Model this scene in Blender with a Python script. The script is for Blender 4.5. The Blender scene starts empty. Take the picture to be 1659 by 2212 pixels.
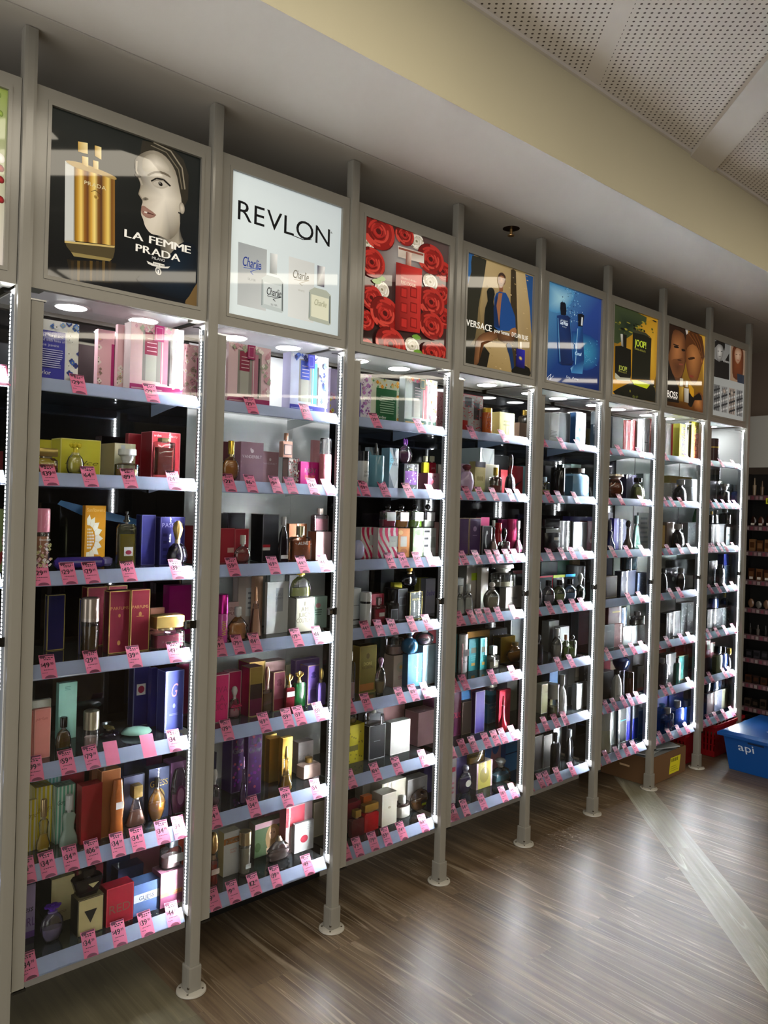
import bpy, math, random
from math import sin, cos, pi, sqrt
from mathutils import Vector
random.seed(7)
C = bpy.context.scene.collection
sc = bpy.context.scene

# ---------------------------------------------------------------- camera
PITCH = 0.54                                     # width of one cabinet module
CAM = Vector((-1.217*PITCH, -3.8996*PITCH, 2.757*PITCH))
YAW, TILT, ROLL, FPX = 0.83, -0.0004, 0.0296, 1700.0
_F = Vector((cos(YAW)*cos(TILT), sin(YAW)*cos(TILT), sin(TILT)))
_R = Vector((sin(YAW), -cos(YAW), 0)); _U = _R.cross(_F)
RX = _R*cos(ROLL)+_U*sin(ROLL); UX = _U*cos(ROLL)-_R*sin(ROLL)
PX, PY = 827.35, 1082.78
cam = bpy.data.cameras.new('camera'); co = bpy.data.objects.new('camera', cam); C.objects.link(co)
cam.sensor_fit = 'VERTICAL'; cam.sensor_height = 24.0; cam.lens = FPX*24.0/2212
cam.shift_x = -(PX-829.5)/2212; cam.shift_y = (PY-1106)/2212
from mathutils import Matrix
m3 = Matrix((RX, UX, -_F)).transposed()
co.matrix_world = Matrix.Translation(CAM) @ m3.to_4x4()
cam.clip_start = 0.02; cam.clip_end = 100
sc.camera = co

# ---------------------------------------------------------------- world, exposure
w = bpy.data.worlds.new('room_air'); sc.world = w; w.use_nodes = True
w.node_tree.nodes['Background'].inputs[0].default_value = (1.0, .97, .93, 1)
w.node_tree.nodes['Background'].inputs[1].default_value = 2.1
sc.view_settings.view_transform = 'Standard'; sc.view_settings.look = 'None'
sc.view_settings.gamma = 1; sc.view_settings.exposure = 0.22
sc.view_settings.use_curve_mapping = False
LAMP = 10.0         # ceiling line lamps
LED = 600.0         # vertical strips
DOWN = 28.0        # cabinet downlights
POSTER = 0.22      # backlight of the posters
sc.cycles.max_bounces = 6; sc.cycles.diffuse_bounces = 3; sc.cycles.glossy_bounces = 3
sc.cycles.transmission_bounces = 4; sc.cycles.transparent_max_bounces = 24
sc.cycles.caustics_reflective = False; sc.cycles.caustics_refractive = False
sc.cycles.sample_clamp_indirect = 4.0

# ---------------------------------------------------------------- photograph -> place
def ray(u, v): return _F*FPX + RX*(u-PX) - UX*(v-PY)
def hit(u, v, ax, val):
    d = ray(u, v); return CAM + d*((val-CAM[ax])/d[ax])
def solve(P, ax, u=None, v=None):
    """value of coordinate ax that brings P to pixel column u or row v"""
    P = Vector(P); P[ax] = 0; d = P-CAM
    if u is not None: A, k = RX, (u-PX)/FPX
    else: A, k = UX, -(v-PY)/FPX
    den = A[ax]-k*_F[ax]
    return -(A.dot(d)-k*_F.dot(d))/den

# ---------------------------------------------------------------- helpers
def lin(h):
    if not isinstance(h, str): return tuple(h)
    h = h.strip()
    if len(h) == 3: h = ''.join(c*2 for c in h)
    o = []
    for i in (0, 2, 4):
        c = int(h[i:i+2], 16)/255
        o.append(c/12.92 if c <= .04045 else ((c+.055)/1.055)**2.4)
    return tuple(o)
MATS = {}
def nt(name):
    m = bpy.data.materials.new(name); m.use_nodes = True
    n = m.node_tree; return m, n, n.nodes['Principled BSDF']
def pm(name, col, rough=.5, metal=0, spec=.5, emis=0, coat=0):
    if name in MATS: return MATS[name]
    m, n, b = nt(name); c = lin(col)+(1,)
    b.inputs['Base Color'].default_value = c; b.inputs['Roughness'].default_value = rough
    b.inputs['Metallic'].default_value = metal; b.inputs['Specular IOR Level'].default_value = spec
    if emis: b.inputs['Emission Color'].default_value = c; b.inputs['Emission Strength'].default_value = emis
    if coat: b.inputs['Coat Weight'].default_value = coat; b.inputs['Coat Roughness'].default_value = .04
    MATS[name] = m; return m
def colmat(name, rough, metal=0, emis=0, coat=0, spec=.5):
    """printed surface: colour from the print (corner colours)"""
    m, n, b = nt(name)
    a = n.nodes.new('ShaderNodeVertexColor'); a.layer_name = 'Col'
    n.links.new(a.outputs[0], b.inputs['Base Color'])
    b.inputs['Roughness'].default_value = rough; b.inputs['Metallic'].default_value = metal; b.inputs['Specular IOR Level'].default_value = spec
    if coat: b.inputs['Coat Weight'].default_value = coat; b.inputs['Coat Roughness'].default_value = .03
    if emis:
        n.links.new(a.outputs[0], b.inputs['Emission Color']); b.inputs['Emission Strength'].default_value = emis
    return m
M_PAPER = colmat('printed_paper', .45)
M_FILM = colmat('film_wrapped_print', .5, coat=.6, spec=.25)
M_FOIL = colmat('metallic_print', .28, metal=.75)
M_PLAST = colmat('glossy_plastic', .16)
M_POST = colmat('backlit_poster_print', .35, emis=POSTER, coat=.6, spec=.05)
M_POSTB = colmat('bright_backlit_poster_print', .35, emis=.30, coat=.6, spec=.05)
def thin_glass(name, tint, refl=1.0, rough=.02, haze=0.0):
    if name in MATS: return MATS[name]
    m = bpy.data.materials.new(name); m.use_nodes = True; n = m.node_tree; n.nodes.clear()
    o = n.nodes.new('ShaderNodeOutputMaterial'); t = n.nodes.new('ShaderNodeBsdfTransparent')
    g = n.nodes.new('ShaderNodeBsdfGlossy'); mx = n.nodes.new('ShaderNodeMixShader'); f = n.nodes.new('ShaderNodeFresnel')
    mu = n.nodes.new('ShaderNodeMath'); mu.operation = 'MULTIPLY'; mu.inputs[1].default_value = refl
    f.inputs[0].default_value = 1.5; g.inputs['Roughness'].default_value = rough
    t.inputs[0].default_value = lin(tint)+(1,)
    n.links.new(f.outputs[0], mu.inputs[0]); n.links.new(mu.outputs[0], mx.inputs[0])
    n.links.new(t.outputs[0], mx.inputs[1]); n.links.new(g.outputs[0], mx.inputs[2])
    last = mx
    if haze:
        d = n.nodes.new('ShaderNodeBsdfDiffuse'); d.inputs[0].default_value = lin(tint)+(1,)
        m2 = n.nodes.new('ShaderNodeMixShader'); m2.inputs[0].default_value = haze
        n.links.new(mx.outputs[0], m2.inputs[1]); n.links.new(d.outputs[0], m2.inputs[2]); last = m2
    n.links.new(last.outputs[0], o.inputs[0]); MATS[name] = m; return m
def emit(name, col, s):
    if name in MATS: return MATS[name]
    m = bpy.data.materials.new(name); m.use_nodes = True; n = m.node_tree; n.nodes.clear()
    o = n.nodes.new('ShaderNodeOutputMaterial'); e = n.nodes.new('ShaderNodeEmission')
    e.inputs[0].default_value = lin(col)+(1,); e.inputs[1].default_value = s
    n.links.new(e.outputs[0], o.inputs[0]); MATS[name] = m; return m

class MB:
    def __init__(s): s.v = []; s.f = []; s.c = []; s.m = []; s.sm = []
    def face(s, pts, col=(1, 1, 1), m=0, smooth=False):
        b = len(s.v); s.v += [tuple(p) for p in pts]; s.f.append(tuple(range(b, b+len(pts))))
        s.c.append(col); s.m.append(m); s.sm.append(smooth)
    def box(s, x0, y0, z0, x1, y1, z1, col=(1, 1, 1), m=0, side=None, top=None):
        b = len(s.v)
        s.v += [(x0, y0, z0), (x1, y0, z0), (x1, y1, z0), (x0, y1, z0), (x0, y0, z1), (x1, y0, z1), (x1, y1, z1), (x0, y1, z1)]
        for q, c in (((0, 1, 5, 4), col), ((1, 2, 6, 5), side or col), ((2, 3, 7, 6), col), ((3, 0, 4, 7), side or col), ((4, 5, 6, 7), top or side or col), ((3, 2, 1, 0), col)):
            s.f.append(tuple(b+i for i in q)); s.c.append(c); s.m.append(m); s.sm.append(False)
    def loft(s, rings, col=(1, 1, 1), m=0, seg=16, n=2.0, ctr=(0, 0), caps=True, smooth=True, colf=None):
        """rings: (z, rx, ry)"""
        b = len(s.v)
        for z, rx, ry in rings:
            for i in range(seg):
                a = 2*pi*(i+.5)/seg; ca, sa = cos(a), sin(a)
                k = (abs(ca)**n+abs(sa)**n)**(-1.0/n)
                s.v.append((ctr[0]+rx*ca*k, ctr[1]+ry*sa*k, z))
        for r in range(len(rings)-1):
            for i in range(seg):
                j = (i+1) % seg
                s.f.append((b+r*seg+i, b+r*seg+j, b+(r+1)*seg+j, b+(r+1)*seg+i))
                s.c.append(colf(r/(len(rings)-1)) if colf else col); s.m.append(m); s.sm.append(smooth)
        if caps:
            s.f.append(tuple(b+i for i in reversed(range(seg)))); s.c.append(col); s.m.append(m); s.sm.append(False)
            t = b+(len(rings)-1)*seg
            s.f.append(tuple(t+i for i in range(seg))); s.c.append(col); s.m.append(m); s.sm.append(False)
    def lathe(s, prof, ctr=(0, 0), **k): s.loft([(z, r, r) for r, z in prof], ctr=ctr, **k)
    def tube(s, pts, r, col=(1, 1, 1), m=0, seg=6):
        pts = [Vector(p) for p in pts]; b = len(s.v)
        for i, p in enumerate(pts):
            d = (pts[min(i+1, len(pts)-1)]-pts[max(i-1, 0)]).normalized()
            a = d.cross(Vector((0, 0, 1)))
            if a.length < .01: a = d.cross(Vector((1, 0, 0)))
            a.normalize(); q = d.cross(a)
            for j in range(seg):
                t = 2*pi*j/seg; s.v.append(tuple(p+a*cos(t)*r+q*sin(t)*r))
        for i in range(len(pts)-1):
            for j in range(seg):
                k = (j+1) % seg
                s.f.append((b+i*seg+j, b+i*seg+k, b+(i+1)*seg+k, b+(i+1)*seg+j)); s.c.append(col); s.m.append(m); s.sm.append(True)
    def build(s, name, mats, parent=None, loc=None):
        me = bpy.data.meshes.new(name); me.from_pydata(s.v, [], s.f)
        if not isinstance(mats, (list, tuple)): mats = [mats]
        for x in mats: me.materials.append(x)
        ca = me.color_attributes.new('Col', 'FLOAT_COLOR', 'CORNER')
        buf = []
        for f, c in zip(s.f, s.c):
            if len(c) and isinstance(c[0], (tuple, list)):
                for q in c: buf += [q[0], q[1], q[2], 1]
            else: buf += [c[0], c[1], c[2], 1]*len(f)
        ca.data.foreach_set('color', buf)
        me.polygons.foreach_set('material_index', s.m)
        me.polygons.foreach_set('use_smooth', s.sm)
        me.update()
        if any(s.sm): me.set_sharp_from_angle(angle=.7)
        o = bpy.data.objects.new(name, me); C.objects.link(o)
        if parent: o.parent = parent
        if loc: o.location = loc
        return o
def tag(o, label=None, cat=None, group=None, kind=None):
    if label: o['label'] = label
    if cat: o['category'] = cat
    if group: o['group'] = group
    if kind: o['kind'] = kind
    return o
def empty(name, loc, rz=0):
    o = bpy.data.objects.new(name, None); C.objects.link(o); o.location = loc; o.rotation_euler.z = rz
    o.empty_display_size = .05; return o

# ---------------------------------------------------------------- lettering (filled glyphs, laid out by hand)
GL = {}
def load_glyphs():
    chars = sorted(set("ABCDEFGHIJKLMNOPQRSTUVWXYZabcdefghijklmnopqrstuvwxyz0123456789$.!'#&*"))
    obs = []
    for ch in chars:
        cu = bpy.data.curves.new('g', 'FONT'); cu.body = ch; cu.resolution_u = 4; cu.fill_mode = 'FRONT'
        o = bpy.data.objects.new('g', cu); C.objects.link(o); obs.append((ch, o, cu))
    bpy.context.view_layer.update(); dg = bpy.context.evaluated_depsgraph_get()
    for ch, o, cu in obs:
        me = o.evaluated_get(dg).to_mesh()
        vs = [(v.co.x, v.co.y) for v in me.vertices]; fs = [tuple(p.vertices) for p in me.polygons]
        x0 = min(v[0] for v in vs); x1 = max(v[0] for v in vs)
        GL[ch] = ([(x-x0, y) for x, y in vs], fs, x1-x0)
        o.to_mesh_clear(); bpy.data.objects.remove(o); bpy.data.curves.remove(cu)
load_glyphs()
def text(mb, s, org, ex, ez, h, col, m=0, fit=None, center=False, bold=0, shear=0, track=.09):
    """letters with cap height h along unit ex, up ez; fit = total width"""
    adv = []; x = 0
    for ch in s:
        if ch == ' ' or ch not in GL: x += .32; continue
        adv.append((ch, x)); x += GL[ch][2]+track
    W = max(x-track, .01); k = h/.7; kx = k
    if fit: kx = fit/W
    if center: org = Vector(org)-Vector(ex)*(W*kx/2)
    org = Vector(org); ex = Vector(ex); ez = Vector(ez)
    for rep in ((0, -bold, bold) if bold else (0,)):
        for ch, x in adv:
            vs, fs, _ = GL[ch]; b = len(mb.v)
            for a, c in vs: mb.v.append(tuple(org+ex*((x+a+rep+shear*c)*kx)+ez*(c*k)))
            for f in fs: mb.f.append(tuple(b+i for i in f)); mb.c.append(col); mb.m.append(m); mb.sm.append(False)
    return W*kx
# ================================================================ the room
H = 2.664; ZC = 2.99; YS = -.512
def struct(mb, name, mat, label=None):
    o = mb.build(name, mat); o['kind'] = 'structure'
    if label: o['label'] = label
    return o
def floor_mat():
    m, n, b = nt('wood_plank_vinyl'); L = n.links.new; N = n.nodes.new
    tc = N('ShaderNodeTexCoord')
    def planks(rot, width, length, seed):
        mp = N('ShaderNodeMapping'); mp.inputs['Rotation'].default_value = (0, 0, rot); mp.inputs['Location'].default_value = (seed, seed*.37, 0)
        L(tc.outputs['Object'], mp.inputs[0])
        br = N('ShaderNodeTexBrick'); br.offset = .37; br.inputs['Scale'].default_value = 1
        br.inputs['Brick Width'].default_value = length; br.inputs['Row Height'].default_value = width
        br.inputs['Mortar Size'].default_value = .0006; br.inputs['Mortar Smooth'].default_value = .2
        br.inputs['Color1'].default_value = (0, 0, 0, 1); br.inputs['Color2'].default_value = (1, 1, 1, 1); br.inputs['Mortar'].default_value = (.3, .3, .3, 1)
        L(mp.outputs[0], br.inputs['Vector'])
        st = N('ShaderNodeMapping'); st.inputs['Scale'].default_value = (1.6, 42, 1); L(mp.outputs[0], st.inputs[0])
        off = N('ShaderNodeVectorMath'); off.operation = 'ADD'; L(st.outputs[0], off.inputs[0])
        sc_ = N('ShaderNodeVectorMath'); sc_.operation = 'SCALE'; sc_.inputs['Scale'].default_value = 9; L(br.outputs['Color'], sc_.inputs[0]); L(sc_.outputs[0], off.inputs[1])
        nz = N('ShaderNodeTexNoise'); nz.inputs['Scale'].default_value = 1; nz.inputs['Detail'].default_value = 5; nz.inputs['Roughness'].default_value = .62; nz.inputs['Distortion'].default_value = .6
        L(off.outputs[0], nz.inputs['Vector'])
        wv = N('ShaderNodeMapping'); wv.inputs['Scale'].default_value = (.5, 15, 1); L(mp.outputs[0], wv.inputs[0])
        o2 = N('ShaderNodeVectorMath'); o2.operation = 'ADD'; L(wv.outputs[0], o2.inputs[0]); L(sc_.outputs[0], o2.inputs[1])
        n2 = N('ShaderNodeTexNoise'); n2.inputs['Scale'].default_value = 1; n2.inputs['Detail'].default_value = 2; n2.inputs['Distortion'].default_value = .7
        L(o2.outputs[0], n2.inputs['Vector'])
        return br, nz, n2
    def colour(pl, dark, mid, light, streak):
        br, nz, n2 = pl
        r = N('ShaderNodeValToRGB'); e = r.color_ramp.elements
        e[0].position = .33; e[0].color = lin(dark)+(1,); e[1].position = .68; e[1].color = lin(light)+(1,)
        x = e.new(.5); x.color = lin(mid)+(1,)
        L(nz.outputs[0], r.inputs[0])
        rs = N('ShaderNodeValToRGB'); e = rs.color_ramp.elements      # thin pale veins
        e[0].position = .505; e[0].color = (0, 0, 0, 1); e[1].position = .52; e[1].color = (1, 1, 1, 1)
        x = e.new(.535); x.color = (0, 0, 0, 1); x = e.new(.60); x.color = (0, 0, 0, 1); x = e.new(.607); x.color = (.8, .8, .8, 1); x = e.new(.62); x.color = (0, 0, 0, 1)
        L(n2.outputs[0], rs.inputs[0])
        ms = N('ShaderNodeMath'); ms.operation = 'MULTIPLY'; ms.inputs[1].default_value = .42; L(rs.outputs[0], ms.inputs[0])
        mx = N('ShaderNodeMix'); mx.data_type = 'RGBA'; L(ms.outputs[0], mx.inputs[0]); L(r.outputs[0], mx.inputs[6]); mx.inputs[7].default_value = lin(streak)+(1,)
        tone = N('ShaderNodeMix'); tone.data_type = 'RGBA'; tone.blend_type = 'MULTIPLY'; tone.inputs[0].default_value = 1
        mr = N('ShaderNodeMapRange'); mr.inputs[3].default_value = .78; mr.inputs[4].default_value = 1.12; L(br.outputs['Color'], mr.inputs[0])
        L(mx.outputs[2], tone.inputs[6]); L(mr.outputs[0], tone.inputs[7]); return tone.outputs[2]
    pa = planks(pi/2, .152, 1.22, 3.1); pb = planks(-pi/4, .158, 3.0, 1.43)
    ca = colour(pa, '493b2c', '5e4e3b', '70604b', 'b5a892'); cb = colour(pb, '6c6958', '7c7968', '8e8a78', 'c8c3b0')
    sx = N('ShaderNodeSeparateXYZ'); L(tc.outputs['Object'], sx.inputs[0])
    d = N('ShaderNodeMath'); d.operation = 'SUBTRACT'; L(sx.outputs[0], d.inputs[0]); L(sx.outputs[1], d.inputs[1])
    c1 = N('ShaderNodeMath'); c1.operation = 'SUBTRACT'; L(d.outputs[0], c1.inputs[0]); c1.inputs[1].default_value = 3.156
    c2 = N('ShaderNodeMath'); c2.operation = 'ABSOLUTE'; L(c1.outputs[0], c2.inputs[0])
    c3 = N('ShaderNodeMath'); c3.operation = 'LESS_THAN'; L(c2.outputs[0], c3.inputs[0]); c3.inputs[1].default_value = .112
    c4 = N('ShaderNodeMath'); c4.operation = 'LESS_THAN'; L(sx.outputs[0], c4.inputs[0]); c4.inputs[1].default_value = .505
    c5 = N('ShaderNodeMath'); c5.operation = 'MAXIMUM'; L(c3.outputs[0], c5.inputs[0])
    gr = colour(pa, '55503f', '605b49', '6a6450', '7a745f')
    m1 = N('ShaderNodeMix'); m1.data_type = 'RGBA'; L(c4.outputs[0], m1.inputs[0]); L(ca, m1.inputs[6]); L(gr, m1.inputs[7])
    m2 = N('ShaderNodeMix'); m2.data_type = 'RGBA'; L(c3.outputs[0], m2.inputs[0]); L(m1.outputs[2], m2.inputs[6]); L(cb, m2.inputs[7])
    L(m2.outputs[2], b.inputs['Base Color']); b.inputs['Roughness'].default_value = .34
    rr = N('ShaderNodeMapRange'); rr.inputs[3].default_value = .26; rr.inputs[4].default_value = .5; L(pa[1].outputs[0], rr.inputs[0]); L(rr.outputs[0], b.inputs['Roughness'])
    bp = N('ShaderNodeBump'); bp.inputs['Strength'].default_value = .25; bp.inputs['Distance'].default_value = .004
    L(pa[1].outputs[0], bp.inputs['Height']); L(bp.outputs[0], b.inputs['Normal'])
    return m
mb = MB(); mb.box(-3, -9, -.1, 9, .8, 0); struct(mb, 'floor', floor_mat(), 'grey brown wood-look plank floor with a pale diagonal band')
def paint(name, col, rough=.55, sc_=35):
    m, n, b = nt(name); N = n.nodes.new; L = n.links.new
    tc = N('ShaderNodeTexCoord'); nz = N('ShaderNodeTexNoise'); nz.inputs['Scale'].default_value = 2.2; nz.inputs['Detail'].default_value = 4
    L(tc.outputs['Object'], nz.inputs['Vector']); r = N('ShaderNodeValToRGB'); c = lin(col)
    r.color_ramp.elements[0].color = tuple(x*.93 for x in c)+(1,); r.color_ramp.elements[1].color = tuple(min(1, x*1.05) for x in c)+(1,)
    L(nz.outputs[0], r.inputs[0]); L(r.outputs[0], b.inputs['Base Color']); b.inputs['Roughness'].default_value = rough
    n2 = N('ShaderNodeTexNoise'); n2.inputs['Scale'].default_value = 160; L(tc.outputs['Object'], n2.inputs['Vector'])
    bp = N('ShaderNodeBump'); bp.inputs['Strength'].default_value = .05; bp.inputs['Distance'].default_value = .002; L(n2.outputs[0], bp.inputs['Height']); L(bp.outputs[0], b.inputs['Normal'])
    return m
M_WHITEW = paint('soffit_paint', 'd2ccc4'); M_FASC = paint('fascia_paint', 'cac3a6'); M_BROWN = paint('brown_wall_paint', '77675a')
mb = MB(); mb.box(-3, YS+.02, H, 6, -.078, H+.02); mb.box(-3, YS, H, 6, YS+.02, ZC)
o = struct(mb, 'trim_1', [M_WHITEW], 'pale plastered soffit in front of the cabinets')
for p in o.data.polygons:
    if abs(p.normal.y+1) < .01: p.material_index = 1
o.data.materials.append(M_FASC)
mb = MB(); mb.box(-3, -.074, H-.001, 6, .8, H+.02); struct(mb, 'trim_2', paint('recess_paint', 'c4bfb6'), 'soffit board above the cabinets')
mb = MB(); mb.box(-3, -.078, H+.004, 6, -.074, H+.02); struct(mb, 'trim_3', pm('gap_dark', '2a241e', .9))
def perf_mat():
    m, n, b = nt('perforated_ceiling_board'); N = n.nodes.new; L = n.links.new
    tc = N('ShaderNodeTexCoord'); mp = N('ShaderNodeMapping'); mp.inputs['Rotation'].default_value = (0, 0, pi/4); mp.inputs['Scale'].default_value = (1/.0215,)*3
    L(tc.outputs['Object'], mp.inputs[0])
    fr = N('ShaderNodeVectorMath'); fr.operation = 'FRACTION'; L(mp.outputs[0], fr.inputs[0])
    sb = N('ShaderNodeVectorMath'); sb.operation = 'SUBTRACT'; L(fr.outputs[0], sb.inputs[0]); sb.inputs[1].default_value = (.5, .5, 0)
    ml = N('ShaderNodeVectorMath'); ml.operation = 'MULTIPLY'; L(sb.outputs[0], ml.inputs[0]); ml.inputs[1].default_value = (1, 1, 0)
    ln = N('ShaderNodeVectorMath'); ln.operation = 'LENGTH'; L(ml.outputs[0], ln.inputs[0])
    lt = N('ShaderNodeMath'); lt.operation = 'LESS_THAN'; lt.inputs[1].default_value = .19; L(ln.outputs['Value'], lt.inputs[0])
    sx = N('ShaderNodeSeparateXYZ'); L(tc.outputs['Object'], sx.inputs[0])
    d = N('ShaderNodeMath'); d.operation = 'SUBTRACT'; L(sx.outputs[0], d.inputs[0]); L(sx.outputs[1], d.inputs[1])
    # plain joint strips between the boards
    md = N('ShaderNodeMath'); md.operation = 'SUBTRACT'; md.inputs[1].default_value = 2.252; L(d.outputs[0], md.inputs[0])
    ab = N('ShaderNodeMath'); ab.operation = 'ABSOLUTE'; L(md.outputs[0], ab.inputs[0])
    gt = N('ShaderNodeMath'); gt.operation = 'GREATER_THAN'; gt.inputs[1].default_value = .045; L(ab.outputs[0], gt.inputs[0])
    an = N('ShaderNodeMath'); an.operation = 'MULTIPLY'; L(lt.outputs[0], an.inputs[0]); L(gt.outputs[0], an.inputs[1])
    mx = N('ShaderNodeMix'); mx.data_type = 'RGBA'; L(an.outputs[0], mx.inputs[0]); mx.inputs[6].default_value = lin('dad4cd')+(1,); mx.inputs[7].default_value = lin('4a4038')+(1,)
    L(mx.outputs[2], b.inputs['Base Color']); b.inputs['Roughness'].default_value = .7
    return m
mb = MB(); mb.box(-3, -9, ZC, 9, YS, ZC+.05); struct(mb, 'ceiling', perf_mat(), 'white ceiling of perforated boards')
mb = MB()
for c in (3.0,):                                   # plain bulkhead running diagonally
    a, bq = Vector((c+YS+.001, YS+.001, 0)), Vector((c+.212+YS+.001, YS+.001, 0)); t = Vector((-4, -4, 0))
    for zz in (ZC-.022,):
        P = [a, a+t, bq+t, bq]
        mb.face([(p.x, p.y, zz) for p in P]); 
        mb.face([(a.x, a.y, zz), (a.x, a.y, ZC), ((a+t).x, (a+t).y, ZC), ((a+t).x, (a+t).y, zz)])
        mb.face([(bq.x, bq.y, zz), ((bq+t).x, (bq+t).y, zz), ((bq+t).x, (bq+t).y, ZC), (bq.x, bq.y, ZC)])
        mb.face([(a.x, a.y, zz), (bq.x, bq.y, zz), (bq.x, bq.y, ZC), (a.x, a.y, ZC)])
struct(mb, 'trim_4', M_WHITEW, 'plain diagonal bulkhead across the perforated ceiling')
# cornice bead where the fascia meets the perforated ceiling
mb = MB(); mb.box(-3, YS-.012, ZC-.012, 6, YS, ZC); struct(mb, 'trim_5', M_WHITEW)
mb = MB(); mb.box(-3, .62, 0, 9, .64, ZC); struct(mb, 'wall_back', paint('dim_wall_paint', '6a645b'))
mb = MB(); mb.box(5.3, -.75, 0, 5.35, .62, H+.3); struct(mb, 'wall_right', M_BROWN, 'brown painted wall at the far end')
mb = MB(); mb.box(-3, -9.05, 0, 9, -9, ZC); struct(mb, 'wall_front', paint('dark_shop_wall', '3a332c'), 'brown wall on the far side of the shop')
mb = MB(); mb.box(9, -9, 0, 9.05, .62, ZC); struct(mb, 'wall_side', paint('dark_shop_wall', '3a332c'))
M_SKW = pm('white_board', 'b9b3a8', .4); M_SKB = pm('black_board', '050505', .6)
for a, bq, mt in ((-.6, .70, M_SKW), (.702, 1.285, M_SKB), (1.287, 3.08, M_SKW)):
    mb = MB(); mb.box(a, .325, 0, bq, .335, .195)
    if mt is M_SKW: mb.box(a, .322, .05, bq, .325, .052)
    mb.build('baseboard_back', mt)['kind'] = 'structure'

# ceiling line lamps, long rows laid at 45 degrees
M_TUBE = emit('lit_diffuser', 'fff3dc', LAMP); M_HOUS = pm('lamp_housing', 'd8d5cc', .5)
dx = Vector((1, 1, 0)).normalized(); nx = Vector((1, -1, 0)).normalized()
rows = ((1.72, .085, 1.24, (2.4,)), (2.18, .13, 1.24, (2.4,)), (4.74, .12, 1.27, (3.0, 2.6)), (7.64, .12, 2.05, (2.4, 2.6)), (10.5, .12, 1.5, (2.6, 2.6)), (16.5, .15, 10.5, (4.5,)), (18.4, .15, 11.0, (4.5,)), (21.3, .15, 13.0, (4.5,)), (13.4, .13, 6.0, (4.,)))
li = 0
for c, hw, y0, lens in rows:
    s = 0
    p0 = Vector((c-y0, -y0, 0))
    for L_ in lens:
        a = p0-dx*s; e = a-dx*L_; s += L_+.05
        if e.y < -8.9:
            e = a-dx*max(.5, (a.y+8.8)*sqrt(2))
        if a.y < -8: continue
        t = empty('line_lamp', ((a+e)/2).to_tuple()[:2]+(ZC,)); li += 1
        tag(t, None, 'ceiling lamp', 'long line lamps in the shop ceiling'); t['label'] = 'long lit line lamp set diagonally in the shop ceiling'
        q = (a+e)/2; hl = (a-e).length/2
        for nm, w2, z0, z1, mt in (('housing', hw+.012, -.012, 0, M_HOUS), ('diffuser', hw, -.016, -.012, M_TUBE)):
            mb = MB(); A = [dx*hl+nx*w2, -dx*hl+nx*w2, -dx*hl-nx*w2, dx*hl-nx*w2]
            mb.face([(p.x, p.y, z0) for p in A])
            for i in range(4):
                p, r = A[i], A[(i+1) % 4]; mb.face([(p.x, p.y, z0), (r.x, r.y, z0), (r.x, r.y, z1), (p.x, p.y, z1)])
            mb.build(nm, mt, t)
# sprinkler in its hole
t = empty('ceiling_sprinkler', (1.979, .02, H)); tag(t, 'small brass sprinkler head in a round hole above the cabinets', 'sprinkler')
mb = MB(); mb.lathe([(.036, -.0022), (.036, -.0012)], seg=24, col=lin('2a1a12')); mb.build('rosette', M_PAPER, t)
mb = MB(); mb.lathe([(.006, -.03), (.006, -.003)], seg=8, col=lin('b08a58')); mb.lathe([(.014, -.033), (.015, -.03)], seg=12, col=lin('c49a66')); mb.build('nozzle', M_FOIL, t)
# ================================================================ the cabinets
M_FRAME = paint('white_powder_coat', '807d74', .2)
M_FRAME2 = pm('white_lacquer_inside', 'f4f4f4', .35)
M_BACKB = pm('black_glass_back', '0b0c0e', .05, spec=.6); M_BACKW = pm('white_back_board', 'f6f8f8', .4)
M_BACKG = pm('grey_back_board', 'eef2f2', .5)
M_DOORG = thin_glass('door_glass', 'f6f8f7', 1.0)
M_SHELF = thin_glass('shelf_glass', 'c8d2d2', 1.3, .03, haze=.05)
M_RAIL = pm('ticket_rail_plastic', 'aebada', .14)
M_LOCK = pm('lock_black', '15130f', .3); M_CHROME = pm('chrome', 'c8c8c8', .12, metal=1)
def led_mat():
    m = bpy.data.materials.new('led_strip'); m.use_nodes = True; n = m.node_tree; n.nodes.clear(); N = n.nodes.new; L = n.links.new
    o = N('ShaderNodeOutputMaterial'); e = N('ShaderNodeEmission'); tc = N('ShaderNodeTexCoord')
    sx = N('ShaderNodeSeparateXYZ'); L(tc.outputs['Object'], sx.inputs[0])
    a = N('ShaderNodeMath'); a.operation = 'MULTIPLY'; a.inputs[1].default_value = 1/.0102; L(sx.outputs[2], a.inputs[0])
    f = N('ShaderNodeMath'); f.operation = 'FRACT'; L(a.outputs[0], f.inputs[0])
    s = N('ShaderNodeMath'); s.operation = 'SUBTRACT'; s.inputs[1].default_value = .5; L(f.outputs[0], s.inputs[0])
    z2 = N('ShaderNodeMath'); z2.operation = 'MULTIPLY'; z2.inputs[1].default_value = .0102; L(s.outputs[0], z2.inputs[0])
    yy = N('ShaderNodeMath'); yy.operation = 'SUBTRACT'; yy.inputs[1].default_value = .0105; L(sx.outputs[1], yy.inputs[0])
    cb = N('ShaderNodeCombineXYZ'); L(z2.outputs[0], cb.inputs[0]); L(yy.outputs[0], cb.inputs[1])
    b2 = N('ShaderNodeVectorMath'); b2.operation = 'LENGTH'; L(cb.outputs[0], b2.inputs[0])
    g = N('ShaderNodeMapRange'); g.inputs[1].default_value = .0022; g.inputs[2].default_value = .0036; g.inputs[3].default_value = LED; g.inputs[4].default_value = .16; L(b2.outputs['Value'], g.inputs[0])
    e.inputs[0].default_value = (.93, .96, 1.0, 1); L(g.outputs[0], e.inputs[1]); L(e.outputs[0], o.inputs[0]); return m
M_LED = led_mat(); M_DL = emit('downlight_lens', 'ffffff', DOWN)
ZS = (1.785, 1.537, 1.275, 1.03, .766, .502, .248)
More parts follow.
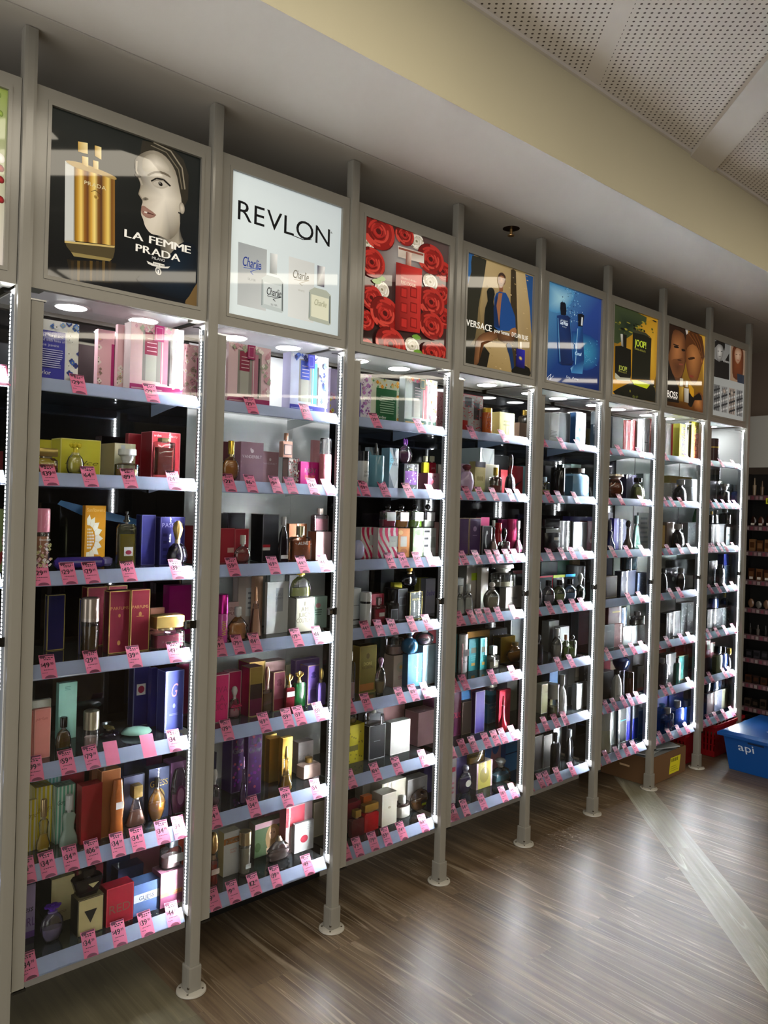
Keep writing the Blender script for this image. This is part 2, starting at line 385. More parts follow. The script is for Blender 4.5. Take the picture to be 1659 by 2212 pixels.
ORD = ('top', 'second', 'third', 'fourth', 'fifth', 'sixth', 'bottom')
PNAME = ('cut-off', 'portrait', 'white', 'roses', 'beach', 'underwater', 'yellow', 'couple', 'monochrome')
CLAB = ('white cabinet cut off by the picture edge before the portrait-poster one', 'white cabinet under the dark poster of a woman and a gold bottle',
        'white cabinet with pale back board under the white lit poster', 'white cabinet under the poster of red roses', 'white cabinet under the poster of a woman in a blue shirt',
        'white cabinet under the blue underwater bottle poster', 'white cabinet under the yellow poster with black bottles', 'white cabinet under the poster of a couple touching heads',
        'white end cabinet under the monochrome portraits poster')
SHELVES = {}
CABS = []
for i in range(9):
    X = (i-1)*PITCH; cab = empty('display_cabinet', (X, 0, 0)); CABS.append(cab)
    tag(cab, CLAB[i], 'display cabinet', 'lit perfume cabinets in a row')
    # ---- post with sleeve and flange
    px = PITCH+.006
    mb = MB(); mb.loft([(.01, .0165, .0165), (H-.004, .0165, .0165)], n=14, seg=20, ctr=(px, 0), smooth=False); post = mb.build('post', M_FRAME, cab)
    mb = MB(); mb.loft([(.008, .0215, .0215), (.078, .0215, .0215), (.082, .0205, .0205)], n=14, seg=20, ctr=(px, 0), smooth=False); mb.build('post_sleeve', M_FRAME, post)
    mb = MB(); mb.lathe([(.044, .0005), (.045, .002), (.044, .006), (.041, .0075)], ctr=(px, 0), seg=40, col=lin('a5a196'))
    for a in (.7, 2.4, 3.9, 5.6): mb.lathe([(.0034, .0072), (.0034, .0079)], ctr=(px+.034*cos(a), .034*sin(a)), seg=10, col=lin('4a4238'))
    mb.lathe([(.004, .02), (.004, .024)], ctr=(px-.02, -.018), seg=8, col=lin('3a3228')); mb.build('base_flange', M_PLAST, post)
    # ---- light box
    mb = MB(); x0, x1, z0, z1 = .024, PITCH-.012, 2.008, 2.528; a0, a1, b0, b1 = .063, .497, 2.047, 2.487
    for q in ((x0, z0, a0, z1), (a1, z0, x1, z1), (a0, b1, a1, z1), (a0, z0, a1, b0)): mb.box(q[0], -.006, q[1], q[2], .012 if q[1] == z0 and q[3] < 2.1 else .05, q[3])
    mb.box(x0, .012, 2.024, x1, .30, 2.030); mb.box(x0, .05, z1-.006, x1, .30, z1); mb.box(x0, .30, z0, x1, .306, z1)
    for q in ((.054, 2.037, a0, 2.497), (a1, 2.037, .506, 2.497), (a0, b1, a1, 2.497), (a0, 2.037, a1, b0)): mb.box(q[0], -.0085, q[1], q[2], -.006, q[3])
    lb = mb.build('light_box_frame', M_FRAME, cab)
    # ---- canopy and downlights
    mb = MB(); mb.box(.024, .013, 2.020, PITCH-.012, .30, 2.0235)
    can = mb.build('canopy', M_FRAME2, cab)
    for lx in (.195, .415):
        mb = MB(); mb.lathe([(.046, 2.0165), (.052, 2.0195)], ctr=(lx, .176), seg=32); dl = mb.build('downlight', M_FRAME2, cab)
        mb = MB(); mb.lathe([(.041, 2.0152), (.043, 2.0164)], ctr=(lx, .176), seg=32); mb.build('lens', M_DL, dl)
    # ---- back board (the boards are set a little along from the doors)
    WB = {2: 1, 7: 2, 8: 2}; mb = MB(); ws = .176 if i == 3 else .101
    mb.box(.001, .308, .195, ws, .314, 2.004, m=WB.get(i-1, 0)); mb.box(ws+.002, .308, .195, PITCH, .314, 2.004, m=WB.get(i, 0))
    if i in (7, 8): mb.box(.3, .3066, .25, .303, .308, 1.78, m=0)
    mb.build('back_board', [M_BACKB, M_BACKW, M_BACKG], cab)
    if i == 8:
        mb = MB(); mb.box(PITCH+.0235, .03, .2, PITCH+.0275, .3075, 2.018); mb.box(PITCH+.001, .308, .195, PITCH+.03, .314, 2.004); mb.build('end_panel', M_BACKG, cab)
    # ---- side jamb that carries the LED strip
    mb = MB(); mb.box(PITCH-.0125, .0005, .23, PITCH-.0108, .036, 2.0); mb.build('side_jamb', M_FRAME2, cab)
    mb = MB(); mb.box(PITCH-.0185, .004, .262, PITCH-.0126, .017, 1.985); mb.build('led_strip', M_LED, cab)
    mb = MB(); mb.tube([(PITCH-.016, .012, 1.985), (PITCH-.018, .03, 1.995), (PITCH-.02, .06, 2.0)], .0015); mb.build('led_cable', M_LOCK, cab)
    # ---- shelves
    for k, z in enumerate(ZS):
        r0 = .024; r1 = PITCH-.0195
        mb = MB(); mb.box(r0, .027, z-.006, r1, .296, z); sh = mb.build('glass_shelf', M_SHELF, cab)
        mb = MB()
        for q in (((r0, .0262, z+.0015), (r1, .0262, z+.0015), (r1, .004, z-.033), (r0, .004, z-.033)),): mb.face([q[3], q[2], q[1], q[0]]); 
        mb.face([(r0, .0268, z+.0015), (r1, .0268, z+.0015), (r1, .0262, z+.0015), (r0, .0262, z+.0015)][::-1])
        mb.face([(r0, .0268, z+.0015), (r1, .0268, z+.0015), (r1, .0268, z-.033), (r0, .0268, z-.033)])
        mb.face([(r0, .004, z-.033), (r1, .004, z-.033), (r1, .0268, z-.033), (r0, .0268, z-.033)])
        mb.tube([(r0, .0065, z-.0335), (r1, .0065, z-.0335)], .0028, seg=8); mb.build('ticket_rail', M_RAIL, sh)
        for bx in (PITCH-.03,):
            mb = MB(); P = [(.30, z-.045), (.30, z-.007), (.05, z-.007), (.05, z-.012), (.2, z-.03)]
            for d in (-.0015, .0015): mb.face([(bx+d, y, zz) for y, zz in (P if d < 0 else P[::-1])])
            for j in range(5):
                (ya, za), (yb, zb) = P[j], P[(j+1) % 5]; mb.face([(bx-.0015, ya, za), (bx+.0015, ya, za), (bx+.0015, yb, zb), (bx-.0015, yb, zb)])
            mb.build('bracket', M_FRAME2 if i in (2, 6, 7, 8) else M_RAIL, sh)
    # ---- door: stile, glass, lock
    mb = MB(); mb.box(.026, -.008, .205, .0565, .006, 1.975); mb.box(.0235, -.004, .205, .026, .004, 1.975)
    door = mb.build('door_stile', M_FRAME, cab)
    mb = MB(); mb.face([(.0565, -.003, .215), (PITCH-.018, -.003, .215), (PITCH-.018, -.003, 1.972), (.0565, -.003, 1.972)]); mb.build('door_glass', M_DOORG, door)
    mb = MB(); mb.box(.022, -.01, 1.976, .062, .002, 1.980); mb.build('hinge', M_CHROME, door)
    mb = MB(); mb.box(.03, -.007, .195, .062, .003, .201); mb.build('hinge', M_LOCK, door)
    mb = MB(); mb.box(.495, -.001, 1.092, PITCH-.0125, .012, 1.116); mb.lathe([(.0095, 1.094), (.0095, 1.114)], ctr=(.495, -.001), seg=16); lk = mb.build('lock', M_LOCK, door)
    mb = MB(); mb.loft([(1.0985, .006, .0015), (1.1095, .006, .0015)], ctr=(.495, -.0105), seg=12); mb.build('key_barrel', M_CHROME, lk)
# ================================================================ printed posters in the light boxes
def smooth(P, k=4):
    o = []; n = len(P)
    for i in range(n):
        p0, p1, p2, p3 = P[i-1], P[i], P[(i+1) % n], P[(i+2) % n]
        for j in range(k):
            t = j/k
            o.append(tuple(.5*((2*p1[a])+(-p0[a]+p2[a])*t+(2*p0[a]-5*p1[a]+4*p2[a]-p3[a])*t*t+(-p0[a]+3*p1[a]-3*p2[a]+p3[a])*t**3) for a in (0, 1)))
    return o
def mixc(a, b, t): return tuple(x+(y-x)*t for x, y in zip(a, b))
class Art:
    """a flat print: shapes are given in a crop of the photograph and laid on the poster's own plane"""
    def __init__(s, i, ox, oy, sc_):
        s.i = i; s.o = (ox, oy, sc_); s.mb = MB(); s.n = 0; s.X = (i-1)*PITCH
        s.x0, s.x1, s.z0, s.z1 = s.X+.063, s.X+.497, 2.047, 2.487
    def y(s): s.n += 1; return .0015-.00002*s.n
    def pt(s, u, v):
        q = hit(s.o[0]+u/s.o[2], s.o[1]+v/s.o[2], 1, 0); return (min(max(q[0], s.x0), s.x1), min(max(q[2], s.z0), s.z1))
    def bg(s, c00, c10=None, c11=None, c01=None):
        y = s.y(); cs = [lin(c) for c in (c00, c10 or c00, c11 or c00, c01 or c00)]
        s.mb.face([(s.x0, y, s.z0), (s.x1, y, s.z0), (s.x1, y, s.z1), (s.x0, y, s.z1)], cs)
    def p(s, P, col, k=0):
        if k: P = smooth(P, k)
        y = s.y(); Q = [s.pt(*q) for q in P]
        if isinstance(col, (list, tuple)): col = [lin(c) for c in col]
        else: col = lin(col)
        a = sum(Q[i][0]*Q[(i+1) % len(Q)][1]-Q[(i+1) % len(Q)][0]*Q[i][1] for i in range(len(Q)))
        Q = [(q[0], y, q[1]) for q in Q]
        if a < 0:
            Q = Q[::-1]
            if isinstance(col, list): col = col[::-1]
        s.mb.face(Q, col)
    def fan(s, P, cc, ce, ctr=None, k=3):
        """soft-edged shape: centre colour fading to edge colour"""
        if k: P = smooth(P, k)
        y = s.y(); Q = [s.pt(*q) for q in P]; cc, ce = lin(cc), lin(ce)
        if ctr: c = s.pt(*ctr)
        else: c = (sum(q[0] for q in Q)/len(Q), sum(q[1] for q in Q)/len(Q))
        a = sum(Q[i][0]*Q[(i+1) % len(Q)][1]-Q[(i+1) % len(Q)][0]*Q[i][1] for i in range(len(Q)))
        if a < 0: Q = Q[::-1]
        for i in range(len(Q)):
            q, r = Q[i], Q[(i+1) % len(Q)]
            s.mb.face([(c[0], y, c[1]), (q[0], y, q[1]), (r[0], y, r[1])], [cc, ce, ce])
    def fanv(s, P, cols, cc, ctr, k=2):
        n = len(P); Q0 = smooth(P, k); L_ = [lin(c) for c in cols]; cs = []
        for i in range(n):
            for j in range(k): cs.append(mixc(L_[i], L_[(i+1) % n], j/k))
        y = s.y(); Q = [s.pt(*q) for q in Q0]; c = s.pt(*ctr); cc = lin(cc)
        a = sum(Q[i][0]*Q[(i+1) % len(Q)][1]-Q[(i+1) % len(Q)][0]*Q[i][1] for i in range(len(Q)))
        if a < 0: Q = Q[::-1]; cs = cs[::-1]
        for i in range(len(Q)):
            j = (i+1) % len(Q); q, r = Q[i], Q[j]; s.mb.face([(c[0], y, c[1]), (q[0], y, q[1]), (r[0], y, r[1])], [cc, cs[i], cs[j]])
    def e(s, u, v, ru, rv, cc, ce=None, n=20, rot=0):
        P = []
        for i in range(n):
            a = 2*pi*i/n; x, y = ru*cos(a), rv*sin(a); P.append((u+x*cos(rot)-y*sin(rot), v+x*sin(rot)+y*cos(rot)+.42*(x*cos(rot)-y*sin(rot))))
        if ce: s.fan(P, cc, ce, (u, v), 0)
        else: s.p(P, cc)
    def ln(s, P, wd, col):
        for a, b in zip(P, P[1:]):
            dx_, dy_ = b[0]-a[0], b[1]-a[1]; L_ = math.hypot(dx_, dy_) or 1; nx_, ny_ = -dy_/L_*wd/2, dx_/L_*wd/2
            s.p([(a[0]+nx_, a[1]+ny_), (b[0]+nx_, b[1]+ny_), (b[0]-nx_, b[1]-ny_), (a[0]-nx_, a[1]-ny_)], col)
    def t(s, txt, u0, v0, u1, v1, h, col, bold=0, shear=0):
        """from lower left (u0,v0) to lower right (u1,v1), cap height h in metres"""
        a, b = s.pt(u0, v0), s.pt(u1, v1); y = s.y()
        text(s.mb, txt, (a[0], y, a[1]), (1, 0, 0), (0, 0, 1), h, lin(col), fit=b[0]-a[0], bold=bold, shear=shear)
    def done(s, mat):
        o = s.mb.build('poster', mat, CABS[s.i])
        for v in o.data.vertices: v.co.x -= s.X
        frame = [c for c in CABS[s.i].children if c.name.startswith('light_box')][0]; o.parent = frame
        return o
def skinhead(A, P, face, shade): A.fan(P, face, shade)

# --- 0 sliver of a floral poster
A = Art(0, 0, 0, 3.252); A.bg('c9cfc4', 'd8cfc8', '8a9a4a', '7c9040')
for j in range(14): A.e(-60+random.uniform(0, 80), 640+j*12, 18, 22, "9db552", "5c7030")
for v in (1180, 1260, 1400): A.e(5, v, 26, 26, 'b0282c', '5a1014')
A.e(5, 1110, 30, 34, 'f2f0ea', 'c9c5bd'); A.done(M_POST)

# --- 1 woman's face and gold bottle
A = Art(1, 0, 0, 3.252); A.bg('060709', '0b1018', '161a18', '1a1e1b')
A.p([(470, 1820), (820, 1850), (790, 1990), (500, 1960)], '1c160c')
for j in range(7): A.p([(500+j*44, 1830), (520+j*44, 1833), (516+j*44, 1975), (500+j*44, 1970)], '57431c' if j % 2 else '2e2210')
A.p([(459, 1128), (528, 1140), (530, 1700), (455, 1690)], ['b9bdb8', '8f9490', '9fa09c', 'c4c6c2'])
A.p([(462, 1150), (520, 1160), (516, 1688), (455, 1680)], 'c2c5c3')
g = ['6b4a12', 'b98a2c', 'e6c86a', '8a5a1c', '5e3418', 'c89a3c', 'e9d27e', '7a5020', '4c2c1a', 'b58a3a', 'e2c668', '6e4418', '8c6426']
for j in range(len(g)-1):
    a, b = j/(len(g)-1), (j+1)/(len(g)-1)
    u0, u1 = 524+a*284, 524+b*284; s0 = 1165+a*95; s1 = 1165+b*95; e0 = 1690+a*35; e1 = 1690+b*35
    A.p([(u0, s0), (u1, s1), (u1, e1), (u0, e0)], [g[j], g[j+1], g[j+1], g[j]])
A.p([(462, 1128), (560, 1140), (700, 1190), (808, 1240), (806, 1262), (690, 1222), (540, 1180)], 'a98d52', 3)
A.p([(455, 1690), (520, 1700), (810, 1725), (806, 1770), (795, 1815), (600, 1800), (500, 1770), (468, 1730)], '4a4028', 0)
A.p([(455, 1690), (808, 1728), (804, 1740), (455, 1704)], 'c2ab6c'); A.p([(500, 1770), (790, 1818), (770, 1835), (520, 1800)], '8a7a4a')
for q in (((549, 992), (617, 1004), (617, 1082), (549, 1064)), ((578, 1095), (621, 1105), (621, 1172), (578, 1152)), ((667, 1020), (713, 1034), (713, 1122), (667, 1094)), ((655, 1124), (692, 1134), (692, 1192), (655, 1182))):
    A.p(q, ['caa452', 'f2e2a8', 'e0c888', 'a88438'])
A.t('PRADA', 594, 1292, 745, 1332, .010, 'd9cfa4'); A.e(676, 1385, 16, 14, '6b4a12', 'c0a050')
A.ln([(640, 1345), (670, 1335), (712, 1370)], 4, '4a3414')
# hair, neck, face
A.p([(1000, 985), (1100, 975), (1210, 1040), (1290, 1120), (1326, 1230), (1322, 1400), (1296, 1452), (1255, 1420), (1240, 1240), (1150, 1090), (1040, 1075), (985, 1080)], ['2c281f']*12)
A.ln([(1080, 1000), (1200, 1060), (1280, 1180), (1300, 1330)], 9, '8a8270'); A.ln([(1060, 1020), (1170, 1070), (1255, 1190), (1280, 1330)], 7, '6f6756')
A.fan([(1120, 1600), (1262, 1480), (1262, 1600), (1300, 1710), (1390, 1790), (1385, 1900), (1180, 1900), (1120, 1700)], 'a39c8c', '3c3a36', k=2)
A.fan([(1190, 1790), (1290, 1700), (1392, 1770), (1392, 2100), (1100, 2050), (960, 1960), (1080, 1890)], '0e2132', '081019')
A.p([(1330, 2080), (1392, 1990), (1392, 2150), (1300, 2130)], '6a5432', 2)
FP = [(950, 1120), (1000, 1075), (1080, 1056), (1165, 1100), (1232, 1200), (1262, 1330), (1276, 1420), (1262, 1500), (1262, 1600), (1200, 1680), (1120, 1655), (1062, 1640), (1022, 1592), (1006, 1540), (992, 1505), (994, 1450), (1002, 1412), (976, 1362), (988, 1300), (968, 1240), (948, 1170)]
A.fanv(FP, ['4c463c', '6c6558', '8d8576', '8a8272', '8a8272', 'a09888', 'b8b0a0', 'b0a898', '8a8272', '6a6356', 'c0b8a8', 'cfc7b8', 'cfc7b8', 'c4bcac', 'b8ae9e', 'b8ae9e', 'b0a696', 'a8a090', '8c8474', '5c5549', '3f3a32'], 'e2dbce', (1160, 1390), 3)
A.fanv([(1010, 1110), (1080, 1080), (1150, 1120), (1190, 1200), (1100, 1200), (1010, 1200)], ['8d8576', '9a9282', '9a9282', 'b0a898', 'bcb4a4', '8a8272'], 'dcd5c8', (1100, 1150), 3)
A.ln([(962, 1130), (958, 1200), (985, 1262), (1000, 1300)], 12, 'a39b8c')
A.e(1278, 1462, 20, 40, 'cfc6b6', '8c8476'); A.e(1258, 1495, 6, 6, '1c1a18')
A.fan([(1052, 1270), (1090, 1240), (1150, 1250), (1195, 1295), (1150, 1325), (1090, 1315)], '6a6258', 'b8b0a2')
A.p([(1076, 1286), (1100, 1270), (1146, 1274), (1176, 1302), (1140, 1314), (1098, 1306)], 'b9b2a6', 2)
A.e(1128, 1292, 15, 15, '1a1512'); A.e(1124, 1285, 3, 4, 'dddad4')
A.ln([(1062, 1272), (1100, 1252), (1150, 1262), (1198, 1308)], 11, '14110e')
A.p([(1036, 1226), (1080, 1204), (1130, 1202), (1182, 1224), (1200, 1250), (1150, 1224), (1090, 1216), (1046, 1236)], '6a6152', 2)
A.p([(948, 1222), (980, 1228), (994, 1244), (962, 1246)], '4c463c', 2)
A.fan([(1000, 1395), (1022, 1384), (1046, 1398), (1030, 1408), (1008, 1408)], '2c2622', '8d8576', k=2)
A.ln([(990, 1310), (975, 1362), (1004, 1408)], 7, '8a8070')
A.fan([(994, 1450), (1012, 1446), (1038, 1464), (1098, 1510), (1058, 1534), (1022, 1524), (994, 1494)], 'a07a6e', '8c6a5e', k=2)
A.p([(1000, 1482), (1040, 1490), (1096, 1514), (1040, 1502)], '4a2824'); A.p([(1014, 1482), (1036, 1490), (1032, 1498), (1014, 1494)], 'd8d0c6')
A.t('LA FEMME', 876, 1662, 1338, 1782, .0215, 'f2efe8', .025); A.t('PRADA', 955, 1762, 1264, 1838, .0205, 'f2efe8', .025)
A.t('MILANO', 1068, 1818, 1158, 1842, .0075, 'd5d5d5')
A.p([(1030, 1832), (1075, 1852), (1075, 1838), (1155, 1858), (1155, 1874), (1195, 1872), (1180, 1886), (1140, 1884), (1068, 1866), (1040, 1852)], 'dddcd6'); A.t('DAL 1913', 1082, 1857, 1150, 1874, .004, '222222')
A.e(1112, 1905, 22, 26, 'c9c8c2'); A.e(1112, 1905, 14, 17, '3b4048'); A.p([(1095, 1878), (1112, 1868), (1130, 1886)], 'c9c8c2'); A.p([(1107, 1893), (1117, 1896), (1117, 1922), (1107, 1919)], 'dddddd')
A.done(M_POST)

# --- 2 white poster with two bottles
A = Art(2, 460, 300, 3.072); A.bg('d6e2e6', 'c4d2d8', 'ccd8de', 'dce8ec')
A.t('REVLON', 166, 530, 776, 712, .060, '0c0e10'); A.ln([(512, 632), (600, 668), (655, 668)], 5, '0c0e10'); A.t('&', 782, 625, 795, 630, .006, '222222')
def bottle2(A, u, v, s, capc, body, liq, tc, wd=150):
    A.p([(u+60*s, v), (u+60*s+50*s, v+12*s), (u+60*s+46*s, v+150*s), (u+57*s, v+138*s)], [capc, 'f0f2f2', capc, '8a9090'])
    A.p([(u+5, v+170*s), (u+40*s, v+150*s), (u+120*s, v+172*s), (u+wd*s, v+205*s), (u+wd*s, v+400*s), (u+(wd-12)*s, v+408*s), (u+8, v+372*s), (u-2, v+360*s)], body)
    A.p([(u+18*s, v+195*s), (u+(wd-14)*s, v+228*s), (u+(wd-18)*s, v+380*s), (u+16*s, v+345*s)], liq)
    A.ln([(u+(wd-6)*s, v+210*s), (u+(wd-8)*s, v+395*s)], 7*s, '5b6466'); A.ln([(u+6*s, v+180*s), (u+4*s, v+355*s)], 6*s, '7e8a8c')
A.p([(170, 682), (360, 735), (352, 1142), (163, 1098)], ['9aa0a4', 'a3a9ac', 'c3c8ca', 'b4babc'])
A.t('Charlie', 196, 838, 318, 872, .030, '3a55a8', .012, .25); A.ln([(205, 852), (260, 862), (325, 856), (250, 880), (268, 902)], 4, '3a55a8'); A.t('SILVER', 232, 934, 285, 948, .007, '7d8488')
bottle2(A, 322, 755, .98, 'b4bcbe', 'b7c2c4', 'c8d1d3', '222')
A.t('Charlie', 356, 1030, 452, 1058, .024, '2a3036', .012, .25); A.ln([(362, 1040), (400, 1050), (456, 1050), (400, 1064), (415, 1078)], 4, '2a3036'); A.t('SILVER', 385, 1103, 428, 1114, .006, '6a7276')
A.p([(505, 778), (675, 826), (668, 1222), (497, 1178)], ['d0d4d4', 'c8cccc', 'cdd2d2', 'd6dbdb'])
A.t('Charlie', 530, 918, 634, 948, .027, 'a09a8c', .01, .25); A.ln([(540, 932), (590, 942), (640, 940), (575, 958), (595, 975)], 4, 'a8a396'); A.t('WHITE', 565, 1008, 608, 1020, .006, 'a8a8a0')
bottle2(A, 636, 838, .98, '3a3350', 'a9b0a4', 'd7d9c4', '222')
A.t('Charlie', 672, 1100, 752, 1124, .020, 'b4b49a', .01, .25)
A.done(M_POSTB)

# --- 3 red roses
A = Art(3, 460, 300, 3.072); A.bg('200c0a', '3a1210', '5a4a48', '4a1814')
A.fan([(1120, 640), (1400, 700), (1420, 900), (1250, 950), (1100, 900)], 'a8a6a4', '6a5552')
def rose(u, v, r, base='c02c26', dark='4c0c0a', n=5, seed=0):
    rg = random.Random(seed+int(u)); A.e(u, v, r, r*1.12, base, dark, 24)
    for k in range(n):
        q = r*(1-.18*k)
        for j in range(5):
            a = j*2*pi/5+k*.63+rg.random()*.5; P = []
            for t in range(7): b = a+(t-3)*.22; P.append((u+q*cos(b), v+q*1.12*sin(b)+.3*q*cos(b)))
            for t in range(6, -1, -1): b = a+(t-3)*.22; m = q*(.76+.03*abs(t-3)); P.append((u+m*cos(b), v+m*1.12*sin(b)+.3*m*cos(b)))
            A.p(P, ['b83028', '8e1a16', 'c84438', '6e120f'][(k+j) % 4] if base[0] == 'c' else ['ece6da', 'd3ccbb', 'f6f2ea', 'b9b09c'][(k+j) % 4])
    A.e(u, v, r*.16, r*.18, dark)
for i_, (u, v, r) in enumerate([(1530, 880, 60), (1515, 1030, 62), (1535, 1190, 62), (1500, 1420, 62), (1010, 1200, 62), (1015, 1390, 60)]): rose(u, v, r, 'c02a26', '5a0e0c', 4, i_)
for u, v in ((1350, 680), (1120, 1000), (1440, 950), (1320, 1375), (1020, 690)): rose(u, v, 48, 'efe9dc', '8c8468', 3, 9)
for u, v in ((1080, 950), (1345, 1320), (1355, 1420), (1110, 930)): A.p([(u-30, v-12), (u+5, v-22), (u+34, v+6), (u+2, v+16)], '6f9a3a', 2)
for u, v, r in ((1095, 615, 108), (1268, 640, 62), (1440, 800, 88), (1048, 820, 88), (1045, 1055, 76), (1135, 1160, 98), (1440, 1085, 88), (1440, 1240, 82), (1170, 1365, 100), (1440, 1420, 62)): rose(u, v, r)
A.p([(1218, 712), (1392, 762), (1390, 830), (1218, 785)], ['d9cfc6', 'b9a89a', 'efe6dc', 'cabdb0'])
A.p([(1222, 720), (1386, 768), (1384, 780), (1222, 734)], '8c4a3c'); A.p([(1272, 752), (1308, 762), (1304, 850), (1268, 840)], ['8a4436', 'f0d8c8', 'd09a84', '6e2a20'])
A.p([(1205, 820), (1378, 868), (1362, 1292), (1196, 1268)], ['8c1a18', 'd23a34', 'b42622', '5c0e0e'])
A.p([(1240, 850), (1360, 882), (1350, 1285), (1228, 1268)], ['b02420', 'cf3a34', 'b52a24', '7a1614'])
for r_ in range(3):
    for c in range(2):
        u, v = 1235+c*64, 985+r_*100
        A.p([(u, v), (u+44, v+11), (u+43, v+78), (u-1, v+66)], '7c1412'); A.p([(u+6, v+8), (u+40, v+17), (u+39, v+70), (u+5, v+60)], 'b82a25')
A.t('Elizabeth Arden', 1238, 928, 1338, 954, .008, 'f0d8c4', 0, .2); A.t('RED DOOR', 1238, 962, 1335, 988, .012, 'f4e8da', .02)
A.done(M_POST)

# --- 4 woman in a blue shirt on rocks
A = Art(4, 990, 480, 4.879); A.bg('4a3d26', '8a7448', 'b09a6c', '9c8758')
A.p([(98, 320), (170, 345), (150, 480), (110, 640), (85, 720)], '2e67a4'); A.p([(150, 350), (300, 400), (250, 700), (215, 900), (180, 1220), (60, 1300), (75, 900), (100, 700), (140, 520)], '2a2a20', 2)
A.p([(300, 400), (560, 500), (560, 900), (540, 1300), (260, 1320), (230, 900)], ['c2ab7c', 'b19a6c', 'a38c5e', '94794a', '5c4a2c', '9e8758']); A.p([(558, 500), (612, 520), (620, 900), (640, 1200), (600, 1600), (560, 1200)], '3a2f1e', 2)
A.p([(610, 520), (710, 548), (760, 900), (765, 1300), (740, 1620), (640, 1560)], ['cbb486', 'c2a878', 'b59c6c', 'a88e5e', '7a6440', '9c8256'])
A.p([(708, 545), (790, 575), (775, 1200), (755, 900)], '1d4f8c'); A.p([(250, 1250), (540, 1290), (590, 1600), (300, 1540), (200, 1500)], ['b29a6a', 'b8a070', 'a08858', '9a8254', '6a5634'])
for j in range(70):
    rg = random.Random(j); u, v = rg.uniform(300, 740), rg.uniform(560, 1560); A.e(u, v, rg.uniform(4, 12), rg.uniform(3, 8), '9a8355' if j % 2 else 'c6b184', n=7)
A.p([(300, 730), (330, 690), (370, 700), (385, 760), (370, 840), (400, 1000), (440, 1180), (300, 1200), (272, 1060), (285, 900), (310, 830)], '10140f', 2)
A.p([(64, 1290), (150, 1290), (240, 1330), (300, 1540), (66, 1496)], '191a14'); A.p([(230, 1250), (330, 1380), (300, 1540), (220, 1510)], '191611')
A.fan([(190, 1240), (260, 1170), (380, 1150), (430, 1200), (360, 1250), (240, 1270), (215, 1480), (165, 1520), (175, 1350)], 'a8754a', '5c3a22', k=2)
A.fan([(430, 1150), (560, 1180), (600, 1200), (560, 1280), (420, 1240)], '7a5232', '4a2f1c', k=2); A.p([(505, 1290), (560, 1300), (590, 1560), (570, 1595), (540, 1420)], '10305c', 2)
A.p([(430, 640), (470, 650), (470, 730), (432, 740)], '8a5638'); A.p([(400, 750), (430, 730), (500, 745), (530, 800), (600, 1000), (605, 1120), (560, 1150), (420, 1140), (375, 1100), (380, 800)], ['1a4a8e']*10)
A.p([(405, 760), (440, 900), (440, 1120), (376, 1100), (372, 900)], '0e2c5c'); A.p([(425, 745), (465, 750), (450, 850), (430, 1100), (402, 880)], 'a06a48', 0)
A.fan([(415, 590), (430, 545), (465, 535), (495, 570), (497, 630), (475, 668), (440, 672), (418, 640)], 'c08a60', '6a4028'); A.p([(418, 580), (430, 540), (465, 532), (497, 570), (497, 620), (484, 580), (450, 560)], '3a2418', 2)
A.ln([(432, 598), (446, 600)], 6, '2c1a12'); A.ln([(468, 606), (482, 610)], 5, '2c1a12'); A.ln([(442, 642), (460, 646)], 7, '7a2c24')
A.p([(540, 1140), (600, 1110), (612, 1170), (560, 1200)], 'a06e48', 2)
A.p([(560, 1560), (640, 1500), (748, 1540), (745, 1635), (590, 1600)], '12120e', 2); A.p([(612, 1328), (702, 1350), (698, 1545), (606, 1520)], ['1a1a78', '2a2ab0', '14145c', '0c0c3c']); A.e(655, 1434, 18, 20, 'e8dca0', '8a6a2c'); A.p([(645, 1258), (668, 1262), (668, 1335), (645, 1330)], 'd8d2c4')
A.t('VERSACE', 82, 1086, 350, 1152, .026, 'f4f1ea', .02); A.t('pour femme', 380, 1158, 538, 1188, .016, 'f4f1ea', .02); A.t('DYLAN BLUE', 563, 1204, 733, 1240, .019, 'f4f1ea', .02)
A.done(M_POST)

# --- 5 underwater bottles
A = Art(5, 990, 480, 4.879); A.bg('123a7c', '0a1f5c', '2a4a9c', '5aa0d0')
A.fan([(930, 640), (1180, 690), (1220, 800), (1100, 950), (930, 900)], 'a8dcf0', '4a92c8'); A.fan([(1200, 1150), (1470, 1250), (1470, 1500), (1300, 1560), (1200, 1400)], '3fa2c8', '163f88')
for j in range(90):
    rg = random.Random(j+50); u, v = 1190+rg.gauss(0, 60), rg.uniform(690, 1050); A.e(u, v, rg.uniform(2, 7), rg.uniform(2, 6), ['bfe6f6', '1b3a68', '7cc0e4'][j % 3], n=7)
for j in range(40):
    rg = random.Random(j+5); A.e(rg.uniform(1220, 1470), rg.uniform(1250, 1520), rg.uniform(3, 13), rg.uniform(3, 10), '6ec4e2', '2465a4', n=9)
A.p([(1075, 850), (1105, 845), (1130, 862), (1135, 975), (1080, 975)], '0c1424', 2)
A.p([(1038, 985), (1070, 975), (1150, 985), (1180, 1010), (1215, 1470), (1195, 1510), (1090, 1505), (1058, 1480)], ['1c3a74', '28508c', '12285a', '0e1f48', '102a60', '0a1a3c', '0e2350', '1a3a74']); A.ln([(1048, 1010), (1070, 1470)], 8, '5a9ad0'); A.ln([(1176, 1020), (1206, 1460)], 6, '3a78b8')
A.t('DAVIDOFF', 1078, 1036, 1152, 1052, .007, 'c8dcee'); A.t('Cool Water', 1072, 1072, 1152, 1096, .018, 'f4faff', .02, .2); A.t('EAU', 1096, 1105, 1136, 1112, .006, 'c8dcee')
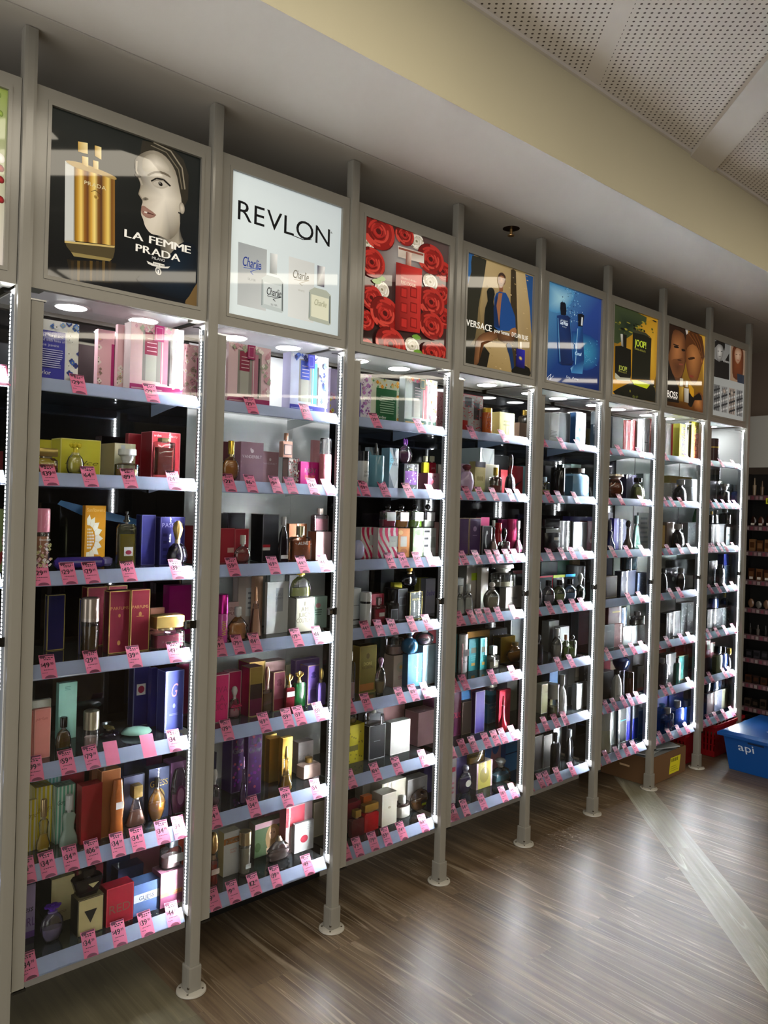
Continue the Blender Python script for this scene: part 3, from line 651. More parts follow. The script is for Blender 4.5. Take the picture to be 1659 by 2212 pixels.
A.p([(1258, 968), (1300, 965), (1326, 985), (1308, 1100), (1262, 1095)], '0e1522', 0); A.p([(1296, 1000), (1312, 1004), (1306, 1090), (1290, 1088)], 'dfe9f2')
A.p([(1262, 1100), (1308, 1100), (1318, 1300), (1324, 1450), (1305, 1600), (1190, 1590), (1180, 1540), (1222, 1500), (1225, 1300)], ['2a6ab0', '18407c', '1a4a8c', '123a74', '4a94cc', '3a80c0', '88c8ec', '1c4c90', '3478bc']); A.t('Cool', 1226, 1395, 1290, 1412, .016, 'dff0fa', .02, .2); A.ln([(1255, 1120), (1232, 1500)], 6, '9ad0f0')
A.ln([(935, 1640), (975, 1600), (960, 1660), (1000, 1620)], 5, 'd8e4f4'); A.t('Sea  Rose', 1130, 1640, 1260, 1668, .012, 'cfe0f4', 0, .3)
A.done(M_POST)

# --- 6 yellow poster, black bottle and box
A = Art(6, 1310, 600, 5.027); A.bg('c08a18', '15160c', 'd8a42c', '14211c')
A.fan([(82, 290), (440, 430), (330, 560), (250, 640), (75, 700)], '18281f', '3c4a2c'); A.p([(370, 1110), (520, 1160), (525, 1345), (100, 1270), (130, 1200)], '17170f', 2)
A.fan([(340, 540), (560, 470), (555, 900), (530, 1100), (480, 1100), (480, 660)], 'ddb03a', 'bd8d20')
for j in range(34):
    rg = random.Random(j+5); u, v = rg.uniform(100, 540), rg.choice([rg.uniform(470, 600), rg.uniform(1180, 1300)]); A.e(u, v, rg.uniform(6, 26), rg.uniform(5, 18), ['3a4a20', '10140c', 'b8b040'][j % 3], ['5a5a20', '10140c', '6a6420'][j % 3], n=9)
A.p([(155, 608), (222, 622), (218, 760), (165, 752)], ['dcdcd4', '1a1a18', '3a3a34', '8c8c84']); A.p([(180, 612), (222, 622), (218, 760), (185, 752)], '15150f')
A.p([(98, 742), (160, 738), (268, 782), (268, 1060), (255, 1120), (120, 1108), (92, 1080)], '13140f'); A.p([(96, 1030), (150, 1080), (262, 1090), (255, 1125), (118, 1112), (92, 1085)], 'b9b9a4', 0); A.p([(98, 1010), (160, 1066), (264, 1070), (266, 900), (100, 860)], '13140f')
A.p([(288, 592), (415, 618), (490, 660), (472, 1110), (275, 1098)], '1b1d14'); A.p([(288, 592), (300, 560), (430, 600), (490, 655), (415, 622)], '3a3c2c')
A.t('JOOP!', 310, 735, 430, 768, .034, 'd6e05a', .03); A.t('HOMME ABSOLUTE', 308, 778, 425, 806, .009, 'b8b84a'); A.t('JOOP!', 134, 998, 222, 1018, .024, 'c8cc6a', .03); A.t('HOMME ABSOLUTE', 134, 1022, 220, 1042, .007, 'a0a050')
A.p([(270, 1110), (330, 1112), (475, 1160), (440, 1205), (300, 1160)], 'c8d818')
A.done(M_POST)

# --- 7 couple
A = Art(7, 1310, 600, 5.027); A.bg('2a140a', '6a3a14', 'c89a2c', '6a4a30')
A.p([(860, 560), (890, 570), (880, 640), (858, 650)], 'd8d4d0'); A.p([(1000, 600), (1080, 610), (1070, 1200), (1045, 900)], 'd8a838')
A.fan([(690, 640), (730, 560), (840, 560), (866, 680), (866, 900), (830, 1060), (800, 1130), (720, 1130), (672, 1000), (668, 800)], 'b87848', '4c2a16', (770, 780), 2)
A.p([(680, 500), (860, 560), (866, 700), (840, 610), (750, 560), (715, 620), (700, 760), (668, 830)], '2c1a10', 2); A.p([(660, 830), (700, 980), (760, 1130), (790, 1200), (790, 1360), (645, 1340)], '17100c', 0)
A.fan([(700, 900), (780, 880), (850, 880), (830, 1040), (780, 1090), (720, 1040)], '5c3620', '7a4c2c', k=2)
A.p([(738, 738), (775, 742), (790, 765), (742, 760)], '1e120c', 2); A.p([(820, 770), (858, 782), (850, 800), (822, 795)], '1e120c', 2); A.p([(728, 715), (790, 735), (785, 745), (730, 728)], '2c1a10'); A.p([(775, 885), (815, 890), (812, 905), (780, 900)], '4a2818', 2); A.p([(790, 930), (835, 935), (830, 950), (795, 948)], '8a4a38', 2)
A.fan([(880, 620), (950, 590), (1030, 660), (1060, 800), (1050, 900), (1000, 1090), (960, 1150), (900, 1090), (868, 950), (862, 800)], 'c08048', '6a3c1c', (950, 860), 2)
A.p([(870, 620), (960, 570), (1040, 640), (1066, 860), (1030, 920), (1020, 800), (940, 720), (880, 760), (862, 820)], '5a3216', 2)
for j in range(6): A.ln([(890+j*22, 600+j*4), (960+j*16, 700+j*8), (1030+j*4, 860)], 4, ['8a5428', '3a200e'][j % 2])
A.p([(890, 870), (950, 860), (960, 880), (900, 892)], '3a200e', 2); A.p([(910, 1055), (950, 1068), (940, 1085), (905, 1075)], '8a3c2c', 2); A.e(1036, 905, 14, 34, 'b06e3a', '6a3c1c')
A.fan([(940, 1330), (1000, 1240), (1050, 1290), (1046, 1450), (960, 1430)], 'c88448', '6a3c1c', k=2); A.p([(895, 1250), (950, 1290), (1010, 1250), (1040, 1330), (960, 1330), (930, 1400), (890, 1380)], '14100c', 2)
A.p([(895, 1150), (950, 1210), (945, 1300), (905, 1240)], 'd8a020', 2)
A.p([(800, 1090), (835, 1095), (830, 1180), (796, 1176)], 'c9c3b4'); A.p([(790, 1180), (838, 1186), (832, 1345), (786, 1338)], ['a07a28', 'd8b454', '8a6418', '6a4a14']); A.p([(862, 1118), (886, 1122), (886, 1190), (860, 1186)], 'd8d4cc'); A.p([(845, 1196), (895, 1204), (893, 1360), (848, 1350)], ['b8b4a8', 'efece4', 'a8a498', '8c887c'])
A.t('BOSS', 660, 1290, 772, 1312, .036, 'f4f0ea', .03); A.t('HUGO BOSS', 658, 1302, 770, 1322, .008, 'd8d4cc')
A.done(M_POST)

# --- 8 monochrome portraits
A = Art(8, 1310, 600, 5.027); A.bg('aeb4b6', 'b4babc', 'b0b4b4', '9ca0a0')
A.p([(1172, 660), (1345, 700), (1335, 1110), (1162, 1070)], '8c8e8e'); A.p([(1162, 870), (1210, 900), (1290, 900), (1335, 820), (1335, 1110), (1162, 1070)], '141416', 0)
A.fan([(1190, 740), (1230, 700), (1270, 760), (1265, 850), (1235, 910), (1200, 880)], 'd8d8d6', '6a6a6a'); A.p([(1180, 760), (1178, 690), (1230, 665), (1290, 700), (1280, 800), (1262, 740), (1215, 720)], '1a1a1a', 2)
A.ln([(1208, 795), (1228, 798)], 7, '222222'); A.ln([(1245, 800), (1262, 802)], 7, '222222'); A.ln([(1222, 852), (1246, 855)], 6, '4a4a4a')
A.p([(1355, 705), (1512, 750), (1498, 1155), (1345, 1112)], 'a88c74'); A.fan([(1375, 760), (1420, 735), (1480, 770), (1490, 920), (1470, 1100), (1380, 1080), (1368, 900)], '8a4a28', '5a2c18'); A.fan([(1395, 800), (1430, 755), (1468, 800), (1462, 880), (1430, 935), (1400, 890)], 'dcc0a8', 'a87c60')
A.ln([(1405, 830), (1424, 833)], 6, '3a2014'); A.ln([(1442, 836), (1458, 838)], 6, '3a2014'); A.ln([(1420, 892), (1444, 896)], 7, 'a03c30'); A.p([(1420, 1040), (1498, 1060), (1496, 1155), (1425, 1135)], '2a3446')
A.t('BURBERRY', 1272, 912, 1340, 926, .011, 'e8e8e8')
for j in range(4):
    u = 1168+j*82; v = 1152+j*20; A.p([(u, v), (u+68, v+17), (u+62, v+300), (u-6, v+280)], ['777a7c', '9a9c9e', 'a89c94', '8a8c90'][j])
    for q in range(5): A.p([(u, v+60+q*48), (u+66, v+40+q*48), (u+66, v+58+q*48), (u, v+84+q*48)], ['2c2e32', 'd2d4d4'][(j+q) % 2])
    for q in range(3): A.p([(u+12+q*18, v+20), (u+18+q*18, v+20), (u+14+q*18, v+290), (u+8+q*18, v+288)], '3a3c40')
    if j in (1, 2): A.e(u+32, v+60, 18, 26, 'c8bcb2', '7c746c')
A.done(M_POST)
# ================================================================ stock on the shelves
# header  @cabinet shelf crop | T = tickets | b = box | q = bottle | measured in the named crop of the photograph
CROPS = dict(A=(0, 600, 3.456), B=(0, 1200, 3.456), C=(0, 1640, 3.456), D=(440, 680, 3.95), E=(440, 1200, 4.608), F=(400, 1540, 3.95), G=(740, 740, 4.423), H=(730, 1220, 3.4577),
             I=(960, 780, 4.609), J=(950, 1240, 4.2545), K=(1130, 820, 4.424), L=(1130, 1300, 5.266), M=(1390, 860, 4.81), N=(1390, 1300, 5.268))
DATA = r'''
@0 3 A
b -60 40 1725 .06 0 9fb070 p | green floral gift box | e.5,.2,.2,.1,c04a4a;e.8,.5,.15,.1,d8b0a0;e.7,.25,.2,.08,b03a3a
@0 1 A
T 20:29.95
@0 2 A
b -70 20 1290 .08 0 7c2a30 f | dark red box
@0 5 B
b -60 20 1180 .08 0 3a2a4c f | dark violet box
@1 1 A
T 600:29.95 1150:29.95
b 238 578 292 .055 0 eef0f6 f | white gift box with blue back panel | r.0,.02,.70,.82,3a3aa8;r.74,.0,1,1,f4f2ec;F.76,0,1,1,3f6fc4,2a3a8c,f8f8f4;F.4,.84,1,1,8fb0e0,e8e8f0,3f6fc4;tNotes floral and,.34,.74,.05,d8d8f4;tscented with hints of,.34,.66,.045,d8d8f4;trose jasmine,.34,.58,.045,d8d8f4;L.05,.2,.65,.52,c8c8ee,9;tTaylor,.2,.12,.07,ffffff
b 722 845 380 .13 0 eab9c4 p | pale pink carton with magenta edge | r.82,.02,1,.78,b01870;F0,0,.2,1,d8a0b0,9a7c70,f4e4e0
b 868 962 345 .10 18 f0c4cc p | slim pink carton with flowers | r.72,.02,1,.9,c88090;F0,0,.4,.4,e8e0d8,b8a090,f4e4e0
b 966 1360 322 .05 50 e9c6c8,f2dfe0 f | pink floral gift set with magenta base | W,a01862,8e2848,b8788c,c9a0a8
b 1368 1526 492 .09 40 e8b8c0 p | pink floral carton at shelf end | r.6,.02,1,.78,a8186a;F0,0,.55,1,f0dcd8,a89084,d898a8
@1 2 A
T 390:139.00 690:64.99 985:89.95 1315:24.95
q 268 440 1272 .035 flat dfc98a,l=c8641c:.55 b09a5c,c=flat | low amber bottle with wide gold cap
b 280 442 1205 .17 60 d8cf3c f | back yellow box
b 446 745 1195 .10 70 d9d03e,c8be30 f e=efe98c | large yellow box with script lettering | ~Dolce,.52,.34,.12,7a7420,.8
q 503 632 1225 .04 round e4e2a8,l=d8d060:.9 e2cf28,c=flower,bh=.6 | clear bottle with yellow flower stopper | 
b 850 1006 1232 .11 100 d3cfae,dcc795 p | cream carton | r.3,.75,.5,.95,b8c0c4
q 868 1040 1280 .05 jar d8d8c8,l=c98a28:.55 e4e8e6,c=crown,bh=.5 | amber bottle with faceted clear stopper
b 950 1050 1160 .2 20 a81c2c,8e1424 f e=c84a50 | far red box with thin edging
b 1126 1336 1145 .10 80 b0202e,941828 f e=d8707a | red beauty box with fine border | tarden,.2,.92,.05,f0c8c8;tbeauty,.75,.92,.05,f0c8c8
q 1162 1302 1198 .04 sq d8c8c4,l=b8403c:.9 d8cc9c,c=disc,bh=.9 | tall clear block bottle with pale gold top
@1 3 A
T 325:29.99 530:29.99 700:29.99 980:49.99 1340:39.99
q 250 380 1722 .04 can e6c9b8,l=dba98c:.95 ee93ae,bh=.62 | pink spray bottle with coral cap | F0,.1,1,.7,f0c0c8,d0c890,f8f0ec;tElizabeth,.5,.82,.05,ffffff
b 626 779 1700 .12 22 e09c1c,c07f14 f | orange carton with white sunflower | S;tSunflowers,.5,.93,.06,f6c878
q 848 1006 1745 .045 wide e8e6a0,l=8a7a10:.82 22221c,c=pump,bh=.78 | tall yellow glass bottle with white square label | r.28,.28,.78,.48,f4f2ee;e.53,.36,.17,.05,b03050
b 1050 1152 1770 .11 40 2c2a78,201e5c f e=5a58a0 | navy violet carton
b 1190 1370 1785 .09 36 33307f,26245e f e=6a68b0 | violet box with pale title | tPASSION,.5,.83,.09,a8a0d8;L.1,.1,.3,.7,242060,4
q 1245 1406 1815 .05 gem 15121c d8b870,c=drop,bh=.5 | black faceted bottle with gold stopper
b 1378 1485 1850 .24 0 8e2430 f | dim red box at the back
q 385 830 2078 .1 lie 4c3a9c 8c88c8 | violet tube lying on the shelf
@1 4 B
T 375:49.99 705:29.99 1020:39.99 1320:49.99
b 345 476 296 705 18 23225f,1c1b4c f e=cdbb6a | tall navy carton edged in gold
b 640 792 238 .2 38 7e1428,6c1022 f e=c8a860 | back burgundy box on the left
b 797 938 228 .2 0 86182e,6c1022 f e=c8a860 | back burgundy box on the right
b 598 640 325 .10 16 2a2a70 f e=cdbb6a | thin navy box behind a spray
q 617 742 318 .045 can 6a4a18,l=7c5a1c:.9 cfc0b4,bh=.62,x=ddd0c8 | amber cylinder spray with silver cap
b 806 962 268 735 40 7d1530,64102a f e=d2b866 | burgundy carton with gold title on the left | tPARFUMS,.5,.72,.05,b88a48;e.5,.6,.06,.03,a87838;e.5,.16,.08,.04,b88a48
b 966 1108 258 720 0 85182f,64102a f e=d2b866 | burgundy carton with gold title on the right | tPARFUMS,.5,.72,.05,c8a058;e.5,.6,.08,.04,b88a48;L.25,.55,.75,.58,b88a48,1
b 1118 1222 395 .2 10 d8907a f | peach carton behind a red one
q 1138 1372 445 .05 block e8b8c4,l=c01c5c:.8 d9b56c,c=flat,bh=.55 | gold-capped low bottle with magenta glass
b 1255 1430 228 .24 0 c4148c f | tall magenta carton
@1 5 B
T 275:99.99 520:59.99 705:79.99 850: 1125: 1320:34.95
b 215 372 1090 .16 10 bfc0b4 p | pale grey carton behind coral ones
b 140 243 1172 1540 0 ee948a f e=f6b8ac | coral carton
b 247 370 1152 1525 4 f09a90 f e=f6b8ac | coral carton with script | ~parfum,.45,.8,.06,c86c68,.7
b 430 566 958 1320 20 8ec0b0,79ab9d p | tall mint carton | L.3,.86,.65,.94,5a8a7c,3
q 413 527 1205 1450 flask 3c3018,l=a07c20:.9 0c0c0c,c=cyl,bh=.62 | slim amber flask with black cap
q 620 733 1155 1440 can d8d4d0,l=d8bcb4:.6 d2cbb0,bh=.5 | clear spray with pale gold cap
q 737 905 1275 1370 ball 1c1620 c8b870,c=bow,bh=.7 | round black bottle with gold cord
q 885 1125 1290 1360 leaf 8cb4a6 8cb4a6 | frosted green leaf bottle lying flat
b 988 1108 818 1225 36 23226c,1a1a50 f e=8088b0 | navy carton with round white sticker | r.2,.5,.75,.68,eeeae6;e.48,.59,.2,.06,b03050
b 1120 1166 845 1280 0 2c2c80 f | slim violet-blue carton
b 1224 1362 868 1325 58 6470d0,4448a0 f e=9aa4f0 | periwinkle box with looping initial | ~G,.45,.68,.22,f0b0c8,.3;e.5,.42,.07,.04,c8d0f8;L.25,.26,.75,.3,a8b0e8,2
b 1316 1440 820 .24 8 a01c58 f | dim magenta box
@1 6 C
T 220:34.99 375:34.99 545:34.99 710:106.99 895:34.99 1045:34.99 1230:34.99 1355:34.99
b 185 296 120 .24 0 e8d440 f | rear yellow striped box | s5,f4eecb
b 252 380 218 .14 60 ecd634 f | middle yellow striped box | s4,f6f0d0;~giorgio,.6,.62,.09,b89c20,.9
b 175 268 318 700 10 f0da2c f | front yellow striped box | s3,f8f2d4;~Giorgio,.5,.7,.1,a08c20,.9
b 302 442 95 .22 0 6fb59c f | rear mint striped box | s5,d6e8dc
b 412 551 212 640 40 74c0a2,4c8a74 f | mint striped box | s5,e0f0e4;~Giorgio,.35,.72,.08,2c4c40,.6
q 268 372 298 690 hour e8dc90,l=d8b838:.55 b9a078,bh=.6 | yellow hourglass bottle with bronze cap
q 440 580 265 660 hour a4bcae,bh=.66 dde2e2,bh=.66 | frosted green curvy bottle with silver cap
b 450 620 92 .22 0 7a1822 f | dim red box at the rear
b 596 776 208 645 38 8f1018,a02830 f | glossy deep red box
b 722 886 98 600 34 9c5a2c,7a4420 f e=c8885c | copper metallic box
b 676 730 60 .2 0 7c4428 f | copper sliver box
q 815 918 150 590 twist b86a34,bh=.8 b87a50 | amber sculpted bottle with white tag | r.3,.5,.85,.62,e8e4e0
b 795 912 5 .24 0 26284a f | rear navy box on the left
b 916 1082 0 .24 0 262a50 f | rear navy box beside violet
b 1086 1200 -40 .24 0 8a4a84 f | rear violet box
b 915 1082 140 500 10 4a4e68,363a50 f | slate blue box
q 932 1092 188 520 swirl ecd4c8,l=dca898:.6 8a7040,c=box,bh=.66 | pink swirled pyramid bottle
b 1092 1257 80 480 38 3c4464,30364c f | slate box with gold letters | tGUESS,.5,.7,.12,d8b860;e.5,.4,.3,.2,b08a38
q 1092 1232 135 480 heart e8c470,l=d89020:.6 2a2620,bh=.75 | amber heart-shaped bottle
b 1265 1396 30 440 66 b07ab0,8a5a90 f | lilac box with pink glow
q 1268 1390 68 430 oval c8c4cc,l=b05080:.5 d8d8e0,c=none,bh=1 | silver oval bottle with pink window | e.5,.42,.3,.24,7c2c60;e.5,.42,.22,.18,c888b0
@1 7 C
T 235:34.99 685:34.99 905:49.99 1110:39.99 1305:44.95
b 120 256 965 1365 10 c8b4e6 f | lilac box with dark script | ~Guess,.4,.55,.12,1c1830,.9;tGIRL,.6,.3,.16,8868b0;r0,0,1,.12,9a6cd0
q 300 472 1080 1385 egg c8c0dc,l=b4a8c8:.5 6a34c0,c=flower,bh=.78 | round violet glass bottle with purple flower
b 376 548 905 .17 165 b8a878,0e0d0b f | gold-fronted box behind the purple flower | L.3,.2,.7,.26,8a7c58,2
b 576 767 1062 1335 52 c0ae78,1a1712 f e=14110c | gold box with black triangle | p.25,.66,.75,.66,.5,.3,14110c
q 533 758 800 .085 fac 121014 121014,c=box,bh=.66,on=1055 | black faceted bottle standing on a gold box | p.44,.72,.8,.72,.6,.46,b8a878
b 565 765 832 .23 40 6c1424 f | dim crimson box behind black bottle
b 790 990 975 1260 46 a0182c,82101f f e=c83c48 | crimson box with embossed letters | tRED,.5,.42,.22,7a5040
b 790 978 735 .24 50 38466e,2c3858 f | rear denim blue box | 
b 876 1066 830 .19 50 42507c,344064 f | middle denim blue box
b 995 1187 950 1180 58 5c78b0,445c8c f | front denim blue box with white lettering | r.0,.42,1,.68,c8d0d8;tGUESS,.5,.54,.13,2c3a5c;L.35,.42,.65,.47,2c3a5c,1
b 950 1186 690 .24 90 a46478,7c3c5a f | rear dusty rose box
b 1193 1373 860 1120 66 d89ab0,a4688c f | pink sunset box | r0,.3,1,.42,d8806c;r0,.0,1,.3,9c5878;~Guess,.5,.42,.1,f8d070,.7
q 1195 1346 592 .085 jar ece0e2,l=e8c4c8:.6 6a7078,c=box,bh=.72,on=835 | clear round bottle with steel cap on a pink box | r.22,.3,.95,.72,e8e6e2
b 1225 1425 545 .24 0 b83c24 f | dim orange-red box
@2 1 D
T 430:29.95 895:29.95
b 200 560 228 .05 20 e4c4cc,f0d8dc f | pink floral gift set with crimson items | W,9a1c5c,8e2848,b8788c,c9a0a8
b 732 1052 312 .05 68 c8d0ec,b8b8e0 f | blue floral gift set | W,2a2a9c,2840a8,4a9cc0,7888c8
b 1072 1192 458 .16 0 b0a4c4 f | lilac floral carton | F0,0,.3,.5,d83c50,d8c840,c8a0c0
@2 2 D
T 240:21.95 425:16.95 640:9.99 770:44.95 955:24.95 1090:34.95
q 150 300 1075 .05 disc e8c884,l=b8803c:.9 d8b848,bh=.6 | round golden bottle with hammered gold cap
b 150 246 1080 .14 0 5a2c38 f | dim wine carton behind gold bottle
b 310 502 1080 .10 52 8c6c7c,b08494 f | large mauve box with pale swan | tVANDERBILT,.5,.64,.075,d8ccd4;e.5,.78,.07,.05,d8ccd4;e.44,.82,.03,.04,d8ccd4
b 512 656 1162 .10 0 94727f f | small mauve box with pale swan | tVANDERBILT,.5,.62,.06,b8a4b0;e.5,.75,.06,.05,d0c4cc
b 718 808 1218 .085 50 d0ccc4,d8b8b4 f e=2a2a2a | small black and white floral box | F0,0,1,1,a04858,54504c,e8e4dc
q 655 742 1010 .10 sq d8a898 dca890,c=cyl,bh=.66,on=1208 | peach square bottle on a floral box | r.1,.15,.9,.8,3a3440;r.18,.2,.84,.75,c8a8a0
b 815 992 1250 .07 0 d0288c f | small hot pink box | r.0,.03,.28,.97,b8207c;tHOT,.5,.62,.2,f4c8e0,.04;tPINK,.5,.32,.2,f0784c
b 922 1000 1068 .16 20 e0a0a4 p | pale coral carton behind pink tube
q 988 1080 1055 .05 can e88c98,bh=.66 e8e4e6,g=1 | tall coral cylinder with clear cap
@2 3 D
T 275:59.95 620:69.95 870:44.95 1050:44.95
b 100 192 1692 .22 0 1c1a20 f e=44404a | rear black box on the left
b 200 342 1690 .22 0 18161c f e=44404a | rear black box beside red
b 130 256 1822 .08 10 a82c3c f e=c85c64 | red box with cream tag | r.55,.3,1,.44,d8a8a0
b 260 376 1826 .10 0 a42838,842030 f e=c85c64 | plain red box
q 258 398 1880 .045 disc e0c8c8,l=a43840:.6 c8c4bc,bh=.62 | round red bottle with silver cap
b 496 630 1702 .08 100 17161c,100f14 f e=5a585c | tall black box with red band | r.0,.24,.5,.32,d8d4d0;r0,.3,.5,.36,b01c28
q 635 712 1722 .05 flask 1e1620 b4b4b8,c=cyl,bh=.78 | slim black bottle with grey cap | r.1,.1,.9,.2,d8d4d8
b 722 872 1782 .12 24 b87850,8a5638 f | copper orange box
q 742 912 1805 .045 wide e0b088,l=b86a38:.9 d8cfa4,c=cyl,bh=.7 | orange square bottle with gold cap | tALIVE,.5,.75,.13,e8dccc
b 955 1084 1852 .07 70 e4bcc0,a4705c f | pale pink and copper box
q 922 1052 1650 .07 wide e8d0d4,l=c898a4:.8 d8c8c0,c=cyl,bh=.72,on=1838 | pink square bottle with pump on a box
@2 4 E
T 185:49.95 370:79.95 540:84.95 960:79.95 1165:61.95
q 130 234 385 .05 can e060b8,bh=.6 c0208c | magenta spray tube with yellow letters | VWOW!,.4,.5,.5,f0e020
b 235 340 468 .14 0 dcb8bc f | pale pink box with dark letters | tREPUATS,.5,.8,.1,7c4850;tPU,.3,.66,.1,7c4850
q 232 444 512 .05 lobes ecd0a8,l=d8a068:.8 eceef0,c=cyl,bh=.7 | clear petal bottle with white stopper
b 328 492 215 .15 0 cabdb8,d8ccc8 f e=b0a49c | tall rose-grey box with white panel | R.5,.3,1,.8,dcdfe4;L.6,.4,.95,.75,8c909c,4
b 494 576 208 .12 0 cda78c m | tall rose gold carton
q 458 574 315 .045 cone e8d0c4,l=dcb49c:.9 c89874,c=spike,bh=.68 | slender rose gold spire bottle
b 448 618 142 .24 0 c4c4c2 f e=2a2c30 | rear white box edged in black on the left
b 632 812 170 .22 0 bfc0c0 f e=2a2c30 | rear white box edged in black in the middle
b 820 935 192 .20 0 bcbdbd f e=2a2c30 | rear white box edged in black near gold pump
b 622 832 268 785 24 d3d6d6,c0c4c4 f | frosted grey-white carton with grey panel | r.4,.42,.75,.88,a9aeb8;tEAU,.57,.75,.05,787e88;tDISSEY,.57,.68,.04,787e88
b 912 1092 424 770 86 b9b5a4,d4d0c8 f e=26282a | cream box with tall dark lettering | tI,.48,.82,.12,6c6858;tAM,.48,.66,.12,6c6858;tJUICY,.48,.5,.12,6c6858;tCOUTURE,.48,.34,.12,6c6858
q 842 1042 100 .07 flask e8ecdc,l=c8d474:.5 cfae2c,c=pump,bh=.66,on=412 | clear bottle with gold pump on a cream box
b 1094 1222 412 .10 0 c4e4d4 f | mint green box with pink emblem | e.3,.72,.2,.08,e8a8b0;L.05,.4,.6,.62,708c80,3
@2 5 E
T 260:79.95 635:69.95 860:59.95 985:59.95 1180:59.95
b 238 362 1160 .13 60 c01c60,e08cb0 f e=e8b8c0 | rear hot pink box
b 70 240 1198 1675 0 d81c6c f e=f0c8d0 | hot pink box with tall red letters | tVIVA,.5,.68,.13,a01850;tLA,.5,.5,.13,a01850;tJUICY,.5,.32,.13,a01850
q 238 362 1300 1620 tallg e8dce0,l=e0a8b4:.5 e8e4e4,c=drop,bh=.6 | small clear bottle with pink bow | B
b 444 600 1068 .19 110 9c7c44,c02070 m e=d8bc78 | rear magenta and gold box
b 446 578 1118 1610 82 5c3824,c01878 m e=d8bc78 | tall magenta to gold carton | r0,0,1,.35,5c1c38;r0,.35,1,.65,2a1814;r0,.65,1,1,8c7030
q 574 676 1105 .10 wide caa468,l=6c4820:.9 c8a890,c=drop,bh=.5 | brown bottle framed in gold
b 600 800 1062 .22 0 d4a8a8 f e=d8c8b0 | rear pale pink carton
b 810 955 1090 .22 0 b8bc98 f e=d8c8b0 | rear pale green carton
b 684 800 1165 1555 38 a05468,b06878 f e=d8c090 | rose to wine carton with crest | r0,0,1,.3,8c2440;e.5,.76,.2,.05,7c3048;e.5,.68,.24,.05,7c3048
q 800 892 1172 1545 wide 6a1420,bh=.62 d8b45c,c=coral,bh=.62 | dark red bottle with gold coral stopper | r.1,.6,.95,.82,e0dcd8
q 890 1000 1148 1510 wide 0f4820 d8b45c,c=coral,bh=.68 | emerald bottle with gold coral stopper
b 905 1142 1045 .19 0 8a6cb0 f e=c8b0d8 | rear purple carton
b 1028 1142 1100 1485 72 6c50a4,9478c8 f e=c8a878 | purple carton with violet crest | e.5,.78,.18,.05,3c2878;e.5,.7,.22,.04,3c2878;~Couture,.5,.4,.05,9c84d0,.7
q 1122 1202 1118 .07 wide 7c68b8 d8b868,c=ball,bh=.6 | purple and white bottle with gold top
@2 6 F
T 275:34.99 610:34.99 890:99.99 1140:54.95
b 170 258 355 .15 0 1c2450 f | navy box beside stile
q 200 292 480 .08 ball c8c4cc,l=9c7888:.4 d8d4d0,c=drop,bh=.6 | round glass bottle with pink base
b 388 522 200 690 80 4c2860,3c1c70 f e=8878a0 | purple bubble box with silver words | D6a3c9c,8c2c9c,c05a70;tLA,.6,.86,.1,a8a0b8,.04;tGlow,.5,.73,.1,a8a0b8,.04
b 526 642 178 .09 0 5c2c70 f e=8878a0 | purple bubble box behind slim bottle | D6a3c9c,8c2c9c,c05a70;tLA,.6,.86,.1,a8a0b8,.04;tGlow,.5,.73,.1,a8a0b8,.04
q 455 526 375 .045 vase b878d0,l=38105c:.6 c8a8d8,c=spike,bh=.75 | slim purple vase-shaped bottle
b 672 770 195 .16 0 b89c58 m | rear gold carton
b 712 816 228 600 46 c8a048,a8813c m | gold carton
b 822 906 218 .10 0 c8a048 m | gold carton behind slim bottle
q 806 904 285 .05 vase e8d48c,l=c89c30:.5 dcc070,c=spike,bh=.72 | slim gold vase-shaped bottle
b 960 1088 258 525 52 d9d0d0,b8a8a4 f | small white and blush box | tPINK,.5,.5,.16,b8b0b0
q 972 1128 375 560 block eccabc,bh=.6 c8a058,c=cyl,bh=.7 | blush square bottle with gold collar
@2 7 F
T 270:9.99 435:9.99 615:12.99 795:39.99 1070:49.95
q 185 272 1015 1490 can e08038,l=b83018:.9 d8b070,c=ballo,bh=.5 | amber spray with orange ball top | r.1,.5,.9,.7,e8d0c0
b 322 456 1030 1405 48 e4e4e2,d8c88c p | white carton with copper band | r0,.72,1,.86,b8783c;tJOVAN,.55,.79,.08,f4ecd8,.03;tWHITE,.6,.58,.04,d88c7c;tMUSK,.6,.52,.04,d88c7c
q 458 548 1005 1390 can dcdcd4,l=d4d0bc:.95 d8c49c,bh=.7 | clear spray with gold cap | r.3,.25,.8,.4,e8e8e4
b 590 838 958 1245 62 5c7050,7c7468 f | flowery box with long-haired portrait | r0,.84,1,1,c89cac;e.62,.48,.26,.4,b89468;e.6,.6,.12,.17,e0b898;r.4,0,.85,.2,d8b8a0;e.1,.3,.1,.14,40582c;e.9,.3,.1,.2,344a28;e.54,.62,.02,.02,302018;e.65,.62,.02,.02,302018
q 678 882 1040 1280 lobes dcd4d0,l=b8a0a0:.5 d8c8b0,c=spike,bh=.8 | ornate clear scalloped bottle
b 1090 1240 770 .17 110 a8a290,948c78 f e=c8c0a0 | silver-gold box
b 852 1076 800 .12 100 e0c0c4,c8707c f | red and white wrapped box | r0,.55,.7,.95,d85060;r.2,.0,1,.5,e4dcdc
b 668 852 745 .20 0 8c5c64 f | dim maroon and grey box
b 930 1092 955 1205 12 e3e5e8 p | crumpled white paper carton with round sticker | e.5,.42,.2,.13,d84058;L.1,.7,.9,.9,c8ccd0,3
@3 1 G
T 345:29.95 765:29.95
b 100 266 285 .08 0 e8e4ea f | white box with violet flowers | r0,0,.4,.8,4c3c98;F.4,0,1,1,b878c8,9450a8,e8d8f0
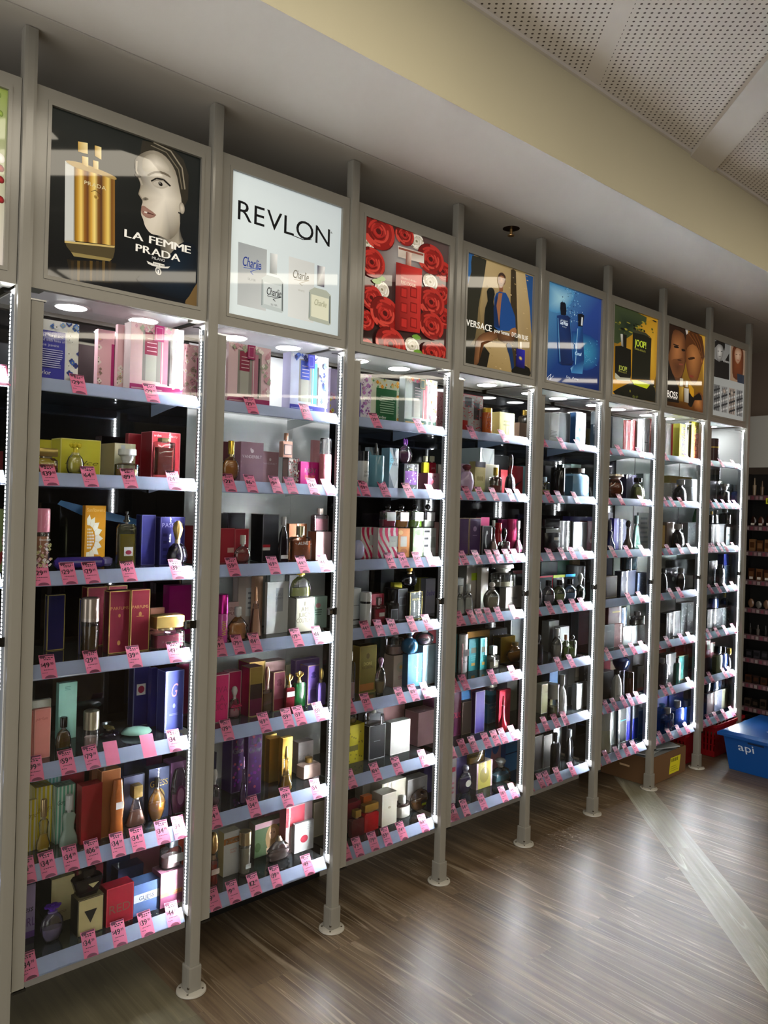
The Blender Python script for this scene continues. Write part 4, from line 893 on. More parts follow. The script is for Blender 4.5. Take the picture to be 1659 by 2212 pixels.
b 250 530 325 .10 0 dfe4d2 f | cream box with green back panel | r.22,.02,.92,.78,1f6a3c;F.0,.8,1,1,e89820,5ca468,f0d890;F.92,0,1,1,e89820,5ca468,f4f0d8;L.32,.2,.84,.62,a8d0b0,8;tYardley,.4,.12,.06,ffffff
b 588 892 318 .05 56 b9c4be,cdd8dc f | green gift set | W,0f3a28,1c2c28,a83840,c8a060
b 898 988 468 .09 14 e0a0ac f | pink animal-print box | P
@3 2 G
T 235:59.95 430:59.95 660:29.95 870:29.95 140:44.99
b 100 160 975 .16 0 28282c f | black carton behind white can
q 158 240 1035 .05 can d8dcdc,bh=.72 1c2024 | white spray can with black cap | tcity,.5,.6,.1,606468;tparis,.5,.45,.1,606468
b 245 336 1000 .15 40 a0acb4,c0ccd4 f | rear geometric silver box | g
b 440 526 1005 .09 76 a8b2ba,8cb8cc f | geometric silver box | g;tCITY,.5,.72,.07,586068;tPARIS,.5,.6,.07,586068
q 275 400 960 .05 can 7cb4cc,bh=.72 1a1c20,c=spike,bh=.72 | sky blue spray with black nozzle
b 583 714 1155 .085 62 24222c,1c1a20 f e=484850 | black polka dot box with purple panel | r.08,.18,.92,.72,6a2c8c;D24,e8e8ec,c8c0d0,e8e8ec;tmarc,.5,.8,.07,c8b878
q 527 662 918 .085 disc c8a8c8,l=7c3c74:.7 9438c0,c=pegs,bh=.72,on=1142 | round purple bottle on a dotted box
b 722 958 1145 .13 0 c4c0b8,bcb8b0 f e=302c2c | white and black striped box | r.7,0,.78,1,4a4648;r.02,.0,.08,1,2c2a2c
b 812 922 1245 .07 100 ecb4c4,e890a8 f | pink box with bow pattern | p0,.9,0,.1,.6,.5,d8687c;e.6,.8,.06,.05,c84860
q 760 818 1085 .085 wide e8d83c,bh=.55 e0dcc0,c=box,bh=.62,on=1240 | small yellow bottle on a pink box
q 820 882 1085 .085 wide b82038 e0dcc0,c=box,bh=.62,on=1240 | small crimson bottle on a pink box | tpink,.5,.5,.2,e8a0a8
@3 3 G
T 485:34.99 610:34.99 745:34.99 865:34.99
b 170 330 1765 .09 0 e0dcd8 f | pink zebra-wave box by the stile | z,c42858;r.5,.4,1,.75,b8b8b8
b 335 522 1770 .06 0 e4dedc f | pink zebra-wave box | z,cc2c60;r.56,.36,1,.72,b4b4b4;tROSE,.78,.55,.05,707070
b 527 637 1775 .07 0 c07838,d89048 f | orange patterned box | r.2,.36,.75,.72,b8b4a8;e.5,.2,.3,.1,a05828;e.2,.85,.2,.08,e0b070
b 668 770 1772 .07 26 94b088,7c9870 f | leafy green box | r.15,.36,.85,.72,b4b8ac;e.5,.85,.3,.1,5c8050;e.3,.15,.2,.1,a8c898
b 773 887 1772 .07 0 d0d4d0 f | white box with black bars | s4h,24262a;r.35,.3,.95,.68,b0b4b0
q 365 490 1545 .09 wide e4c8d0,l=c02c5c:.5 141214,c=ball,bh=.72,on=1772 | crimson bottle with black ball cap | r.25,.4,.95,.92,e0e0e0
q 495 614 1545 .09 wide e8dcc0,l=d8941c:.5 141214,c=ball,bh=.72,on=1772 | orange bottle with black ball cap | r.25,.4,.95,.92,dcdcda
q 628 748 1545 .09 wide d8e4c8,l=88c028:.5 141214,c=ball,bh=.72,on=1772 | lime bottle with black ball cap | r.3,.4,.98,.92,d0d2ce
q 755 862 1545 .09 wide dce0dc,l=c4c8c0:.5 141214,c=ball,bh=.72,on=1772 | colourless bottle with black ball cap | r.25,.4,.95,.92,d0ceca
b 855 912 1715 .17 0 b08c8c f | dim pink box behind bottles
q 112 214 1888 .045 ball c4c4ea c4c4ea,c=none,bh=1 | lilac rounded jar
@3 4 H
T 235:44.95 330:74.95 430:99.95 575:59.95 690:69.95
b 60 166 182 .09 0 dfe2e4 p | white carton | L.4,.5,.9,.56,a0a4a8,1;r.3,.12,.95,.15,202428
q 170 236 203 .06 can e2e6e8,bh=.68 e8eaec,x=1a1c22 | white spray with black collar
b 232 336 222 .12 0 9c1c38 f e=c85464 | crimson carton behind rosy bottle
q 256 357 245 .06 wide d88ca0,l=c03c5c:.85 d0b8bc,c=cyl,bh=.72 | rosy bottle with white label | r.35,.42,.8,.62,e8e0e2
b 110 222 40 .2 0 0e0e12 f e=303034 | rear black carton by the stile
b 445 522 182 .085 100 101014,0c0c10 f e=505058 | black box with square outline | r.15,.45,.85,.75,38383c;r.2,.49,.8,.71,101014
q 345 440 188 .05 wide 1e1e22,l=0c0c10:.9 0c0c0e,c=box,bh=.62 | black square bottle with framed label | r.2,.15,.85,.7,6c6c70;r.24,.2,.81,.65,17171b
b 525 624 204 .07 0 10201c,0c1414 f e=b8a040 | very dark green box with gold edges | tHAUTE,.5,.72,.08,988c50
q 474 588 15 .07 disc 0a0a0e caa23c,c=ball,bh=.66,on=192 | round black bottle with gold ball top
b 312 410 20 .22 0 14161a f | rear box with bright cut bottle
b 415 474 135 .18 0 c8c030 f | yellow sliver box
b 600 668 100 .18 0 b4ae54,a8a040 f | yellow box | 
b 650 722 105 .15 0 a0a0b0 f | grey box with violet flourish | ~bebe,.5,.6,.16,5c4c9c,.8
@3 5 H
T 110:29.99 235:29.99 485:89.95 590:109.95 675:44.95
q 60 118 648 .05 wide dcd8d8,l=c8a8b0:.5 e0e0e0,c=cyl,bh=.78 | narrow clear bottle by the stile
b 155 278 612 968 52 7c6c30,b8973c m e=cdb460 | olive gold box | e.5,.78,.1,.06,5c4c1c;tDORE,.5,.62,.06,c8b468;tILLUSION,.5,.54,.05,4c3c18;r0,.05,.9,.2,c0763c
q 276 350 690 .055 egg d8d0c0,l=a89c78:.5 c8a0c8,c=drop,bh=.74 | iridescent round bottle
b 412 518 682 920 72 c8b8b0,e0ccc4 f | blush box with daisy drawing | e.5,.62,.3,.16,b8b4a8;e.5,.62,.1,.06,e0b060;tDAISY,.5,.32,.05,a83860;tLOVE,.5,.26,.05,a83860
q 368 488 490 .08 jar e0dcdc,l=c8a8a8:.5 bfc0c4,c=drop,bh=.72,on=668 | clear domed bottle on a daisy box
b 518 626 672 .07 0 4c88b4,3c7098 f | quilted blue box
q 484 582 474 .07 ball 2c6c98 a8c0cc,c=ball,bh=.62,on=665 | blue round bottle with silver ball top
b 628 732 604 .07 38 a8c8d4,98bccc f e=d8e8ec | pale blue box
q 592 698 445 .07 ball d0ccd4,l=483850:.4 dcdce0,c=cluster,bh=.62,on=606 | crystal-cut round bottle on a blue box
b 345 420 530 .2 0 5c6c74 f | dim blue-grey box at the rear
b 562 745 465 .24 0 b02430 f | red circle-print box | e.3,.7,.3,.2,c83840;e.8,.3,.3,.25,c83840
@3 6 H
T 120:99.95 305:104.95 465:89.95 660:79.95
b 40 190 1212 1500 0 d0c01c f | yellow dotted box | D2a,8c8010,8c8010,8c8010;r0,.32,.7,.46,6c6414
q 74 134 1055 .08 ball e0d8b0,l=c8b04c:.4 d8c040,c=bow,bh=.7,on=1215 | round clear bottle with gold trim
b 228 348 1208 1462 42 16161a,0f0f12 f e=c0c0c4 | black studded box | L.3,.5,.7,.54,707078,1
q 200 326 1072 .08 jar e0e0e4,l=4c4c50:.15 c8c0b0,c=spike,bh=.7,on=1212 | clear notched bottle on a studded box
b 330 492 1052 .22 80 b08484,c89c9c f | rear dusty pink box
b 200 332 1090 .2 0 a0a0a4 f | rear pale grey box
b 390 532 1182 1425 48 bebcb8,cfd4d4 f e=e0dcd8 | white box with pink flower | e.6,.62,.17,.11,d8a094;e.78,.5,.13,.12,e8d8d4;e.5,.45,.15,.1,d8a89c;L.05,.6,.35,.62,909090,1
b 594 732 1108 1360 98 e0b0b4,d8a0a8 f e=ecc8c8 | large blush pink box
b 484 640 1010 .24 0 1c1c22 f | rear black pack
b 590 742 950 .26 0 7c1c5c f | rear plum box
@3 7 H
T 80:34.95 170:79.95 285:79.95 385:59.95 500:74.95 660:64.95
b 60 166 1790 .12 0 7c1828 f | wine carton behind gold-capped bottle
q 84 184 1828 2040 wide 5a1018 d8b050,c=box,bh=.68 | dark cherry bottle with gold block cap | 
b 185 248 1735 .12 0 c85c20 f | orange carton sliver
q 172 288 1778 2000 wide a8141c d0a040,c=flat,bh=.68 | red bottle with wide gold cap
b 450 592 1480 .26 0 4c4a54 f | rear smoky carton
b 180 452 1560 .21 0 ccc6b8 f e=e0dccc | rear pair of ivory boxes
b 324 510 1640 .14 110 c9c2b2,d8d0c0 f e=e0dccc | ivory box on the step behind
b 326 434 1722 1960 74 d2cbba,ded6c4 f e=e8e2d4 | tall ivory box | e.5,.55,.1,.04,a89c84
q 430 522 1725 1890 jar e4e2dc,bh=.6 e0e0dc,x=3a2c28,bh=.6 | clear jar bottle with brown band
b 506 660 1615 .13 0 b4b2b0,c8c8c4 f e=dcdcd8 | silver-white box | L.65,.6,.9,.66,707070,1
q 528 668 1672 1850 disc dcb890,l=a87838:.5 dcb890,c=none,bh=1 | amber ring-shaped bottle | e.6,.4,.16,.12,3c3028;r.5,.25,.72,.36,c8d820
b 636 726 1440 .22 0 5c54b0 f | periwinkle rear box
@4 1 I
T 305:19.95 620:34.95
b 150 378 318 .07 0 b0a8ac f e=c84858 | red print window gift set | r.02,.02,.18,.6,b4b4b8;r.1,.02,.34,.3,b02028;r.38,.05,.6,.9,c8ccd4;r.6,.35,.85,.8,38343c;r.2,.66,.5,.92,2c2c30;P2
b 335 388 515 .09 0 e86c30 f | small orange box | P
q 386 462 470 .05 can f07838,bh=.82 d8b040 | orange patterned bottle with gold cap | P
b 545 694 503 .06 0 d4c87c f | yellow-cream carton with line print | L.25,.4,.7,.7,8c8448,2;r.4,.1,.44,.6,8c8448;r.6,.1,.64,.6,8c8448
b 744 822 610 .09 0 a08470 f | small tan box
q 745 832 490 .14 wide 3a342c,bh=.8 caa850 | dark bottle with gold sides
@4 2 I
T 150:49.95 265:44.95 390:21.95 525:31.95 690:19.95 770:29.95
b 343 482 862 .15 190 b9bec0,d2d8da f e=dfe4e4 | large silver-white box | x
b 150 250 1020 .11 0 cdb4d4 f | lilac carton
q 165 306 1030 .05 hex d8bce0,bh=.74 8c4850,c=drop,bh=.74 | lilac faceted bottle with wine cap
b 300 402 998 .09 0 c9bc78 f | mustard box with rings | r0,.82,1,1,18181a;e.3,.45,.12,.08,a09450;e.5,.45,.12,.08,a09450;e.7,.45,.12,.08,a09450
b 400 532 1025 .10 0 c4c2ac,d8d4c0 f e=e4e0cc | cream carton with gold-capped bottle before it
q 458 552 1060 .05 wide d8d0c0,l=8c4838:.5 cfae48,c=cyl,bh=.62 | clear and wine bottle with gold cap
b 480 622 932 .16 0 1a1a1e f e=48484c | tall black box
b 555 625 1080 .10 0 a01c28 f | red and black carton
q 610 692 928 .05 flask 241c24 c8b8b4,c=drop,bh=.5,g=1 | black bottle with crystal cap
b 688 776 1042 .09 0 cc2c38 f | bright red box with black swoosh | p0,.2,0,.3,1,.5,181818
b 776 812 1045 .12 0 7cb0c4 f | light blue carton
@4 3 I
T 140:16.95 220:16.95 355:34.95 485:29.95 565:34.95 660:19.95 740:44.95
b 140 234 1562 .08 0 4c2c60 f e=c8a890 | purple box edged in copper
b 241 352 1562 .08 0 44285c f e=c8a890 | purple box with crest | e.5,.7,.16,.07,8c6ca0;L.3,.5,.7,.54,8c6ca0,1
b 355 438 1555 .16 0 8c2440 f | rear wine and pink box | r0,.7,1,1,b83870
b 373 462 1640 .07 15 1c1c24 f e=b0b0b8 | black box with silver figure | e.45,.5,.12,.3,a8a8b0;e.5,.75,.1,.08,a8a8b0;e.52,.5,.09,.2,1c1c24
q 448 514 1585 .05 vase e4dcdc,l=b89c94:.5 dcd8d8,c=cyl,bh=.8 | clear waisted bottle
q 504 552 1610 .06 can c83038,bh=.66 b81828 | slim red bottle
q 546 632 1662 .05 wide dcd4d4,l=58303c:.7 1c1a1e,c=drop,bh=.48 | small clear bottle with pearl top
b 562 626 1575 .14 0 b01c78 f | rear magenta carton
q 634 702 1572 .07 can e0407c,bh=.7 e44c88 | hot pink canister
q 690 762 1590 .05 vase ecd0dc,l=e060a0:.6 d8e0dc,c=cyl,bh=.72 | pink and green striped glass bottle
@4 4 J
T 150:9.99 215:9.99 320:9.99 400:29.95 480:19.95 570:44.95 710:34.95
q 148 216 105 .05 flask e4e8e8,l=d4d8d4:.8 e8ecec,c=cyl,bh=.72 | clear bottle with white cap by the stile
q 216 292 92 .06 flask e4e8e8,l=d4d8d4:.8 e8ecec,c=cyl,bh=.72 | clear bottle with white cap beside box
b 145 212 40 .14 0 b8b8b8 f e=484448 | rear grey framed carton
b 238 382 -100 .15 0 c4bcb4,b8b4ae f | tall white box with lime sticker | r.3,.62,.72,.78,bcd82c
b 372 438 -60 .12 0 ccc4ba f | white carton with fine print
q 424 552 72 .05 egg dcdcd4,l=ccc8b8:.7 e4e0d8,c=ball,bh=.76 | fluted oval bottle with pearl top
b 604 748 118 .08 58 c2bcb8,d0ccc6 f e=dcd8d4 | white box with small print | L.3,.4,.75,.5,787470,2
q 486 662 -90 .10 jar e8e8e0,l=b8b4a0:.4 e0dcd8,c=crown,bh=.66,on=112 | ornate jar bottle on a white box
b 664 766 -30 .17 0 1c2028 f | rear black box with red top | r0,.9,1,1,7c2830
@4 5 J
T 165:11.95 255:9.95 510:29.95 700:44.95
b 90 152 560 .15 0 2a7c84 f | rear teal carton
q 156 228 548 905 can e4e4e6,bh=.86 e8e8ea | white and pink spray can with black label | r.3,.5,.95,.7,18181c;~Charlie,.5,.35,.08,585858,.7;r0,0,.15,.9,e0a8ac
b 262 356 602 895 36 14909c,0e7884 f | teal box with gold stamp on the left | r.25,.55,.8,.72,3c5c4c;r.3,.15,.7,.24,b09448;L.2,.3,.8,.5,30a8b0,3
b 358 438 592 885 0 1594a0,0e7884 f | teal box with gold stamp on the right | r.2,.55,.8,.72,3c5c4c;r.3,.15,.7,.24,b09448;L.2,.3,.8,.5,30a8b0,3
q 432 528 660 875 wide dce0dc,l=bcb8a4:.6 dce4e4,c=box,bh=.58 | pale square bottle with clear cap
b 556 686 582 820 70 c09c38,2c4c3c m e=dcc070 | gold and green box
q 592 738 622 815 heart f0dcb8,l=dca040:.7 e0c890,c=cyl,bh=.8 | amber teardrop bottle
b 246 450 535 .2 0 6c4c1c m | rear bronze box
b 452 608 515 .22 0 2a2824 f e=585850 | black box with white diamonds | p.2,.85,.3,.75,.2,.65,c8c8c8;p.5,.85,.6,.75,.5,.65,c8c8c8;p.75,.85,.85,.75,.75,.65,c8c8c8
b 648 762 395 .26 0 b4bcc4 f | rear white box
@4 6 J
T 135:24.95 240:59.95 335:49.95 455:49.95 540:49.95 610:29.95 700:44.95
b 60 186 1098 .13 0 6c1c4c f e=90406c | plum box with neon script | ~touch,.7,.5,.2,f03c6c,1
q 104 222 1260 1450 wide e4d0dc,l=c890ac:.6 5c1c4c,c=spike,bh=.75 | pink square glass bottle with plum tip
b 165 278 995 .22 0 2a6ca4 f | rear azure box
b 205 328 1182 .12 44 7c706c,685a58 f e=b0a090 | taupe box
q 246 362 1268 1430 egg e0dcd8,l=bca8a4:.5 dcd8d4,c=ball,bh=.66 | clear faceted round bottle with globe top
b 320 404 1085 .10 66 5848a4,542c6c f e=b09cc0 | violet-blue box
b 438 554 1196 1375 40 4888a8,2c8cc4 f e=78b0cc | sky blue box with pale title | tVERSACE,.5,.78,.13,a8c4c8;L.25,.5,.7,.56,88b0c0,1
q 404 516 1000 .075 urn 3a7484,bh=.6 c8beae,c=crown,bh=.62,on=1182 | teal urn bottle with silver crown top
b 540 642 1075 .10 30 cc3448,ac2438 f | coral red box with script | ~Eau,.5,.5,.12,7c1828,.5
q 548 604 1120 .06 vase c81c34 b01828,c=spike,bh=.7 | curvy red bottle
b 448 612 945 .24 0 1c1c20 f | rear black cartons
b 612 706 925 .24 0 848478 f | rear grey carton
b 280 420 1000 .23 0 6c1c24 f | rear dark red pack
@4 7 J
T 100:19.95 155:19.95 260:54.95 420:54.95 610:34.95 700:44.95
b 70 142 1705 .07 0 d8d0d4 f e=c8a0a8 | white box with red print | r.2,.7,.9,.8,d83c58;L.2,.2,.8,.5,d890a0,3
b 140 248 1690 .12 20 584c94,403870 f | purple box behind violet bottle
q 148 278 1748 2030 egg c8c4e0,l=5c4c90:.8 c4c0d8,c=ball,bh=.74 | violet orb bottle with crystal top | e.55,.5,.2,.16,a8a4a0
b 334 478 1748 1990 86 b9a848,cdb4c4 f | pink box with yellow-green front | e.5,.5,.3,.3,948838;r0,0,.1,1,d8b8cc;r.9,0,1,1,d8b8cc
q 236 384 1540 .085 wide ecd870,l=dcb828:.5 d8b860,c=cyl,bh=.68,on=1722 | yellow bottle on a pink box
q 480 626 1688 1915 flask c8dce0,l=6ca8bc:.5 e4e4e0,c=drop,bh=.6 | aqua bottle with white tulip stopper
b 594 712 1560 1830 0 3c84cc,2c6cb4 f | azure box | r0,.6,1,.64,1c3c6c
b 382 562 1480 .2 0 c08c9c f | rear pink and blue print box | e.3,.6,.2,.3,4880c4;e.7,.7,.2,.25,3468b0;e.6,.85,.15,.1,d8e0e8
b 440 566 1640 .22 0 2c5c84 f | low rear blue box
@5 1 K
T 220:34.95 400:19.95 565:29.95
b 150 238 298 .10 0 5c5040 f | animal-print carton | D8,181410,201a14,a89468
b 250 332 314 .06 0 b8bcbc,a8acac f e=dce0e0 | pale grey carton with text back | L.1,.15,.9,.4,686c6c,5
b 334 442 310 .08 0 50565e f e=c8ccd0 | slate carton
b 498 590 308 .06 62 d0d6e0,3c78bc f e=b8c8dc | white and blue box with handprint | r.3,.4,.62,.52,4c88d8;e.2,.15,.3,.1,4870c0
q 662 722 310 .12 can 3c4c58 a8b4bc | rear dark cylinder
@5 2 K
T 170:24.95 275:34.95 375:49.95 530:59.95
b 150 206 820 .15 0 8cb4c0 f | pale aqua carton
q 168 238 930 .05 wide d4e0dc,l=c8c028:.45 c8e0e8,c=cyl,bh=.7 | small bottle with yellow base
b 206 302 820 .11 0 1e2028 f | slim black carton
q 300 382 840 .06 can 16181c,bh=.9 101214 | all black canister
b 372 452 812 .11 0 26383c f | dark teal carton | ~e,.6,.4,.12,b8c8c8,.3
b 452 545 806 .14 0 9cc4bc f | pale teal carton
q 456 614 845 .05 block 88b8e0,bh=.78 4c443c,c=box,bh=.78 | wide pale blue bottle with patterned cap
@5 3 K
T 165:29.95 290:44.95 405:34.95 500:39.95 600:34.95
b 130 190 1345 .14 0 22242c f | black carton by the stile
q 182 330 1330 .05 wide 14141a 0e0e12,c=flat,bh=.72 | black bottle with steel shoulder | r.0,.82,1,.98,8c9094;r.55,.5,.85,.62,e4e4e4
b 330 466 1350 .09 0 14181c f e=2c3034 | broad black carton
b 466 602 1360 .08 0 a4a8b0,b0b4bc f e=dcdfe4 | silver-grey carton
b 604 692 1352 .10 0 884050 f e=a06070 | mauve carton with emblem | e.5,.3,.2,.08,c89ca4
b 442 655 1308 .2 0 443c88 f | rear indigo box
@5 4 K
T 160:34.95 285:34.95 405:34.95 515:29.95 600:29.95
b 140 278 1880 .10 0 1c181c,181418 f | black box with red rim | r0,.94,1,1,c02838;r.94,0,1,1,c02838
b 282 394 1870 .10 0 1c1c18 f | black box with lime rim | r0,.9,1,1,b8c828
b 398 498 1862 .10 0 18202a f | black box with azure rim | r0,.9,1,1,3894c8
q 120 174 1930 .045 egg c8ccd4,l=8c9098:.5 18181c,c=cyl,bh=.74 | smoky oval bottle by the stile
q 205 312 1920 .045 egg d0d4e0,l=a8aab8:.6 141418,c=cyl,bh=.74 | clear oval bottle with black cap
q 312 416 1915 .045 egg d8e0cc,l=b8c890:.6 141418,c=cyl,bh=.74 | green-tinted oval bottle with black cap
q 416 524 1905 .045 egg d0dcec,l=88b0dc:.6 141418,c=cyl,bh=.74 | blue-tinted oval bottle with black cap
q 510 590 1852 .05 ball 142420 d0d4d4,c=drop,bh=.6 | dark orb bottle with curled silver top
b 312 442 1675 .21 0 2c8c60 f | rear green box
b 448 534 1668 .19 0 c8b088 f | rear sand-coloured carton
q 438 546 1772 .13 can 4c5050 8c9094 | grey steel canister
b 165 320 1745 .18 0 4c5458 f | rear glassy grey box
@5 5 L
T 185:34.95 440:54.95 580:34.95
q 130 206 370 .05 wide 16161a 303034,c=drop,bh=.68 | black bottle by the stile
b 284 398 225 500 78 c4c8c8,d0d4d4 f | white box with slim initials | tck,.5,.22,.2,505458
q 322 438 300 .06 egg dce0e0,l=c4c4c4:.7 c8ccd0,c=cyl,bh=.72 | clear rounded bottle with white cap
q 440 512 375 .05 wide d8e4cc,l=84a85c:.7 a07050,c=cyl,bh=.76 | green glass bottle with copper cap
q 508 588 372 .045 wide d8e4cc,l=94b06c:.6 1a1a1c,c=ball,bh=.74 | green glass bottle with black ball
b 415 516 290 .12 0 a8acac f | small silver carton
b 398 520 60 .22 0 18202a f e=48505c | rear midnight carton
b 520 620 70 .2 0 1c242c f e=505860 | rear midnight box
b 622 740 60 .22 0 5c2430 f | rear wine and black box
@5 6 L
T 165:24.95 285:49.95 405:54.95 505:34.95
b 202 328 945 1275 74 b4ac80,d8d4bc f e=e4e0c8 | khaki and cream box | tTOMMY,.5,.72,.05,8c845c
q 318 392 935 .05 can c8ccb8,l=b0b898:.6 c8d0cc,bh=.55 | slim glass bottle with silver cap
q 384 474 830 .06 flask c4c8c8,bh=.62 a8acac,c=cyl,bh=.72 | tall silver-white bottle
b 494 600 968 1185 44 b8bcbc,c8ccd0 f e=dce0e0 | silver-white box
b 604 672 940 .06 0 c8ccd0 f e=9ca0a4 | narrow white carton
b 676 736 922 .07 0 c4c8cc f e=9ca0a4 | second narrow white carton
b 290 384 780 .14 90 5c80b4,384c68 f | blue patterned box
b 398 500 712 .18 60 9ca4ac f | rear silver carton
b 505 578 700 .18 0 a8b0b8 f | rear white carton
b 580 645 690 .18 0 b4b8b8 f | rear carton with white label | r.1,.6,.9,.95,e4e4e0;r0,0,1,.5,2c3040
b 682 760 730 .15 0 3c4048 f | dark floral-print box | D10,808488,909498,70747c
@5 7 L
T 105:34.95 235:64.95 310:54.95 425:54.95 590:31.95
b 122 220 1535 1930 24 5c5450,403a38 m e=a8a49c | bronze-grey metallic box on the left
b 223 318 1528 1900 0 64605c,403a38 m e=b4b0a8 | bronze-grey metallic box on the right
q 320 398 1488 .05 wide 1c1c1c,bh=.72 44464a,c=cyl,bh=.72 | black glass bottle with steel pump
b 340 428 1385 .12 0 9ca0a4 m e=c8ccd0 | chrome box
q 486 556 1450 .09 flask 24282c a0a4a8,c=cyl,bh=.74 | dark bottle on a clear stand
b 494 586 1300 .2 0 50545c f e=c4c8cc | rear slate box with white edge
@6 1 K
T 835:19.95 950:24.95 1140:29.95
b 850 948 350 .07 0 4c4c50 f e=a0a4a8 | clear-wrapped black carton
b 958 1016 385 .08 0 b01c28 f | narrow red carton on the left
b 1018 1078 385 .08 0 a41824 f | narrow red carton on the right
b 1080 1138 372 .07 0 c8ccd0 f | white carton with thin sign | L.3,.3,.9,.34,404448,1
b 1142 1202 368 .07 0 ccd0d4 f | white carton beside red | L.2,.3,.8,.34,404448,1
b 1204 1262 372 .07 0 b82430 f | red carton at shelf end
@6 2 K
T 835:24.95 960:34.95 1160:29.95
b 790 842 828 .12 0 342c34 f | dim plum carton
q 845 982 905 .05 hex c8803c,l=8c4414:.85 d8ccb8,c=crown,bh=.8 | amber faceted bottle with clear crown
b 878 985 900 .14 0 3c2c20 f | brown carton behind amber bottle
b 985 1082 905 .09 0 342f50 f e=606078 | violet-black carton
q 1060 1152 940 .05 flask d8e0c4,l=b0bc84:.8 181a18,c=cyl,bh=.76 | pale green bottle with black cap
b 1142 1240 898 .2 0 94a4a4 f | rear frosted glass carton
@6 3 K
T 800:24.95 885:29.95 1030:24.95 1170:24.95
b 785 850 1270 .15 0 a8acb4 f | rear silver carton by the stile
q 806 872 1338 .05 vase 1c2868,bh=.7 8c90a8,c=spike,bh=.62 | cobalt bottle with silver tip
b 862 912 1325 .1 0 2c2ca4 f | cobalt carton
b 914 980 1335 .1 0 2a2c60 f | navy carton
q 978 1034 1345 .05 vase 6c5c50,bh=.7 3c3430,c=ball,bh=.7 | brown torso-shaped bottle
q 1028 1092 1298 .1 cone 7ca49c 5c7c78,c=cyl,bh=.7 | sea green cone bottle
b 1096 1198 1270 .08 14 a4b0b4 f e=c8d0d4 | silver wood-grain box | L.1,.1,.9,.9,7c8c90,6
@6 4 K
T 1045:34.95 1150:34.95
b 784 892 1882 .07 0 4c4438 f e=a89c80 | brown carton
b 784 846 1640 .19 0 1c2850 f | rear tall navy carton
b 932 1078 1832 .08 62 343e5c,1e2840 f e=5c6c8c | dark blue box | 
q 954 1062 1640 .09 wide 3c6c84,l=2c6478:.8 284460,c=flat,bh=.86,on=1818 | teal glass block bottle on a blue box
b 1084 1172 1850 .07 0 6c7c9c f e=90a0bc | mottled steel blue box | D30,b8c4dc,8898b8,c8d0e4
@6 5 L
T 905:34.95 1000:24.95 1175:31.95 1285:29.95 1395:34.95
b 918 1030 266 .08 20 2a2c30 f e=8c8c90 | dark carton with grey title | L.3,.7,.7,.74,808080,1
b 1034 1122 256 .08 0 6c1c24 f e=8c4448 | wine red carton | tHEAT,.5,.4,.14,9c5c58
b 968 1112 28 .09 36 4c0c14,641420 f on=248 e=7c2c30 | dark red box stacked on top | r.3,.55,.95,.62,b08c48
b 1114 1176 72 .09 0 1c4c7c f on=262 | blue box stacked on top | D12,5090c0,102c50,3c7cb0
b 1130 1226 285 .08 0 9ca4a8 f e=c4c8cc | first clear-wrapped grey box
b 1230 1302 278 .08 0 a0a8ac f e=c4c8cc | second clear-wrapped grey box
b 1306 1392 268 .08 0 b0b8bc f e=d0d4d8 | third clear-wrapped grey box | D14,e4e8ec,8c949c,c8ccd4
q 1238 1348 110 .09 wide c8c8c4,l=8c8c84:.6 c8ccd0,c=cyl,bh=.66,on=268 | clear square bottle stacked on top
@6 6 L
T 890:24.95 985:29.95 1075:31.95 1180:34.95 1255:34.95 1340:29.95
b 888 1018 808 .09 0 1c1c1e f e=8c8c8c | smoked black box
q 1018 1104 775 .05 flask d0d4d4 24262a,c=cyl,bh=.84 | white bottle with black cap | tSPORT,.4,.2,.07,303438
b 1090 1188 792 .09 0 24223c f e=4c4c6c | midnight violet box
q 1058 1170 560 .09 urn 0f2c64 b0b4b8,c=cyl,bh=.68,on=790 | deep blue bottle stacked on top
q 1190 1244 795 .05 can 4c1c14,bh=.75 2c1410 | brown cylinder bottle
b 1296 1362 738 .08 62 a8acac,303830 f | grey box with red lower edge | r0,0,1,.12,d87878
b 880 985 640 .2 0 7c2028 f | rear red and black carton
b 985 1060 680 .2 0 b0a890 f | rear buff carton
b 1175 1245 585 .2 0 8c9098 f | rear grey tube box
@6 7 L
T 875:29.95 980:34.95 1105:49.95 1205:39.95 1300:34.95
q 868 988 1195 .06 can b8b8a4,bh=.5 c8ccc8 | pale cream cylinder bottle
b 985 1060 1190 .10 30 a4acac,c4ccd0 f e=d8dce0 | clear-wrapped white carton
b 1062 1164 1212 .09 0 1c2426 f e=c8ccd0 | black box in clear wrap | r0,.6,1,.63,2c98a8
b 1168 1224 1185 .09 0 7c7ca4 f e=c8ccd8 | lavender to blue carton | r0,0,1,.55,3434c4
b 1226 1302 1165 .08 0 9ca0a8 f e=c8ccd0 | silver and cobalt carton | r0,0,1,.58,1c2c9c
b 1304 1396 1245 .11 0 1c2c4c f e=4c5c7c | navy box at shelf end
@7 1 M
T 255:24.95 495:24.95
b 225 300 258 .08 0 b8b4b8 f | white box with red edge | r.75,0,1,1,c01c30
b 300 368 262 .12 0 3c3c38 f | dark olive carton
b 368 446 262 .06 0 c8c438 f | yellow and black spirit box | VLOMANI,.5,.5,.8,303028
b 492 588 240 .05 30 c8c03c,1c1c18 f e=e0d860 | orange and yellow box | r.0,.0,.85,.7,d8733c;VLOMANI,.45,.5,.8,8c5424
@7 2 M
T 255:19.95 330:24.95 425:44.95
b 208 282 880 .08 0 989ca0 f e=c8ccd0 | plain grey carton
b 285 342 880 .08 0 8c9094 f e=c8ccd0 | silver textured carton | D20,d4d8dc,686c70,b0b4b8
q 345 438 848 .05 flask 101216 a8acb0,c=cyl,bh=.72 | black bottle with silver neck
q 458 548 842 .06 can a0a8b0 b8c0c8 | chrome canister
